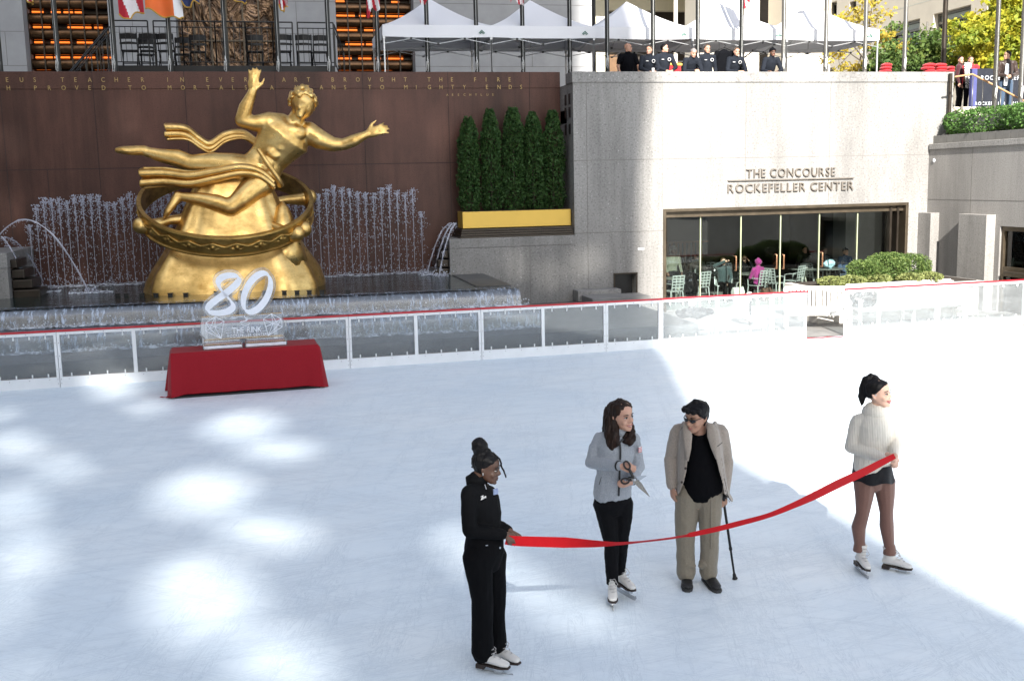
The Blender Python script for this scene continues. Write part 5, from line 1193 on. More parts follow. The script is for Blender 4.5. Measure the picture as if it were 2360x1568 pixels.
skate(ra, A(262, 1386, -.08), V(.90, -.42, 0)); skate(ra, A(345, 1348, .12), V(.80, -.60, 0))

# ---------------- skater with the big scissors
def ZB(x, y): return (1600 + x * .4211) * .8194, (1080 + y * .4211) * .8194
rb, PB_, invB = view_root('person', 'smiling long haired skater in a grey zip jacket holding giant scissors', *ZB(330, 1440))
Bp = lambda x, y, d=0.0: PB_(*ZB(x, y), d)
f = V(.30, -.95, 0)
MBh = headM(Bp(352, 296, .0), V(.72, -.69, 0), R(4), R(4)); hhB = .252
shR, elR, wrR = Bp(205, 345, .03), Bp(152, 520, -.02), Bp(345, 545, -.22); shL, elL, wrL = Bp(430, 350, .06), Bp(462, 545, .03), Bp(415, 655, -.17)
mb = MB(); add_head(mb, MBh, hhB); limb(mb, [Bp(335, 355), Bp(342, 310), Bp(350, 265)], [.058, .052, .058])
limb(mb, [Bp(300, 800), Bp(300, 740), Bp(305, 600), Bp(315, 430), Bp(328, 370)], [(.12, .09), (.14, .10), (.11, .09), (.13, .10), (.09, .07)])
for s, e, w in ((shR, elR, wrR), (shL, elL, wrL)): limb(mb, [s + V(0, 0, -.05), e, w], [.045, .036, .026]); limb(mb, [Bp(328, 380) + V(0, 0, -.04), s + V(0, 0, -.05)], [.05, .035])
add_hand(mb, wrR, Bp(398, 558, -.25) - wrR, V(0, -.9, .4), -1, .75); add_hand(mb, wrL, Bp(372, 672, -.24) - wrL, V(.1, -.8, -.5), -1, .75)
legs = ((Bp(240, 790, .0), Bp(262, 920, -.02), Bp(284, 1060, -.04), Bp(285, 1150, -.03), Bp(290, 1310, -.02)), (Bp(355, 790, .02), Bp(362, 900, .02), Bp(356, 1010, .0), Bp(348, 1100, .05), Bp(340, 1245, .12)))
for l in legs: limb(mb, l, [.08, .065, .05, .05, .036])
body = soft(mb.build('body', 'skin_light', rb), .0075, 2, .45); face_bits(body, MBh, hhB, 'lip_natural', .9, open_mouth=True)
mb = MB(); hair_cap(mb, MBh, hhB, .86, .30, .0, .05, 1.2)
limb(mb, [Bp(310, 150, .03), Bp(285, 240, -.02), Bp(285, 330, -.06), Bp(295, 400, -.11), Bp(280, 428, -.12)], [(.07, .06), (.075, .055), (.07, .045), (.065, .035), (.03, .02)]); limb(mb, [Bp(275, 180, .06), Bp(262, 300, .06), Bp(270, 400, .0)], [(.06, .06), (.05, .05), (.04, .03)])
limb(mb, [Bp(378, 150, .10), Bp(398, 270, .08), Bp(402, 330, -.02), Bp(402, 380, -.08), Bp(412, 398, -.09)], [(.05, .05), (.045, .04), (.06, .035), (.06, .035), (.03, .02)]); limb(mb, [Bp(405, 330, .0), Bp(440, 325, -.01)], [.03, .012])
soft(mb.build('hair', 'hair_brown', body), .009, 1, .5, (.010, 30, (1, 1, .25)))
mb = MB()
mb.tube([Bp(290, 742), Bp(292, 690), Bp(298, 600), Bp(306, 500), Bp(315, 420), Bp(325, 360), Bp(335, 325), Bp(340, 300)], [(.172, .128), (.168, .125), (.152, .115), (.158, .128), (.165, .125), (.13, .09), (.066, .064), (.060, .060)], 20, ref=f, ends=True)
for s, e, w in ((shR, elR, wrR), (shL, elL, wrL)): limb(mb, [Bp(325, 380), s + V(0, 0, -.02)], [.084, .062]); limb(mb, [s + V(0, 0, -.025), s.lerp(e, .5), e], [.064, .061, .056]); limb(mb, [e, e.lerp(w, .5), w - (w - e).normalized() * .02], [.060, .052, .040])
jk = soft(mb.build('jacket', 'grey_fleece', rb), .008, 2, .5, (.008, 8, (1, 1, .7)))
mb = MB(); mb.tube([Bp(333, 335), Bp(338, 308), Bp(342, 290)], [(.074, .074), (.069, .069), (.067, .067)], 16, ref=f); mb.build('collar', 'grey_fleece', jk, smooth=True)
def strap(pts, w, m, name, par): mb = MB(); mb.tube(pts, [(w, .006)] * len(pts), 8, ref=f, ends=True); return mb.build(name, m, par, smooth=True)
strap([Bp(340, 390, -.112), Bp(346, 440, -.124), Bp(344, 500, -.122)], .008, 'zip_black', 'zip', jk); strap([Bp(340, 560, -.112), Bp(338, 640, -.114), Bp(334, 742, -.126)], .008, 'zip_black', 'zip', jk); strap([Bp(362, 366, -.115), Bp(340, 388, -.13)], .010, 'zip_black', 'zip', jk)
strap([Bp(232, 585, -.088), Bp(215, 640, -.088), Bp(200, 695, -.082)], .009, 'zip_black', 'pocket', jk)
mb = MB(); q = Bp(474, 434, -.028); Mq = Matrix.Translation(q) @ Matrix.Rotation(R(50), 4, 'Z'); mb.box((-.02, -.004, -.006), (.0, .0, .022), Mq); mat('flag_blue', (.02, .03, .12), .7); fl_ = mb.build('flag_patch', 'flag_blue', jk)
mb = MB()
for i in range(4): mb.box((-.02, -.005, -.024 + i * .012), (.024, .001, -.018 + i * .012), Mq)
mb.build('stripe', 'rail_red', fl_); mb = MB()
for i in range(4): mb.box((-.02, -.005, -.018 + i * .012), (.024, .001, -.012 + i * .012), Mq)
mb.build('stripe', 'badge_white', fl_)
mb = MB(); d_ = (wrR - elR).normalized(); mb.tube([wrR - d_ * .03, wrR - d_ * .016], [.044, .044], 14); d_ = (wrL - elL).normalized(); mb.tube([wrL - d_ * .03, wrL - d_ * .016], [.044, .044], 14); mb.build('cuff', 'zip_black', jk, smooth=True)
mb = MB(); mb.tube([Bp(292, 715), Bp(295, 770), Bp(298, 815)], [(.150, .112), (.168, .125), (.15, .11)], 20, ref=f, ends=True)
limb(mb, legs[0], [.106, .088, .066, .064, .052]); limb(mb, legs[1], [.10, .082, .062, .060, .050]); mb.tube([legs[0][4] + V(0, 0, .02), legs[0][4] - V(0, 0, .03)], [.056, .054], 12)
soft(mb.build('leggings', 'black_legging', rb), .008, 2, .5, (.004, 9, (1, 1, 1)))
skate(rb, Bp(290, 1325, -.02), V(.03, -1, 0), R(0)); skate(rb, Bp(345, 1258, .14), V(.55, -.83, 0), R(0))
# scissors held in both hands
mat('scissor_handle', (.02, .018, .017), .4); sc_ = thing('giant_scissors', 'giant open steel scissors held at the grey jacket', 'scissors', rb.location, rb.rotation_euler.z)
pv = Bp(440, 632, -.30); tips = (Bp(518, 610, -.42), Bp(540, 750, -.40)); hs = (Bp(388, 540, -.26), Bp(376, 645, -.27))
def blade(p, q, h, nm):
    mb = MB(); dd = (q - p); n = V(0, -1, 0); s = dd.normalized().cross(n).normalized(); w = .022
    a0 = p - dd * .12
    mb.loft([[a0 + s * w + n * .004, a0 - s * w + n * .004, a0 - s * w - n * .004, a0 + s * w - n * .004], [p.lerp(q, .35) + s * w + n * .003, p.lerp(q, .35) - s * w + n * .003, p.lerp(q, .35) - s * w - n * .003, p.lerp(q, .35) + s * w - n * .003], [q + s * .002 + n * .001, q - s * .002 + n * .001, q - s * .002 - n * .001, q + s * .002 - n * .001]])
    o = mb.build(nm, 'blade_steel', sc_, bevel=.002); mb = MB(); e = h - p; pp = []; cen = h; ax = e.normalized(); s2 = ax.cross(n).normalized()
    mb.tube([p - dd * .1, p.lerp(h, .5), h - ax * .04], [.013, .013, .012], 8, ends=True)
    mb.tube([cen + ax * (.036 * math.cos(t * .4488)) + s2 * (.024 * math.sin(t * .4488)) for t in range(15)], .008, 8); mb.build('handle', 'scissor_handle', o, smooth=True)
blade(pv, tips[0], hs[1], 'blade'); blade(pv + V(0, -.009, 0), tips[1], hs[0], 'blade')
mb = MB(); mb.tube([pv + V(0, -.022, 0), pv + V(0, .012, 0)], .012, 10); mb.build('pivot', 'silver', sc_, smooth=True, auto=40)

# ---------------- man with the cane
def ZM(x, y): return (1840 + x * .3825) * .8194, (1080 + y * .3825) * .8194
rm, PM_, invM = view_root('person', 'older man in a tan jacket and dark sunglasses leaning on a black cane', *ZM(335, 1475))
Mn = lambda x, y, d=0.0: PM_(*ZM(x, y), d)
f = V(.0, -1, 0)
MMh = headM(Mn(322, 328, -.06), V(-.62, -.78, 0), R(14), R(-3)); hhM = .262
shR, elR, wrR = Mn(172, 328, .02), Mn(126, 550, .06), Mn(130, 740, -.02); shL, elL, wrL = Mn(490, 328, .04), Mn(528, 560, .12), Mn(512, 800, .06)
mb = MB(); add_head(mb, MMh, hhM, 1.4); limb(mb, [Mn(330, 370), Mn(330, 330, -.03), Mn(330, 280, -.04)], [.07, .065, .065])
limb(mb, [Mn(325, 860), Mn(325, 780), Mn(325, 620), Mn(330, 450), Mn(330, 380)], [(.13, .09), (.14, .10), (.13, .09), (.15, .10), (.10, .07)])
for s, e, w in ((shR, elR, wrR), (shL, elL, wrL)): limb(mb, [s + V(0, 0, -.05), e, w], [.05, .04, .029]); limb(mb, [Mn(330, 380) + V(0, 0, -.04), s + V(0, 0, -.05)], [.05, .035])
add_hand(mb, wrR + V(0, 0, -.01), Mn(140, 850, -.05) - wrR, V(-.8, -.5, 0), -1, .35); add_hand(mb, wrL, V(.05, -.35, -.9), V(.6, -.8, 0), 1, .8)
legs = ((Mn(245, 810, .0), Mn(236, 960, -.01), Mn(228, 1110, -.02), Mn(230, 1240, .0), Mn(236, 1390, .0)), (Mn(405, 810, .0), Mn(410, 960, -.01), Mn(408, 1110, -.02), Mn(404, 1240, .0), Mn(400, 1380, .02)))
for l in legs: limb(mb, l, [.085, .07, .052, .05, .04])
body = soft(mb.build('body', 'skin_tan', rm), .0075, 2, .45); face_bits(body, MMh, hhM, 'lip_natural', 0, glasses=True)
mb = MB(); hair_cap(mb, MMh, hhM, .80, .34, .10, .055, 1.1); P = lambda x, y, z: MMh @ Vector((x * hhM, y * hhM, z * hhM))
for x, y, z in [(-.2, .36, .80), (0, .41, .82), (.2, .36, .82), (.28, .2, .8), (-.28, .2, .82)]: mb.ball(P(x, y, z), (.1 * hhM, .09 * hhM, .1 * hhM), 8, 6)
soft(mb.build('hair', 'hair_black', body), .009, 1, .5, (.006, 22, (1, 1, 1)))
mb = MB(); mb.tube([Mn(350, 778), Mn(348, 700), Mn(340, 560), Mn(334, 440), Mn(330, 375), Mn(330, 345)], [(.185, .145), (.182, .138), (.150, .118), (.135, .112), (.10, .088), (.075, .072)], 20, ref=f, ends=True)
soft(mb.build('sweater', 'black_knit', rm), .009, 2, .5, (.004, 9, (1, 1, 1)))
mb = MB()   # jacket: sleeves, back and two open fronts
for s, e, w in ((shR, elR, wrR), (shL, elL, wrL)): limb(mb, [Mn(330, 345, .05), s + V(0, .01, -.015)], [.075, .062]); limb(mb, [s + V(0, 0, -.03), s.lerp(e, .5), e], [.070, .068, .062]); limb(mb, [e, e.lerp(w, .5), w - (w - e).normalized() * .0], [.068, .062, .052])
slv = mb
def front(sx, table, yb=.05):
    # table rows: v, outer u, inner u ; wraps round the flank
    rows = []
    for v_, uo, ui in table:
        o_, i_ = Mn(uo, v_, .03), Mn(ui, v_, -.145 if v_ > 420 else -.125); m1 = o_.lerp(i_, .35) + V(0, -.055, 0); m2 = o_.lerp(i_, .7) + V(0, -.035, 0)
        rows.append([o_ + V(0, .06, 0), o_, m1, m2, i_, i_ + V(0, .020, 0), m2 + V(0, .022, 0), m1 + V(0, .03, 0), o_ + V(.03 * sx, .03, 0), o_ + V(.03 * sx, .07, 0)])
    slv.loft(rows)
front(1, [(280, 212, 258), (335, 166, 256), (430, 158, 252), (540, 160, 246), (640, 160, 236), (720, 158, 216), (800, 160, 190), (822, 162, 172)])
front(-1, [(280, 458, 402), (335, 497, 408), (430, 510, 428), (540, 508, 452), (640, 520, 478), (720, 535, 500), (800, 552, 512), (862, 584, 545)])
slv.tube([Mn(330, 800, .11), Mn(335, 600, .11), Mn(333, 420, .11), Mn(332, 320, .06), Mn(332, 285, .04)], [(.20, .035), (.19, .035), (.20, .04), (.16, .05), (.085, .05)], 16, ref=f, ends=True)
jk = soft(slv.build('jacket', 'tan_wool', rm), .008, 2, .5, (.004, 6, (1, 1, .6)))
for pts in ([Mn(236, 290, -.12), Mn(246, 380, -.16), Mn(248, 470, -.165), Mn(247, 560, -.16)], [Mn(410, 290, -.12), Mn(424, 380, -.16), Mn(440, 460, -.165), Mn(456, 545, -.16)]):
    mb = MB(); mb.tube(pts, [(.028, .008), (.042, .009), (.03, .008), (.008, .006)], 10, ref=f, ends=True); mb.build('lapel', 'tan_wool', jk, smooth=True)
mb = MB()
for x, y in ((230, 618), (203, 720)): p = Mn(x, y, -.163); mb.tube([p, p + V(0, .012, 0)], .011, 10)
mb.build('buttons', 'boot_brown', jk); strap([Mn(462, 458, -.135), Mn(500, 428, -.12)], .003, 'boot_brown', 'pocket', jk)
mb = MB(); mb.tube([Mn(326, 735), Mn(326, 800), Mn(326, 850)], [(.165, .112), (.17, .118), (.14, .10)], 20, ref=f, ends=True)
for l in legs: limb(mb, l, [.118, .104, .088, .080, .086])
mb.tube([Mn(262, 1320, -.04), Mn(285, 1335, -.05)], [.05, .03], 8, ends=True); mb.tube([Mn(360, 1320, -.04), Mn(345, 1335, -.05)], [.05, .03], 8, ends=True)
tr = soft(mb.build('trousers', 'khaki', rm), .008, 2, .5, (.007, 7, (1, 1, .6)))
strap([Mn(418, 820, -.11), Mn(418, 1000, -.115), Mn(418, 1200, -.10)], .005, 'khaki', 'crease', tr)
def shoe(ank, dirv, par):
    fv = facevec(dirv); M_ = Matrix.Translation((ank.x, ank.y, 0)) @ Matrix.Rotation(math.atan2(-fv.x, fv.y), 4, 'Z'); mb = MB()
    mb.tube([M_ @ V(0, -.06, .055), M_ @ V(0, .02, .06), M_ @ V(0, .10, .05), M_ @ V(0, .17, .04), M_ @ V(0, .20, .035)], [(.040, .045), (.046, .055), (.052, .040), (.050, .030), (.03, .02)], 14, ref=V(0, 0, 1), ends=True); mb.ball(tuple(M_ @ V(0, -.02, .09)), (.048, .055, .05), 10, 8)
    s_ = soft(mb.build('shoe', 'shoe_black', par), .008, 2)
    mb = MB(); mb.prism([(-.04, -.10), (.04, -.10), (.046, .02), (.055, .12), (.045, .20), (.02, .235), (-.02, .235), (-.045, .20), (-.055, .12), (-.046, .02)], .026, 'z', .0, M_); mat('sole_dark', (.03, .03, .03), .7); mb.build('sole', 'sole_dark', s_, bevel=.005)
shoe(Mn(238, 1400, .04), V(.05, -1, 0), rm); shoe(Mn(405, 1390, .04), V(.35, -.94, 0), rm)
cn = thing('walking_cane', 'black adjustable walking cane with rubber foot, in the hand of the man', 'cane', rm.location, rm.rotation_euler.z)
c0, c1 = Mn(508, 838, .03), invM @ W(*ZM(594, 1432), Z=0.0)
mb = MB(); mb.tube([c0, c0.lerp(c1, .62)], .0125, 10, ends=True); mb.tube([c0.lerp(c1, .60), c0.lerp(c1, .96)], .0105, 10); mb.tube([c0.lerp(c1, .60), c0.lerp(c1, .63)], .0155, 10); mb.build('shaft', 'black_metal', cn, smooth=True, auto=50)
mb = MB(); mb.tube([c0.lerp(c1, .93), c0.lerp(c1, .97), c1 + V(0, 0, .008)], [.014, .018, .026], 12); mb.build('rubber_foot', 'black_rubber', cn, smooth=True, auto=50)
mb = MB(); mb.tube([c0 + V(-.03, .07, .035), c0 + V(0, 0, .04), c0 + V(.02, -.06, .03)], .016, 10, ends=True); mb.tube([c0 + V(0, 0, .035), c0 - V(0, 0, .02)], .018, 10); mb.build('handle', 'black_rubber', cn, smooth=True)

# ---------------- skater in the cream sweater
def ZG(x, y): return (2320 + x * .3953) * .8194, (1020 + y * .3953) * .8194
rg_, PG_, invG = view_root('person', 'laughing skater in a cream sweater and black skirt at the ribbon\'s right end', *ZG(390, 1478))
G = lambda x, y, d=0.0: PG_(*ZG(x, y), d)
f = V(.62, -.78, 0)
MG = headM(G(382, 308, .0), V(.93, -.36, 0), R(-2), R(3)); hhG = .258
shR, elR, wrR = G(235, 400, -.04), G(190, 590, -.06), G(410, 680, -.21); shL, elL, wrL = G(465, 400, .10), G(512, 560, .02), G(490, 650, -.14)
mb = MB(); add_head(mb, MG, hhG, .7); limb(mb, [G(350, 370), G(362, 320), G(380, 270)], [.055, .05, .056])
limb(mb, [G(335, 850), G(335, 780), G(335, 640), G(345, 470), G(350, 390)], [(.12, .09), (.14, .10), (.11, .09), (.13, .10), (.09, .07)])
for s, e, w in ((shR, elR, wrR), (shL, elL, wrL)): limb(mb, [s + V(0, 0, -.05), e, w], [.042, .034, .025]); limb(mb, [G(350, 400) + V(0, 0, -.04), s + V(0, 0, -.05)], [.05, .035])
add_hand(mb, wrR, G(470, 668, -.22) - wrR, V(-.2, -.8, .6), -1, .7); add_hand(mb, wrL, G(500, 700, -.20) - wrL, V(.5, -.8, .2), -1, .85)
legs = ((G(285, 840, -.03), G(280, 950, -.05), G(268, 1070, -.06), G(240, 1170, -.03), G(248, 1310, -.02)), (G(420, 840, .05), G(432, 950, .04), G(438, 1060, .03), G(440, 1160, .06), G(462, 1330, .06)))
for l in legs: limb(mb, l, [.085, .068, .05, .055, .036])
body = soft(mb.build('body', 'skin_pale', rg_), .0075, 2, .45); face_bits(body, MG, hhG, 'lip_red', 1.3, open_mouth=True)
mb = MB(); hair_cap(mb, MG, hhG, .80, .42, .32, .05); limb(mb, [G(372, 108, .02), G(336, 92, .03), G(300, 120, .03), G(276, 185, .03), G(266, 245, .03), G(262, 300, .02)], [.020, .030, .044, .046, .038, .012])
soft(mb.build('hair', 'hair_black', body), .009, 1, .5, (.006, 26, (1, 1, .4)))
mb = MB(); p = G(361, 229, -.08); mb.ball(tuple(p), .010, 8, 6); mb.build('earring', 'silver', body, smooth=True)
mb = MB(); mb.tube([G(336, 742), G(336, 700), G(340, 600), G(350, 500), G(352, 430), G(350, 370), G(348, 330)], [(.178, .140), (.180, .145), (.165, .145), (.165, .160), (.165, .135), (.125, .095), (.085, .085)], 20, ref=f, ends=True)
for s, e, w in ((shR, elR, wrR), (shL, elL, wrL)): limb(mb, [G(350, 400), s + V(0, 0, -.02)], [.09, .068]); limb(mb, [s + V(0, 0, -.03), s.lerp(e, .5), e], [.070, .068, .064]); limb(mb, [e, e.lerp(w, .5), w - (w - e).normalized() * .0], [.070, .058, .044])
sw_ = soft(mb.build('sweater', 'cream_knit', rg_), .008, 2, .5, (.006, 7, (1, 1, 1)))
mb = MB(); mb.tube([G(352, 370), G(350, 345), G(346, 325), G(342, 300)], [(.105, .105), (.112, .110), (.104, .104), (.086, .086)], 18, ref=V(.3, -.6, .4), ends=False); mb.tube([G(356, 352), G(352, 330)], [(.095, .095), (.10, .10)], 18, ref=V(.3, -.6, .4)); soft(mb.build('turtleneck', 'cream_knit', sw_), .009, 2)
rings = []
for k in range(7):
    t = k / 6; c_ = G(336, 715, 0).lerp(G(338, 832, 0), t); ring = []
    for j in range(64):
        a_ = 2 * math.pi * j / 64; q = 1 + t * .04 * math.sin(a_ * 7 + 1) ; rx = (.168 + .022 * t) * q; ry = (.130 + .03 * t) * q
        ring.append((c_.x + rx * math.cos(a_), c_.y + ry * math.sin(a_), c_.z + .012 * t * math.sin(a_ * 5)))
    rings.append(ring)
mb = MB(); mb.loft(rings, cap=False); mb.build('skirt', 'skirt_black', rg_, smooth=True)
mb = MB(); mb.tube([G(338, 760), G(342, 815), G(345, 850)], [(.155, .115), (.165, .125), (.12, .10)], 18, ref=f, ends=True)
for l in legs: limb(mb, l, [.106, .084, .062, .066, .044])
for l in legs: mb.tube([l[4] + V(0, 0, .05), l[4] + V(0, 0, .0), l[4] - V(0, 0, .04)], [.050, .058, .062], 12)
soft(mb.build('tights', 'tights', rg_), .008, 2, .45)
skate(rg_, G(256, 1350, -.02), V(.40, -.92, 0), R(0), roll=R(-8)); skate(rg_, G(455, 1368, .06), V(.97, -.25, 0))

# ---------------- red ribbon from hand to hand
def to_w(root, p): return (Matrix.Translation(root.location) @ Matrix.Rotation(root.rotation_euler.z, 4, 'Z')) @ p
pA, pG = to_w(ra, A(425, 690, -.14)), to_w(rg_, G(500, 672, -.24))
mr = mat('ribbon_red', (.42, .006, .010), .5, var=.08, scale=6, spec=.15)
pix = [(1166, 1243), (1200, 1246), (1300, 1249), (1370, 1252), (1420, 1252), (1480, 1247), (1560, 1237), (1640, 1221), (1700, 1206), (1770, 1187), (1830, 1163), (1880, 1140), (1930, 1115), (1990, 1087), (2030, 1066), (2062, 1050)]
hw = [.036, .040, .042, .030, .017, .011, .013, .017, .018, .015, .022, .032, .036, .033, .028, .02]
dA = (pA - CP).dot(CF); dG = (pG - CP).dot(CF); pts = []
for i, (u_, v_) in enumerate(pix):
    k = (u_ - 1166) / (2062 - 1166.0); k2 = 1 / ((1 - k) / dA + k / dG)      # straight run in plan between the two hands
    pts.append(W(u_, v_, T=k2 - .10 * math.sin(math.pi * k)))
mb = MB(); N = 120; rows = []
for i in range(N + 1):
    t = i / N * (len(pts) - 1); j = min(int(t), len(pts) - 2); q = t - j; p0, p1, p2, p3 = pts[max(j - 1, 0)], pts[j], pts[j + 1], pts[min(j + 2, len(pts) - 1)]
    c_ = .5 * ((2 * p1) + (p2 - p0) * q + (2 * p0 - 5 * p1 + 4 * p2 - p3) * q * q + (3 * p1 - p0 - 3 * p2 + p3) * q ** 3); w_ = hw[j] * (1 - q) + hw[j + 1] * q
    # full 10 cm ribbon, turned on edge where it looks narrow
    W0 = .044; an = math.acos(max(-1, min(1, w_ / W0))); tg = (p2 - p1).normalized(); side = tg.cross(V(0, 0, 1)).normalized(); upv = side.cross(tg).normalized()
    s_ = upv * math.cos(an) * W0 + side * math.sin(an) * W0 * .3 * (1 if i < N * .42 else -1); nn = s_.cross(tg).normalized() * .0012
    rows.append([c_ + s_ + nn, c_ - s_ + nn, c_ - s_ - nn, c_ + s_ - nn])
mb.loft(rows); rib = mb.build('red_ribbon', 'ribbon_red', smooth=True, auto=60); tag(rib, 'long twisted red ribbon stretched across the ice between two skaters', 'ribbon')
flush()
# ================================================================== the plaza above the walls
ZP = 5.55
# --- flagpoles
mat('pole_dark', (.018, .019, .018), .35, metal=.2, var=.15); mat('pole_steel', (.15, .145, .135), .35, metal=.6, var=.1); mat('rope_white', (.6, .6, .58), .8)
def pole_proto(m):
    t = thing('flagpole', 'flagpole', 'flagpole', (0, 0, 0), 0, 'flagpoles round the plaza')
    mb = MB(); mb.tube([(0, 0, 0), (0, 0, 3), (0, 0, 9.5)], [.064, .061, .052], 14); mb.ball((0, 0, 9.6), .1, 12, 8); mb.lathe([(.10, 0), (.10, .05), (.07, .07), (.058, .12)], 14); mb.build('pole', m, t, smooth=True, auto=40)
    mb = MB(); mb.tube([(-.02, -.065, 1.22), (-.02, -.075, 1.55)], .012, 6); mb.tube([(.02 * math.sin(k * 1.3) - .01, -.085 - .004 * (k % 3), 1.30 + .011 * k + .05 * math.sin(k * 2.1)) for k in range(16)], .011, 5); mb.tube([(-.045, -.085, 1.42), (-.06, -.09, 1.2), (-.02, -.09, 1.12), (.0, -.085, 1.3)], .009, 5); mb.build('rope_cleat', 'rope_white', t, smooth=True)
    mb = MB(); mb.tube([(-.01, -.063, 1.4), (-.01, -.06, 9.4)], .006, 4); mb.build('halyard', 'rope_white', t); return t
pd, ps = pole_proto('pole_dark'), pole_proto('pole_steel'); used = set()
POLES = [(2, 165, 0, 'flagpole at the left picture edge'), (136.7, 168, 0, 'flagpole before the left bronze bay'), (267, 168, 0, 'flagpole at the left end of the black platform'), (395, 168, 0, 'flagpole just left of the tall glass bay, by the orange and white flag'), (523, 168, 0, 'flagpole before the middle of the tall glass bay'),
         (643.9, 168, 0, 'flagpole at the right side of the tall glass bay'), (760.5, 169, 0, 'flagpole before the right end of the black platform railing'), (873, 170, 0, 'flagpole at the left corner of the first white tent'), (987, 170, 0, 'flagpole before the peak of the first white tent'), (1100, 170, 0, 'flagpole before the right half of the first white tent'),
         (1206, 170, 0, 'flagpole before the peak of the second white tent'), (1314, 171, 0, 'flagpole above the left end of the grey granite wall'), (1400, 172, 0, 'dark flagpole left of the bald man'), (1505, 173, 0, 'flagpole between the man with the paper cup and the dark haired man'), (1607.6, 173, 0, 'flagpole between the crouching grey haired man and the smiling man'), (1708, 174, 0, 'flagpole just right of the short haired leaning man'),
         (1804.5, 174, 1, 'steel flagpole right of the man in the dark cap'), (1901.6, 175, 1, 'steel flagpole before the fifth white tent'), (1992, 176, 1, 'steel flagpole near the right corner of the last tent'), (2083, 178, 1, 'steel flagpole before the leafy shrubs'), (2219, 284, 1, 'steel flagpole rising from the hedge by the stone steps'), (2279, 286, 1, 'steel flagpole rising from the hedge before the black banner'), (2349, 278, 1, 'steel flagpole at the right picture edge, beside the man in the leather jacket')]
def place_pole(x, y, z, kind, lab):
    pr = (pd, ps)[kind]
    if kind not in used: used.add(kind); o = pr; o.location = (x, y, z); o['label'] = lab
    else: o = dup(pr, (x, y, z), 0, lab)
    return o
for u, v, kind, lab in POLES:
    if u < 2150:
        p = W(u, v, Y=28.75 if u > 1316 else YR + .78); place_pole(p.x, p.y, ZP, kind, lab)
    else:
        p = W(u, v, Y=26.2); place_pole(max(p.x, XR + .95), p.y, 4.5, kind, lab)

# --- flags: cloth hanging in folds
def flag_mats():
    mat('flag_red', (.50, .02, .04), .75, var=.05); mat('flag_white', (.80, .79, .80), .75, var=.04); mat('flag_orange', (.80, .16, .03), .75, var=.05); mat('flag_navy', (.025, .04, .13), .75, var=.05); mat('fringe_gold', (.52, .30, .05), .8)
flag_mats()
def flag(lab, u0, v0, u1, vb, cols, Y, seed, up=2.0, fringe=True, slant=0.0):
    # hangs down from above the picture: hoist at u0, free edge towards u1, lowest point vb
    pa, pb = W(u0, vb, Y=Y), W(u1, vb, Y=Y); zl = pa.z; rg = random.Random(seed); w = (pb.x - pa.x)
    t = thing('flag', lab, 'flag', (pa.x, Y, zl), 0, 'flags hanging over the plaza wall')
    NU, NV = 30, 24
    def f(a, b):
        z = up * b; x = w * a * (1 - .10 * b) + slant * (1 - b) * w * .1
        return (x, .11 * math.sin(a * 9 + seed + b * 1.2) * (.3 + .7 * a) + .03 * math.sin(b * 6 + seed), z + (.34 * abs(math.sin(a * 2.6 + seed)) + .12 * math.sin(a * 7 + seed * 2)) * (1 - b))
    mb = MB(); vs = [Vector(f(i / NU, j / NV)) for j in range(NV + 1) for i in range(NU + 1)]
    ms = sorted({c for c in cols}, key=list(cols).index)
    fs = [(j * (NU + 1) + i, j * (NU + 1) + i + 1, (j + 1) * (NU + 1) + i + 1, (j + 1) * (NU + 1) + i) for j in range(NV) for i in range(NU)]
    for mi, m in enumerate(ms):
        mb.cur = mi
        sel = [fs[j * NU + i] for j in range(NV) for i in range(NU) if cols[int((i / NU if len(cols) < 5 else (.5 * i / NU + .5 * j / NV)) * len(cols)) % len(cols)] == m]
        mb.add(vs, sel)
    o = mb.build('cloth', ms, t, smooth=True)
    if fringe: mb = MB(); mb.tube([f(i / 20, 0) for i in range(21)], .02, 5); mb.build('fringe', 'fringe_gold', t)
    return t
RW = ['flag_red', 'flag_white'] * 4
flag('striped red and white flag tip at the top left corner', 58, 0, 78, 22, RW, 29.3, 1, 1.2)
flag('red and white flag with gold fringe beside the orange flag', 275, 0, 335, 52, ['flag_red', 'flag_white', 'flag_red', 'flag_white', 'flag_red'], 29.3, 2)
flag('orange and white flag with gold fringe, brightest of the row', 338, 0, 424, 56, ['flag_orange', 'flag_orange', 'flag_orange', 'flag_white'], 29.35, 4)
flag('dark blue flag with gold fringe right of the orange flag', 420, 0, 460, 27, ['flag_navy'], 29.3, 5)
flag('dark blue flag with gold fringe before the tall glass bay', 520, 0, 568, 20, ['flag_navy'], 29.3, 7)
flag('striped flag just left of the right limestone pier', 644, 0, 664, 36, RW, 29.3, 8)
flag('narrow striped flag hanging above the corner of the first tent', 846, 0, 876, 46, RW, 29.3, 9, fringe=False)
flag('striped flag furled by the peak of the first tent', 964, 0, 990, 22, RW, 29.3, 11, fringe=False)
flag('striped flag hanging left of the second tent peak', 1178, 0, 1208, 28, RW, 29.3, 13, fringe=False)
flag('sunlit striped flag over the fourth tent', 1712, 0, 1734, 26, RW, 28.9, 15, fringe=False)
flag('small red flag at the top right before the yellow tree', 2284, 0, 2306, 12, ['flag_red', 'flag_white', 'flag_red'], 26.3, 17, 1.0, fringe=False)

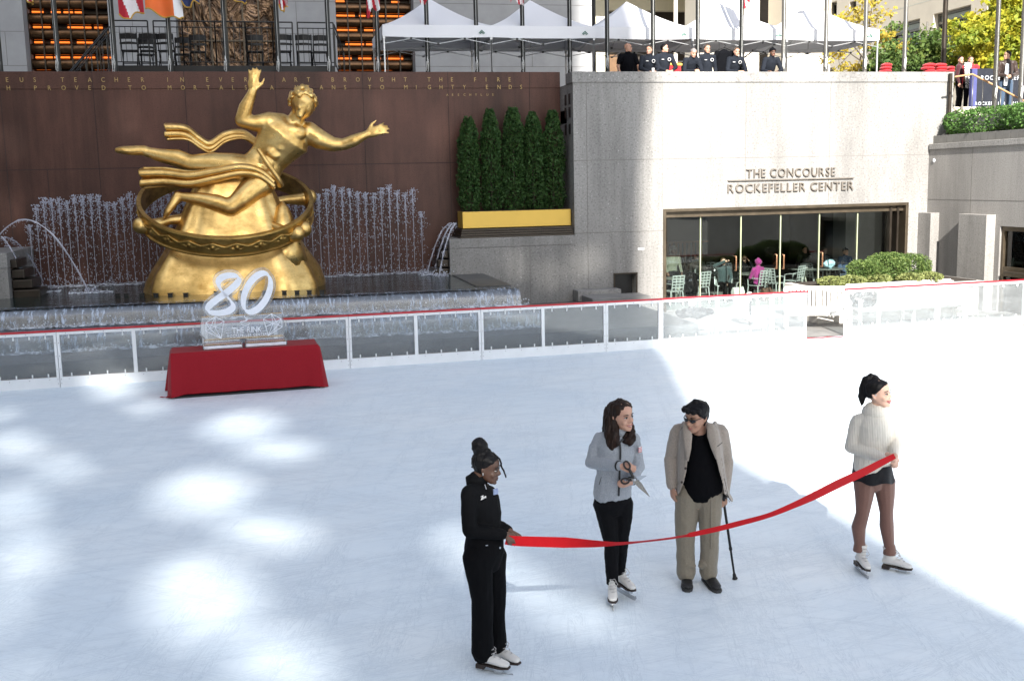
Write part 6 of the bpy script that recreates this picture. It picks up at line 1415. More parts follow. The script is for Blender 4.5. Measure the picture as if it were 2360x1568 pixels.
# --- tents
fabric('tent_white', (.76, .76, .79), .7, var=.03, fold=.15, sc=2, sheen=0); mat('tent_frame', (.55, .56, .57), .4, metal=.5); mat('tent_joint', (.02, .02, .02), .5); mat('tent_logo', (.08, .22, .17), .6)
TY = 31.15; TW = 3.02; ZE, ZV, ZK = 7.93, 7.62, 8.88
def tent(cx, lab):
    t = thing('canopy_tent', lab, 'tent', (cx, TY, ZP), 0, 'white canopy tents along the plaza'); h = TW / 2
    ze, zv, zk = ZE - ZP, ZV - ZP, ZK - ZP; mb = MB()
    for s_ in range(4):
        Mr = Matrix.Rotation(s_ * math.pi / 2, 4, 'Z')
        def f(a, b):
            x = (2 * a - 1) * h * (1 - b); y = -h * (1 - b); z = ze + (zk - ze) * b ** 1.18 - .05 * math.sin(math.pi * a) * (1 - b) ** 2 - .03 * math.sin(math.pi * b)
            return (x, y, z)
        mb.sheet(f, 16, 12, .006, Mr)
    mb.build('canopy', 'tent_white', t, smooth=True, auto=40)
    mb = MB()
    for s_ in range(4):
        Mr = Matrix.Rotation(s_ * math.pi / 2, 4, 'Z'); mb.sheet(lambda a, b: ((2 * a - 1) * (h + .004), -h - .004 - .012 * math.sin(a * 14) * (1 - b), zv + (ze - zv) * b - .025 * math.sin(math.pi * a) * (1 - b)), 24, 3, .005, Mr)
    v_ = mb.build('valance', 'tent_white', t, smooth=True, auto=40)
    mb = MB(); M_ = wallM((h - .30, -h - .020, zv + .13)); mb.tube([M_ @ V(-.08, -.03, 0), M_ @ V(0, .05, 0), M_ @ V(.08, -.03, 0)], .014, 5); mb.tube([M_ @ V(-.05, -.05, 0), M_ @ V(0, .0, 0), M_ @ V(.05, -.05, 0)], .012, 5); mb.build('logo', 'tent_logo', v_)
    for sx in (-1, 1):
        for sy in (-1, 1): mb = MB(); x, y = sx * (h - .03), sy * (h - .03); mb.box((x - .018, y - .018, 0), (x + .018, y + .018, zv + .12)); mb.box((x - .03, y - .03, zv - .06), (x + .03, y + .03, zv + .02)); mb.build('leg', 'tent_frame', t)
    mb = MB(); mj = MB()
    for s_ in range(4):
        Mr = Matrix.Rotation(s_ * math.pi / 2, 4, 'Z'); y = -h + .05; x0, x1 = -h + .03, h - .03
        for a, b, zc, zd_ in ((x0, 0, zv + .1, zv - .18), (x0, 0, zv - .18, zv + .1), (0, x1, zv + .1, zv - .18), (0, x1, zv - .18, zv + .1)): mb.tube([Mr @ V(a, y, zc), Mr @ V(b, y, zd_)], .012, 5)
        for x, z in ((x0 / 2, zv - .04), (x1 / 2, zv - .04), (0, zv + .1), (0, zv - .18)): mj.cbox((x, y, z), (.06, .05, .05), Mr)
        mb.tube([Mr @ V(0, y, zv - .18), Mr @ V(0, 0, zv - .1)], .012, 5); mb.tube([Mr @ V(0, y, zv + .1), Mr @ V(0, -.1, zk - .4)], .012, 5)
    mb.tube([(0, 0, zv - .1), (0, 0, zk - .03)], .018, 6); fr_ = mb.build('truss', 'tent_frame', t); mj.build('joints', 'tent_joint', fr_); return t
tx = [W(u, v, Y=TY).x for u, v in ((989, 12), (1224, 21), (1453, 24), (1665, 26), (1864, 33))]
step = (tx[-1] - tx[0]) / 4
t0 = tent(tx[0], 'white canopy tent at the left end of the row, beside the bronze bay')
for i, lab in enumerate(['second white canopy tent from the left, before the plain limestone wall', 'middle white canopy tent, behind the bald man', 'fourth white canopy tent, behind the smiling man and the hanging shirt', 'sunlit white canopy tent at the right end of the row']): dup(t0, (tx[0] + step * (i + 1), TY, ZP), 0, lab)

# --- black platform with railing and folding chairs
YPf = 31.6; zdk = 7.05
def pu(u, v=150, Y=YPf): return W(u, v, Y=Y)
pf = thing('platform', 'black raised platform with railings before the tall glass bay', 'platform', (pu(520).x, YPf, ZP)); lp = lambda o: loc(o, pf)
x0, x1 = pu(268).x, pu(772).x
mb = MB(); mb.box((x0, YPf, ZP), (x1, YPf + 3.4, zdk)); lp(mb.build('deck', 'black_metal'))
def rail(xa, xb, y, name='railing', z0=zdk, za=0, zb_=0):
    mb = MB(); n = max(2, int(abs(xb - xa) / .14)); zt = 1.2
    for k in range(n + 1):
        x = xa + (xb - xa) * k / n; o_ = za + (zb_ - za) * k / n; r = .022 if k in (0, n) else .009; mb.tube([(x, y, z0 + o_ + (0 if k in (0, n) else .1)), (x, y, z0 + o_ + (zt if k in (0, n) else zt - .16))], r, 5)
    for z in (.1, zt - .16, zt): mb.tube([(xa, y, z0 + za + z), (xb, y, z0 + zb_ + z)], .02 if z == zt else .014, 6)
    return lp(mb.build(name, 'black_metal'))
ux = [267, 346, 359, 425, 500, 570, 632, 678, 690, 772]
for a, b in ((267, 346), (359, 425), (425, 500), (500, 570), (570, 632), (632, 678), (690, 772)): rail(pu(a).x, pu(b).x, YPf + .04)
rail(pu(150).x, pu(262).x, YPf + .5, 'stair_railing', ZP + .1, 0, 1.4); rail(pu(120).x, pu(232).x, YPf + 1.6, 'stair_railing', ZP + .1, 0, 1.4); rail(pu(795).x, pu(775).x, YPf + .3, 'stair_railing', ZP + .2, 0.5, 1.3)
for i in range(7): mb = MB(); xx = x0 - .26 * (7 - i); mb.box((xx, YPf + .5, ZP + .1 + .2 * i), (xx + .3, YPf + 1.6, ZP + .14 + .2 * i)); lp(mb.build('tread', 'black_metal'))
def folding_chair():
    t = thing('folding_chair', 'black folding chair', 'chair', (0, 0, 0), 0, 'black folding chairs on the platform')
    mb = MB(); mb.box((-.22, -.2, .43), (.22, .2, .46)); mb.build('seat', 'black_metal', t, bevel=.01)
    mb = MB()
    for z, h_ in ((.74, .14), (.60, .05)): mb.sheet(lambda a, b: ((a - .5) * .46, .19 + .05 - .05 * (2 * a - 1) ** 2, z + h_ * b + .02 * (1 - (2 * a - 1) ** 2) * b), 10, 2, .02)
    mb.build('backrest', 'black_metal', t)
    for sx in (-1, 1):
        for a_, b_ in (((sx * .21, -.2, 0), (sx * .21, .22, .9)), ((sx * .19, .22, 0), (sx * .19, -.15, .44))): mb = MB(); mb.tube([a_, b_], .016, 6); mb.build('leg', 'black_metal', t)
    
    for y_ in (-.15, .15): mb = MB(); mb.tube([(-.2, y_, .12), (.2, y_, .12)], .012, 5); mb.build('stretcher', 'black_metal', t)
    return t
fc = folding_chair(); ch_labs = [(297, 0, 0, 'black folding chair at the left end of the platform'), (325, .9, .3, 'black folding chair behind the leftmost one, seat turned'), (340, 0, .1, 'black folding chair just left of the gap in the railing'), (383, 0, -.1, 'black folding chair right of the railing gap, by the flagpole'), (415, .8, .2, 'black folding chair in the back row by the glass bay edge'), (455, .2, .1, 'lone black folding chair before the left of the glass bay'),
    (590, .1, 0, 'black folding chair before the right of the glass bay'), (655, 0, .1, 'black folding chair before the limestone pier, left of two'), (704, 0, -.05, 'black folding chair before the limestone pier, right of two'), (742, .1, .1, 'black folding chair at the right end of the platform')]
for i, (u, dy, rz, lab) in enumerate(ch_labs):
    p = pu(u); L_ = (p.x, YPf + .5 + dy, zdk)
    if i == 0: fc.location = L_; fc['label'] = lab; fc.rotation_euler = (0, 0, math.pi + rz)
    else: dup(fc, L_, math.pi + rz, lab)
# table with striped cloth, right end of the platform
p = pu(730, 165, 30.4); tt = thing('draped_table', 'low table with red white and blue cloth by the platform steps', 'table', (p.x, 30.4, ZP))
mb = MB(); mb.box((-.6, -.3, .72), (.6, .3, .75)); mb.build('tabletop', 'flag_white', tt)
for sx in (-.5, .5): mb = MB(); mb.box((sx - .02, -.2, 0), (sx + .02, .2, .72)); mb.build('leg', 'black_metal', tt)
for k, m in enumerate(('flag_red', 'flag_white', 'flag_red')):
    mb = MB(); mb.sheet(lambda a, b: (-.6 + .4 * k + .4 * a, -.31 - .02 * math.sin(a * 7), .755 - .35 * b), 8, 4, .006); mb.build('cloth', m, tt)
tt.location.z = ZP + .32

# --- bystanders
def bystander(lab, loc_, rz, H, top, skn, hair, pose='stand', bottom='black_legging', look=0.0, pitch=0.0, kind='short', lean=.0, short=False, group=None, arms=None, badge=False, cat='person'):
    t = thing('person', lab, cat, loc_, rz, group); k = H / 1.75; f = V(0, 1, 0)
    sit = pose == 'sit'; zo = -.42 * k if sit else 0.0
    def sp_(z, x=0, y=0):    # point on the leaning trunk
        zz = z * k; d = max(0, zz - .95 * k); return V(x * k, y * k + math.sin(lean) * d, .95 * k + math.cos(lean) * d + zo if zz > .95 * k else zz + zo)
    pel, wai, che, nck, chin = sp_(.95), sp_(1.10), sp_(1.30), sp_(1.50), sp_(1.525, 0, .015)
    shs = [sp_(1.43, s * .19) for s in (1, -1)]
    hips = [V(s * .09 * k, 0, .92 * k + zo) for s in (1, -1)]
    if sit: kns = [V(s * .11 * k, .42 * k, .50 * k) for s in (1, -1)]; ans = [V(s * .10 * k, .40 * k, .09 * k) for s in (1, -1)]
    else: kns = [V(s * .10 * k, .02, .50 * k) for s in (1, -1)]; ans = [V(s * .11 * k, -.02, .09 * k) for s in (1, -1)]
    if arms is None: arms = [((.25, -.02, 1.14), (.25, .06, .90)), ((-.25, -.02, 1.14), (-.25, .06, .90))]
    els = [V(a[0][0] * k, a[0][1] * k, a[0][2] * k + zo) for a in arms]; wrs = [V(a[1][0] * k, a[1][1] * k, a[1][2] * k + zo) for a in arms]
    lk = V(math.sin(look), math.cos(look), 0); Mh = headM(chin, lk, pitch); hh = .232 * k
    mb = MB(); add_head(mb, Mh, hh); limb(mb, [sp_(1.42), nck, Mh @ V(0, -.02, .07)], [.06 * k, .055 * k, .06 * k])
    limb(mb, [V(0, 0, .86 * k + zo), pel, wai, che, sp_(1.43)], [(.13 * k, .09 * k), (.14 * k, .10 * k), (.12 * k, .09 * k), (.13 * k, .10 * k), (.10 * k, .07 * k)])
    for s, e, w, sd in zip(shs, els, wrs, (1, -1)):
        limb(mb, [s, e, w], [.047 * k, .040 * k, .029 * k]); limb(mb, [sp_(1.42), s], [.06 * k, .05 * k]); d = (w - e).normalized(); add_hand(mb, w, d, V(sd * .8, .3, .5), sd, .6, k)
    for h, n_, a in zip(hips, kns, ans): limb(mb, [h, n_, a], [.08 * k, .055 * k, .04 * k]); limb(mb, [a - V(0, .04, .03), a + V(0, .15 * k, -.05)], [.045, .035])
    body = soft(mb.build('body', skn, t), .012, 1, .5)
    face_bits(body, Mh, hh)
    if kind != 'bald':
        mb = MB()
        if kind == 'cap': hair_cap(mb, Mh, hh, .72, .55, .45, .05); limb(mb, [Mh @ V(0, .40 * hh, .72 * hh), Mh @ V(0, .62 * hh, .68 * hh)], [(.22 * hh, .03 * hh), (.18 * hh, .02 * hh)])
        elif kind == 'beanie': hair_cap(mb, Mh, hh, .70, .45, .40, .07)
        elif kind == 'curly':
            hair_cap(mb, Mh, hh, .80, .5, .15, .12, 1.3)
        elif kind == 'long': hair_cap(mb, Mh, hh, .84, .55, .05, .06, 1.2); limb(mb, [Mh @ V(0, -.4 * hh, .5 * hh), Mh @ V(0, -.35 * hh, -.2 * hh)], [(.32 * hh, .15 * hh), (.3 * hh, .12 * hh)])
        elif kind == 'hood': hair_cap(mb, Mh, hh, .9, .3, -.1, .12, 1.2)
        else: hair_cap(mb, Mh, hh, .82, .52, .25, .03)
        soft(mb.build('cap' if kind in ('cap', 'beanie') else ('hood' if kind == 'hood' else 'hair'), hair, body), .012, 1, .5, (.012 if kind == 'curly' else .004, 20, (1, 1, 1)))
    mb = MB()
    mb.tube([V(0, 0, .88 * k + zo), pel, wai, sp_(1.25), sp_(1.38), sp_(1.46), sp_(1.53)], [(.165 * k, .115 * k), (.175 * k, .125 * k), (.160 * k, .122 * k), (.175 * k, .135 * k), (.165 * k, .12 * k), (.12 * k, .085 * k), (.072 * k, .07 * k)], 18, ref=f, ends=True)
    for s, e, w in zip(shs, els, wrs):
        limb(mb, [sp_(1.40), s], [.09 * k, .074 * k]); limb(mb, [s, s.lerp(e, .5), e] if not short else [s, s.lerp(e, .5), s.lerp(e, .7)], [.076 * k, .066 * k, .060 * k])
        if not short: limb(mb, [e, e.lerp(w, .5), w - (w - e).normalized() * .015], [.060 * k, .052 * k, .042 * k])
    tp = soft(mb.build('jacket' if not short else 'shirt', top, t), .014, 2, .5, (.008, 8, (1, 1, .6)))
    if badge:
        p = sp_(1.33, -.09, .150); n_ = V(0, math.cos(lean), -math.sin(lean)); mb = MB(); mb.tube([p, p + n_ * .012], .048, 14); b_ = mb.build('round_badge', 'badge_white', tp); mb = MB(); mb.tube([p + n_ * .010, p + n_ * .014], .034, 14); mb.build('badge_centre', 'navy_fleece', b_)
        mb = MB(); p = sp_(1.33, .09, .150); mb.cbox(tuple(p), (.07, .014, .016)); mb.build('name_tape', 'badge_white', tp)
    mb = MB(); mb.tube([V(0, 0, .99 * k + zo), V(0, .02, .90 * k + zo), V(0, .03, .84 * k + zo)], [(.165 * k, .12 * k), (.17 * k, .125 * k), (.13 * k, .10 * k)], 16, ref=f, ends=True)
    for h, n_, a in zip(hips, kns, ans): limb(mb, [h, h.lerp(n_, .5), n_, n_.lerp(a, .5), a], [.105 * k, .095 * k, .076 * k, .070 * k, .066 * k])
    soft(mb.build('trousers', bottom, t), .016, 2, .5, (.006, 8, (1, 1, .6)))
    for a in ans:
        mb = MB(); limb(mb, [a + V(0, -.05, -.035), a + V(0, .06, -.04), a + V(0, .17 * k, -.055)], [(.045, .05), (.048, .045), (.04, .03)]); mb.build('shoe', 'shoe_black', t, smooth=True)
    return t
YS = YC + .62 + .36; LEDGE = ZC - ZP
def at_wall(u, v=150): return W(u, v, Y=YS)
lean_arms = [((.27, .20, 1.12), (.10, .44, LEDGE + .06)), ((-.27, .20, 1.12), (-.08, .46, LEDGE + .06))]
G_ = 'people leaning on the plaza wall'
bystander('bald man in a black short sleeved shirt at the wall, looking right', (at_wall(1446).x, YS, ZP), math.pi, 1.80, 'dark_shirt', 'skin_tan', None, look=R(-65), kind='bald', short=True, lean=R(4), arms=[((.29, .05, 1.16), (.27, .18, LEDGE + .03)), ((-.29, .05, 1.16), (-.27, .18, LEDGE + .03))], group=G_)
fz = bystander('grey eyed man in navy fleece holding a white paper cup at the wall', (at_wall(1492).x, YS, ZP), math.pi, 1.74, 'navy_fleece', 'skin_light', 'hair_mid', look=R(45), lean=R(14), arms=lean_arms, badge=True, group=G_)
fz['label'] = 'man in navy fleece holding a white paper cup at the wall'
mb = MB(); mb.lathe([(.032, 0), (.042, .11), (.044, .115), (.040, .112)], 14); o = mb.build('paper_cup', 'ball_white', smooth=True, auto=40); p = at_wall(1484); o.location = (p.x, YC + .25, ZC + .004); tag(o, 'white paper cup on the wall before a man in navy fleece', 'cup')
bystander('dark haired man in navy fleece standing upright, face turned right', (at_wall(1531).x, YS + .05, ZP), math.pi, 1.80, 'navy_fleece', 'skin_light', 'hair_black', look=R(-50), lean=R(5), arms=lean_arms, badge=True, group=G_)
bystander('grey haired man in navy fleece crouched low over clasped hands on the wall', (at_wall(1590).x, YS + .12, ZP), math.pi, 1.74, 'navy_fleece', 'skin_light', 'hair_grey', look=R(-8), pitch=R(22), lean=R(32), arms=[((.26, .36, 1.04), (.05, .60, LEDGE + .09)), ((-.26, .36, 1.04), (-.05, .60, LEDGE + .09))], group=G_)
bystander('smiling man in navy fleece with a shoulder strap standing upright at the wall', (at_wall(1632).x, YS + .1, ZP), math.pi, 1.80, 'navy_fleece', 'skin_light', 'hair_mid', pitch=R(8), badge=True, group=G_)
bystander('short haired man in navy fleece leaning with both forearms on the sunny wall', (at_wall(1692).x, YS + .1, ZP), math.pi, 1.74, 'navy_fleece', 'skin_light', 'hair_mid', pitch=R(14), lean=R(22), arms=[((.28, .28, 1.06), (.06, .52, LEDGE + .07)), ((-.28, .28, 1.06), (-.10, .52, LEDGE + .07))], badge=True, group=G_)
bystander('man in a dark knitted cap and dark jacket hunched over the wall', (at_wall(1774).x, YS + .1, ZP), math.pi, 1.74, 'navy_fleece', 'skin_brown', 'dark_shirt', kind='beanie', pitch=R(10), lean=R(24), arms=[((.30, .28, 1.06), (.26, .54, LEDGE + .07)), ((-.28, .28, 1.06), (-.05, .52, LEDGE + .07))], group=G_)
bystander('man in dark jacket half hidden behind the bald man', (at_wall(1466, 150).x + .1, YS + .9, ZP), math.pi * .9, 1.66, 'dark_shirt', 'skin_tan', 'hair_black', look=R(20))
# hanging shirt and red goods under the tents
p = W(1670, 150, Y=29.6); hs_ = thing('hanging_shirt', 'black shirt on a hanger under the fourth tent', 'shirt', (p.x, 29.62, 0))
mb = MB(); mb.tube([(0, 0, 6.55), (0, 0, 6.9), (0, 0, 7.22), (0, 0, 7.3)], [(.25, .07), (.25, .08), (.27, .08), (.10, .05)], 16, ref=(0, 1, 0), ends=True); mb.tube([(.22, 0, 7.22), (.36, 0, 7.0)], [.09, .08], 8, ends=True); mb.tube([(-.22, 0, 7.22), (-.36, 0, 7.0)], [.09, .08], 8, ends=True); soft(mb.build('cloth', 'dark_shirt', hs_), .02, 2)
mb = MB(); mb.tube([(-.2, 0, 7.3), (0, 0, 7.38), (.2, 0, 7.3)], .01, 5); mb.tube([(0, 0, 7.38), (.03, 0, 7.43), (0, 0, 7.47)], .008, 5); mb.build('hanger', 'black_metal', hs_)
fabric('red_wool', (.55, .02, .03), .8, fold=.6); mat('goods_yellow', (.5, .35, .08), .6)
p = W(1550, 160, Y=30.2); mb = MB(); 
for i in range(5): mb.tube([(-.2 + .1 * i, 0, 1.42), (-.22 + .11 * i, .02, .75)], [(.05, .1), (.06, .12)], 8, ends=True)
gt = thing('goods_rack', 'rack of red goods under the middle tent, left of the grey haired man', 'rack', (p.x, 30.2, ZP)); soft(mb.build('goods', 'red_wool', gt), .025, 2); mb = MB(); mb.tube([(-.35, 0, 0), (-.35, 0, 1.5), (.35, 0, 1.5), (.35, 0, 0)], .015, 6); mb.build('frame', 'tent_frame', gt); mb = MB(); mb.tube([(-.25, -.05, 1.42), (.25, -.05, 1.40)], .05, 8, ends=True); mb.build('trim', 'goods_yellow', gt, smooth=True)
def pile(u, lab, n, w, seed, Y=YC + .3):
    p = W(u, 178, Y=Y); rg = random.Random(seed); t = thing('folded_pile', lab, 'pile', (p.x, Y, ZC + .002), 0, 'piles of red folded clothes on the wall')
    for i in range(n):
        mb = MB(); mb.tube([(-w / 2, 0, 0), (-w / 4, 0, .012), (w / 4, 0, .008), (w / 2, 0, 0)], [(.17, .042), (.18, .05), (.18, .05), (.16, .04)], 12, ref=(0, 0, 1), ends=True); o = mb.build('folded_cloth', 'red_wool', t, smooth=True); o.location = (rg.uniform(-.03, .03), rg.uniform(-.02, .02), .045 + .085 * i); o.rotation_euler = (0, 0, rg.uniform(-.2, .2))
pile(2042, 'short pile of red folded clothes beside the last tent leg', 3, .20, 1); pile(2140, 'tall pile of red folded clothes under the one way signs', 3, .24, 2); pile(2168, 'rounded pile of red folded clothes, right of the tall pile', 3, .26, 3); pile(2190, 'low pile of red folded clothes at the end of the wall', 2, .10, 4)

# --- the right corner: steps, handrail, banner, people
mb = MB(); mb.box((XR + .7, 28.5, 5.0), (70, 100, ZP)); o = mb.build('plaza', 'pavement'); o['kind'] = 'structure'
mb = MB(); mb.box((XR + .7, 23.5, 5.0), (60, 28.5, 5.2)); o = mb.build('lower_landing', 'pavement'); o['kind'] = 'structure'
stp = thing('stone_steps', 'short flight of pale stone steps beside the end of the concourse wall', 'steps', (XR + 2, 28, 5.2))
for i in range(3): mb = MB(); mb.box((XR + .9, 27.4 + .36 * i, 5.203), (XR + 4.5, 28.49, 5.203 + .116 * (i + 1))) if i == 0 else mb.box((XR + .9, 27.4 + .36 * i, 5.206 + .116 * i), (XR + 4.5, 28.49, 5.203 + .116 * (i + 1))); loc(mb.build('step', 'warm_limestone', bevel=.01), stp)
mat('rail_wood', (.42, .22, .10), .45, var=.15)
hr = thing('handrail', 'brass brown handrail on steel posts descending at the right', 'railing', (XR + 2, 26.6, 5.2))
hp = [W(2202, 177, Y=26.9), W(2241, 171, Y=26.9), W(2300, 201, Y=26.6), W(2366, 236, Y=26.3)]
mb = MB(); mb.tube(hp, .028, 8, ends=True); loc(mb.build('rail', 'rail_wood', smooth=True), hr)
for u, v, y in ((2243, 172, 26.88), (2266, 184, 26.77), (2307, 205, 26.58), (2333, 219, 26.45)):
    p = W(u, v, Y=y); mb = MB(); mb.tube([p, (p.x, p.y, 5.0)], .014, 6); loc(mb.build('post', 'pole_steel', smooth=True), hr)
bn = thing('black_banner', 'big black banner panel with white lettering at the right', 'banner', (24, 29.8, ZP))
b0, b1 = W(2252, 170, Y=29.8), W(2470, 170, Y=29.8); bz0, bz1 = W(2300, 246, Y=29.8).z, W(2300, 158, Y=29.8).z
mat('banner_black', (.008, .010, .018), .5); mat('lit_edge_blue', (.06, .066, .19), .5); mat('letter_white', (.7, .72, .76), .5)
mb = MB(); mb.box((b0.x, 29.8, bz0), (b1.x, 29.9, bz1)); loc(mb.build('panel', 'banner_black'), bn)
mb = MB(); q = W(2240, 170, Y=29.8); mb.box((q.x, 29.79, bz0), (b0.x - .002, 29.91, bz1)); loc(mb.build('edge_strip', 'lit_edge_blue'), bn)  # blue strip stands in for purple light on the panel edge
mb = MB(); a_ = W(2259, 222, Y=29.8); text(mb, 'ROCKEFELLER', wallM((a_.x, 29.796, W(2259, 217 - 33, Y=29.8).z)), .13, .006, gap=.3); a_ = W(2230, 246, Y=29.8); text(mb, 'ROCKEFELLER CENTER', wallM((W(2224, 240, Y=29.8).x + .35, 29.796, W(2300, 242, Y=29.8).z)), .10, .006, gap=.3); loc(mb.build('lettering', 'letter_white'), bn)
for u in (2244, 2420): p = W(u, 240, Y=29.85); mb = MB(); mb.box((p.x - .03, 29.92, ZP), (p.x + .03, 29.98, bz1)); loc(mb.build('post', 'black_metal'), bn)
p = W(2318, 200, Y=27.0); bystander('man in a brown leather jacket over a white shirt behind the handrail, head turned left', (p.x, 27.0, 5.2), math.pi - R(15), 1.80, 'leather_brown', 'skin_tan', 'hair_black', bottom='jeans', look=R(75), arms=[((.27, .02, 1.12), (.10, .27, 1.08)), ((-.27, .02, 1.12), (-.02, .27, 1.06))])
mb = MB(); mb.tube([(p.x - .12, 26.86, 6.05), (p.x - .10, 26.85, 6.35), (p.x - .08, 26.87, 6.62)], [(.06, .02), (.07, .03), (.05, .03)], 10, ref=(0, 1, 0), ends=True); 
ws = mb.build('shirt_front', 'white_shirt', smooth=True); mn_ = [o for o in bpy.data.objects if o.get('label', '').startswith('man in a brown leather')][0]; ws.parent = mn_; ws.matrix_parent_inverse = (Matrix.Translation(mn_.location) @ Matrix.Rotation(mn_.rotation_euler.z, 4, 'Z')).inverted()
p = W(2236, 170, Y=30.6); bystander('person in a red coat with a black and white checked scarf by the banner', (p.x, 30.6, ZP), math.pi - R(30), 1.72, 'red_coat', 'skin_light', 'hair_mid', kind='long', look=R(-20))
p = W(2212, 170, Y=30.8); bystander('person in a dark maroon coat beside the red coat', (p.x, 30.8, ZP), math.pi + R(40), 1.75, 'maroon_coat', 'skin_light', 'hair_black', look=R(40))
m, nt, b = _new('check_cloth'); ck = _n(nt, 'ShaderNodeTexChecker', Scale=28.0); ck.inputs['Color1'].default_value = (.02, .02, .02, 1); ck.inputs['Color2'].default_value = (.75, .73, .70, 1); nt.links.new(_coord(nt), ck.inputs['Vector']); nt.links.new(ck.outputs['Color'], b.inputs['Base Color']); b.inputs['Roughness'].default_value = .85
p = W(2232, 160, Y=30.35); mb = MB(); mb.tube([(0, 0, 7.02), (-.03, -.02, 6.8), (0, -.03, 6.5), (.02, 0, 6.3)], [(.15, .06), (.11, .05), (.09, .04), (.08, .03)], 10, ref=(0, 1, 0), ends=True); o = mb.build('scarf', 'check_cloth', smooth=True); o.location = (p.x, 30.38, 0); tag(o, 'black and white checked scarf worn over the red coat', 'scarf')
# lamp post, thin posts, one way signs
def post(u, v, Y, r, m, lab, cat, z0=ZP, h=9.5):
    p = W(u, v, Y=Y); t = thing('lamp_post' if cat == 'lamp post' else 'post', lab, cat, (p.x, Y, z0)); mb = MB(); mb.tube([(0, 0, 0), (0, 0, h)], [r, r * .9], 12); mb.lathe([(r * 1.8, 0), (r * 1.8, .3), (r * 1.2, .4)], 12); mb.build('pole', m, t, smooth=True, auto=40)
    if cat == 'lamp post': mb = MB(); mb.lathe([(.05, h), (.16, h + .1), (.2, h + .45), (.08, h + .6), (.02, h + .62)], 12); mb.build('lantern', 'flag_white', t, smooth=True, auto=50)
    return t
post(2173, 178, 29.2, .075, 'bronze_dark', 'dark bronze lamp post rising behind the red piles', 'lamp post'); post(1369, 100, 36, .07, 'black_metal', 'thin black lamp post behind the middle tent', 'lamp post')
post(1557, 60, 42, .09, 'warm_limestone', 'slim cream post before the recessed entrance, left of the white pier', 'post', h=8); post(2183 - 4, 300, YC - .09, .001, 'black_metal', 'hairline', 'post', 0, .01) if False else None
p = W(2188, 250, Y=YC - .1); mb = MB(); mb.tube([(p.x, YC - .1, 4.4), (p.x, YC - .1, ZC - .05)], .055, 10); mb.box((p.x - .12, YC - .12, 5.0), (p.x - .03, YC - .08, 5.3)); tag(mb.build('drain_post', 'bronze_dark', smooth=True, auto=40), 'dark brown metal post against the right end of the concourse wall', 'post')
sg = thing('one_way_sign', 'two stacked black one way arrow signs among the shrubs', 'sign', (W(2134, 150, Y=36).x, 36, ZP))
for v, dx in ((148, 0), (167, -.12)):
    p = W(2134, v, Y=36); mb = MB(); z = p.z - ZP; mb.box((-.42 + dx, -.03, z - .2), (.42 + dx, -.01, z + .2)); b_ = mb.build('sign_plate', 'black_metal', sg)
    mb = MB(); mb.prism([(-.36 + dx, z - .10), (.14 + dx, z - .10), (.14 + dx, z - .17), (.38 + dx, z), (.14 + dx, z + .17), (.14 + dx, z + .10), (-.36 + dx, z + .10)], .006, 'y', -.037); mb.build('arrow', 'letter_white', b_)
    mb = MB(); text(mb, 'ONE WAY', wallM((-.30 + dx, -.0375, z - .05)), .10, .004, gap=.15, width=.44); mb.build('lettering', 'black_metal', b_)
mb = MB(); mb.tube([(0, 0, 0), (0, 0, 3.6)], .03, 8); mb.build('post', 'pole_steel', sg)
flush()
# ================================================================== buildings behind
YB = 46.0
def fu(u, v=60, Y=YB): return W(u, v, Y=Y).x
def fz_(v, u=600, Y=YB): return W(u, v, Y=Y).z
ZT = 24.0
fac = thing('limestone_building', 'tall limestone office building with bronze louvre bays behind the plaza', 'building', (0, YB, ZP)); lf = lambda o: loc(o, fac)
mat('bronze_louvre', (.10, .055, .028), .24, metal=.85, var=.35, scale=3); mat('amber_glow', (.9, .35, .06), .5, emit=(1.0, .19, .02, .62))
def pier(ua, ub, d=.9, name='pier', m='limestone', Y=YB):
    mb = MB(); xa_, xb_ = fu(ua, 60, Y), fu(ub, 60, Y); mb.box((xa_, Y - d, ZP), (xb_, Y + .6, ZT)); o = lf(mb.build(name, m)); mb = MB()
    z = ZP + .4; k = 0
    while z < ZT:
        mb.box((xa_, Y - d - .006, z - .008), (xb_, Y - d, z + .008)); off = .35 if k % 2 else .65; xm = xa_ + (xb_ - xa_) * off
        if xb_ - xa_ > 1.5: mb.box((xm - .008, Y - d - .006, z + .008), (xm + .008, Y - d, z + 1.25))
        z += 1.27; k += 1
    j = mb.build('joints', 'joint'); j.parent = o; return o
pier(-60, 66); pier(258, 410); pier(634, 772); pier(948, 1352)
def bay(ua, ub):
    xa_, xb_ = fu(ua), fu(ub); mb = MB(); mb.box((xa_, YB + .5, ZP), (xb_, YB + .6, ZT)); bk_ = lf(mb.build('bay_back', 'bronze_dark'))
    mb = MB(); z = ZP + .2
    while z < 16:
        mb.tube([(xa_, YB + .18, z), (xb_, YB + .18, z)], (.22), 12); z += .58
    lf(mb.build('louvres', 'bronze_louvre', smooth=True, auto=60))
    mb = MB()
    n = 6
    for i in range(n + 1): x = xa_ + (xb_ - xa_) * i / n; mb.box((x - .025, YB - .12, ZP), (x + .025, YB - .06, ZT))
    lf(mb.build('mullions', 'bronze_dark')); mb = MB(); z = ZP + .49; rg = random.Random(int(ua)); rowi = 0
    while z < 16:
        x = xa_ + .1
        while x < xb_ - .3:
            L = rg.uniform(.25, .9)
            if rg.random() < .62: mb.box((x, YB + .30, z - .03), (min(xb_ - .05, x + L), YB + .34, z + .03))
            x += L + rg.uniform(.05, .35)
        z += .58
    lf(mb.build('glint_strip', 'amber_glow'))  # glowing strips added to imitate orange highlights on the bronze
bay(66, 258); bay(772, 948)
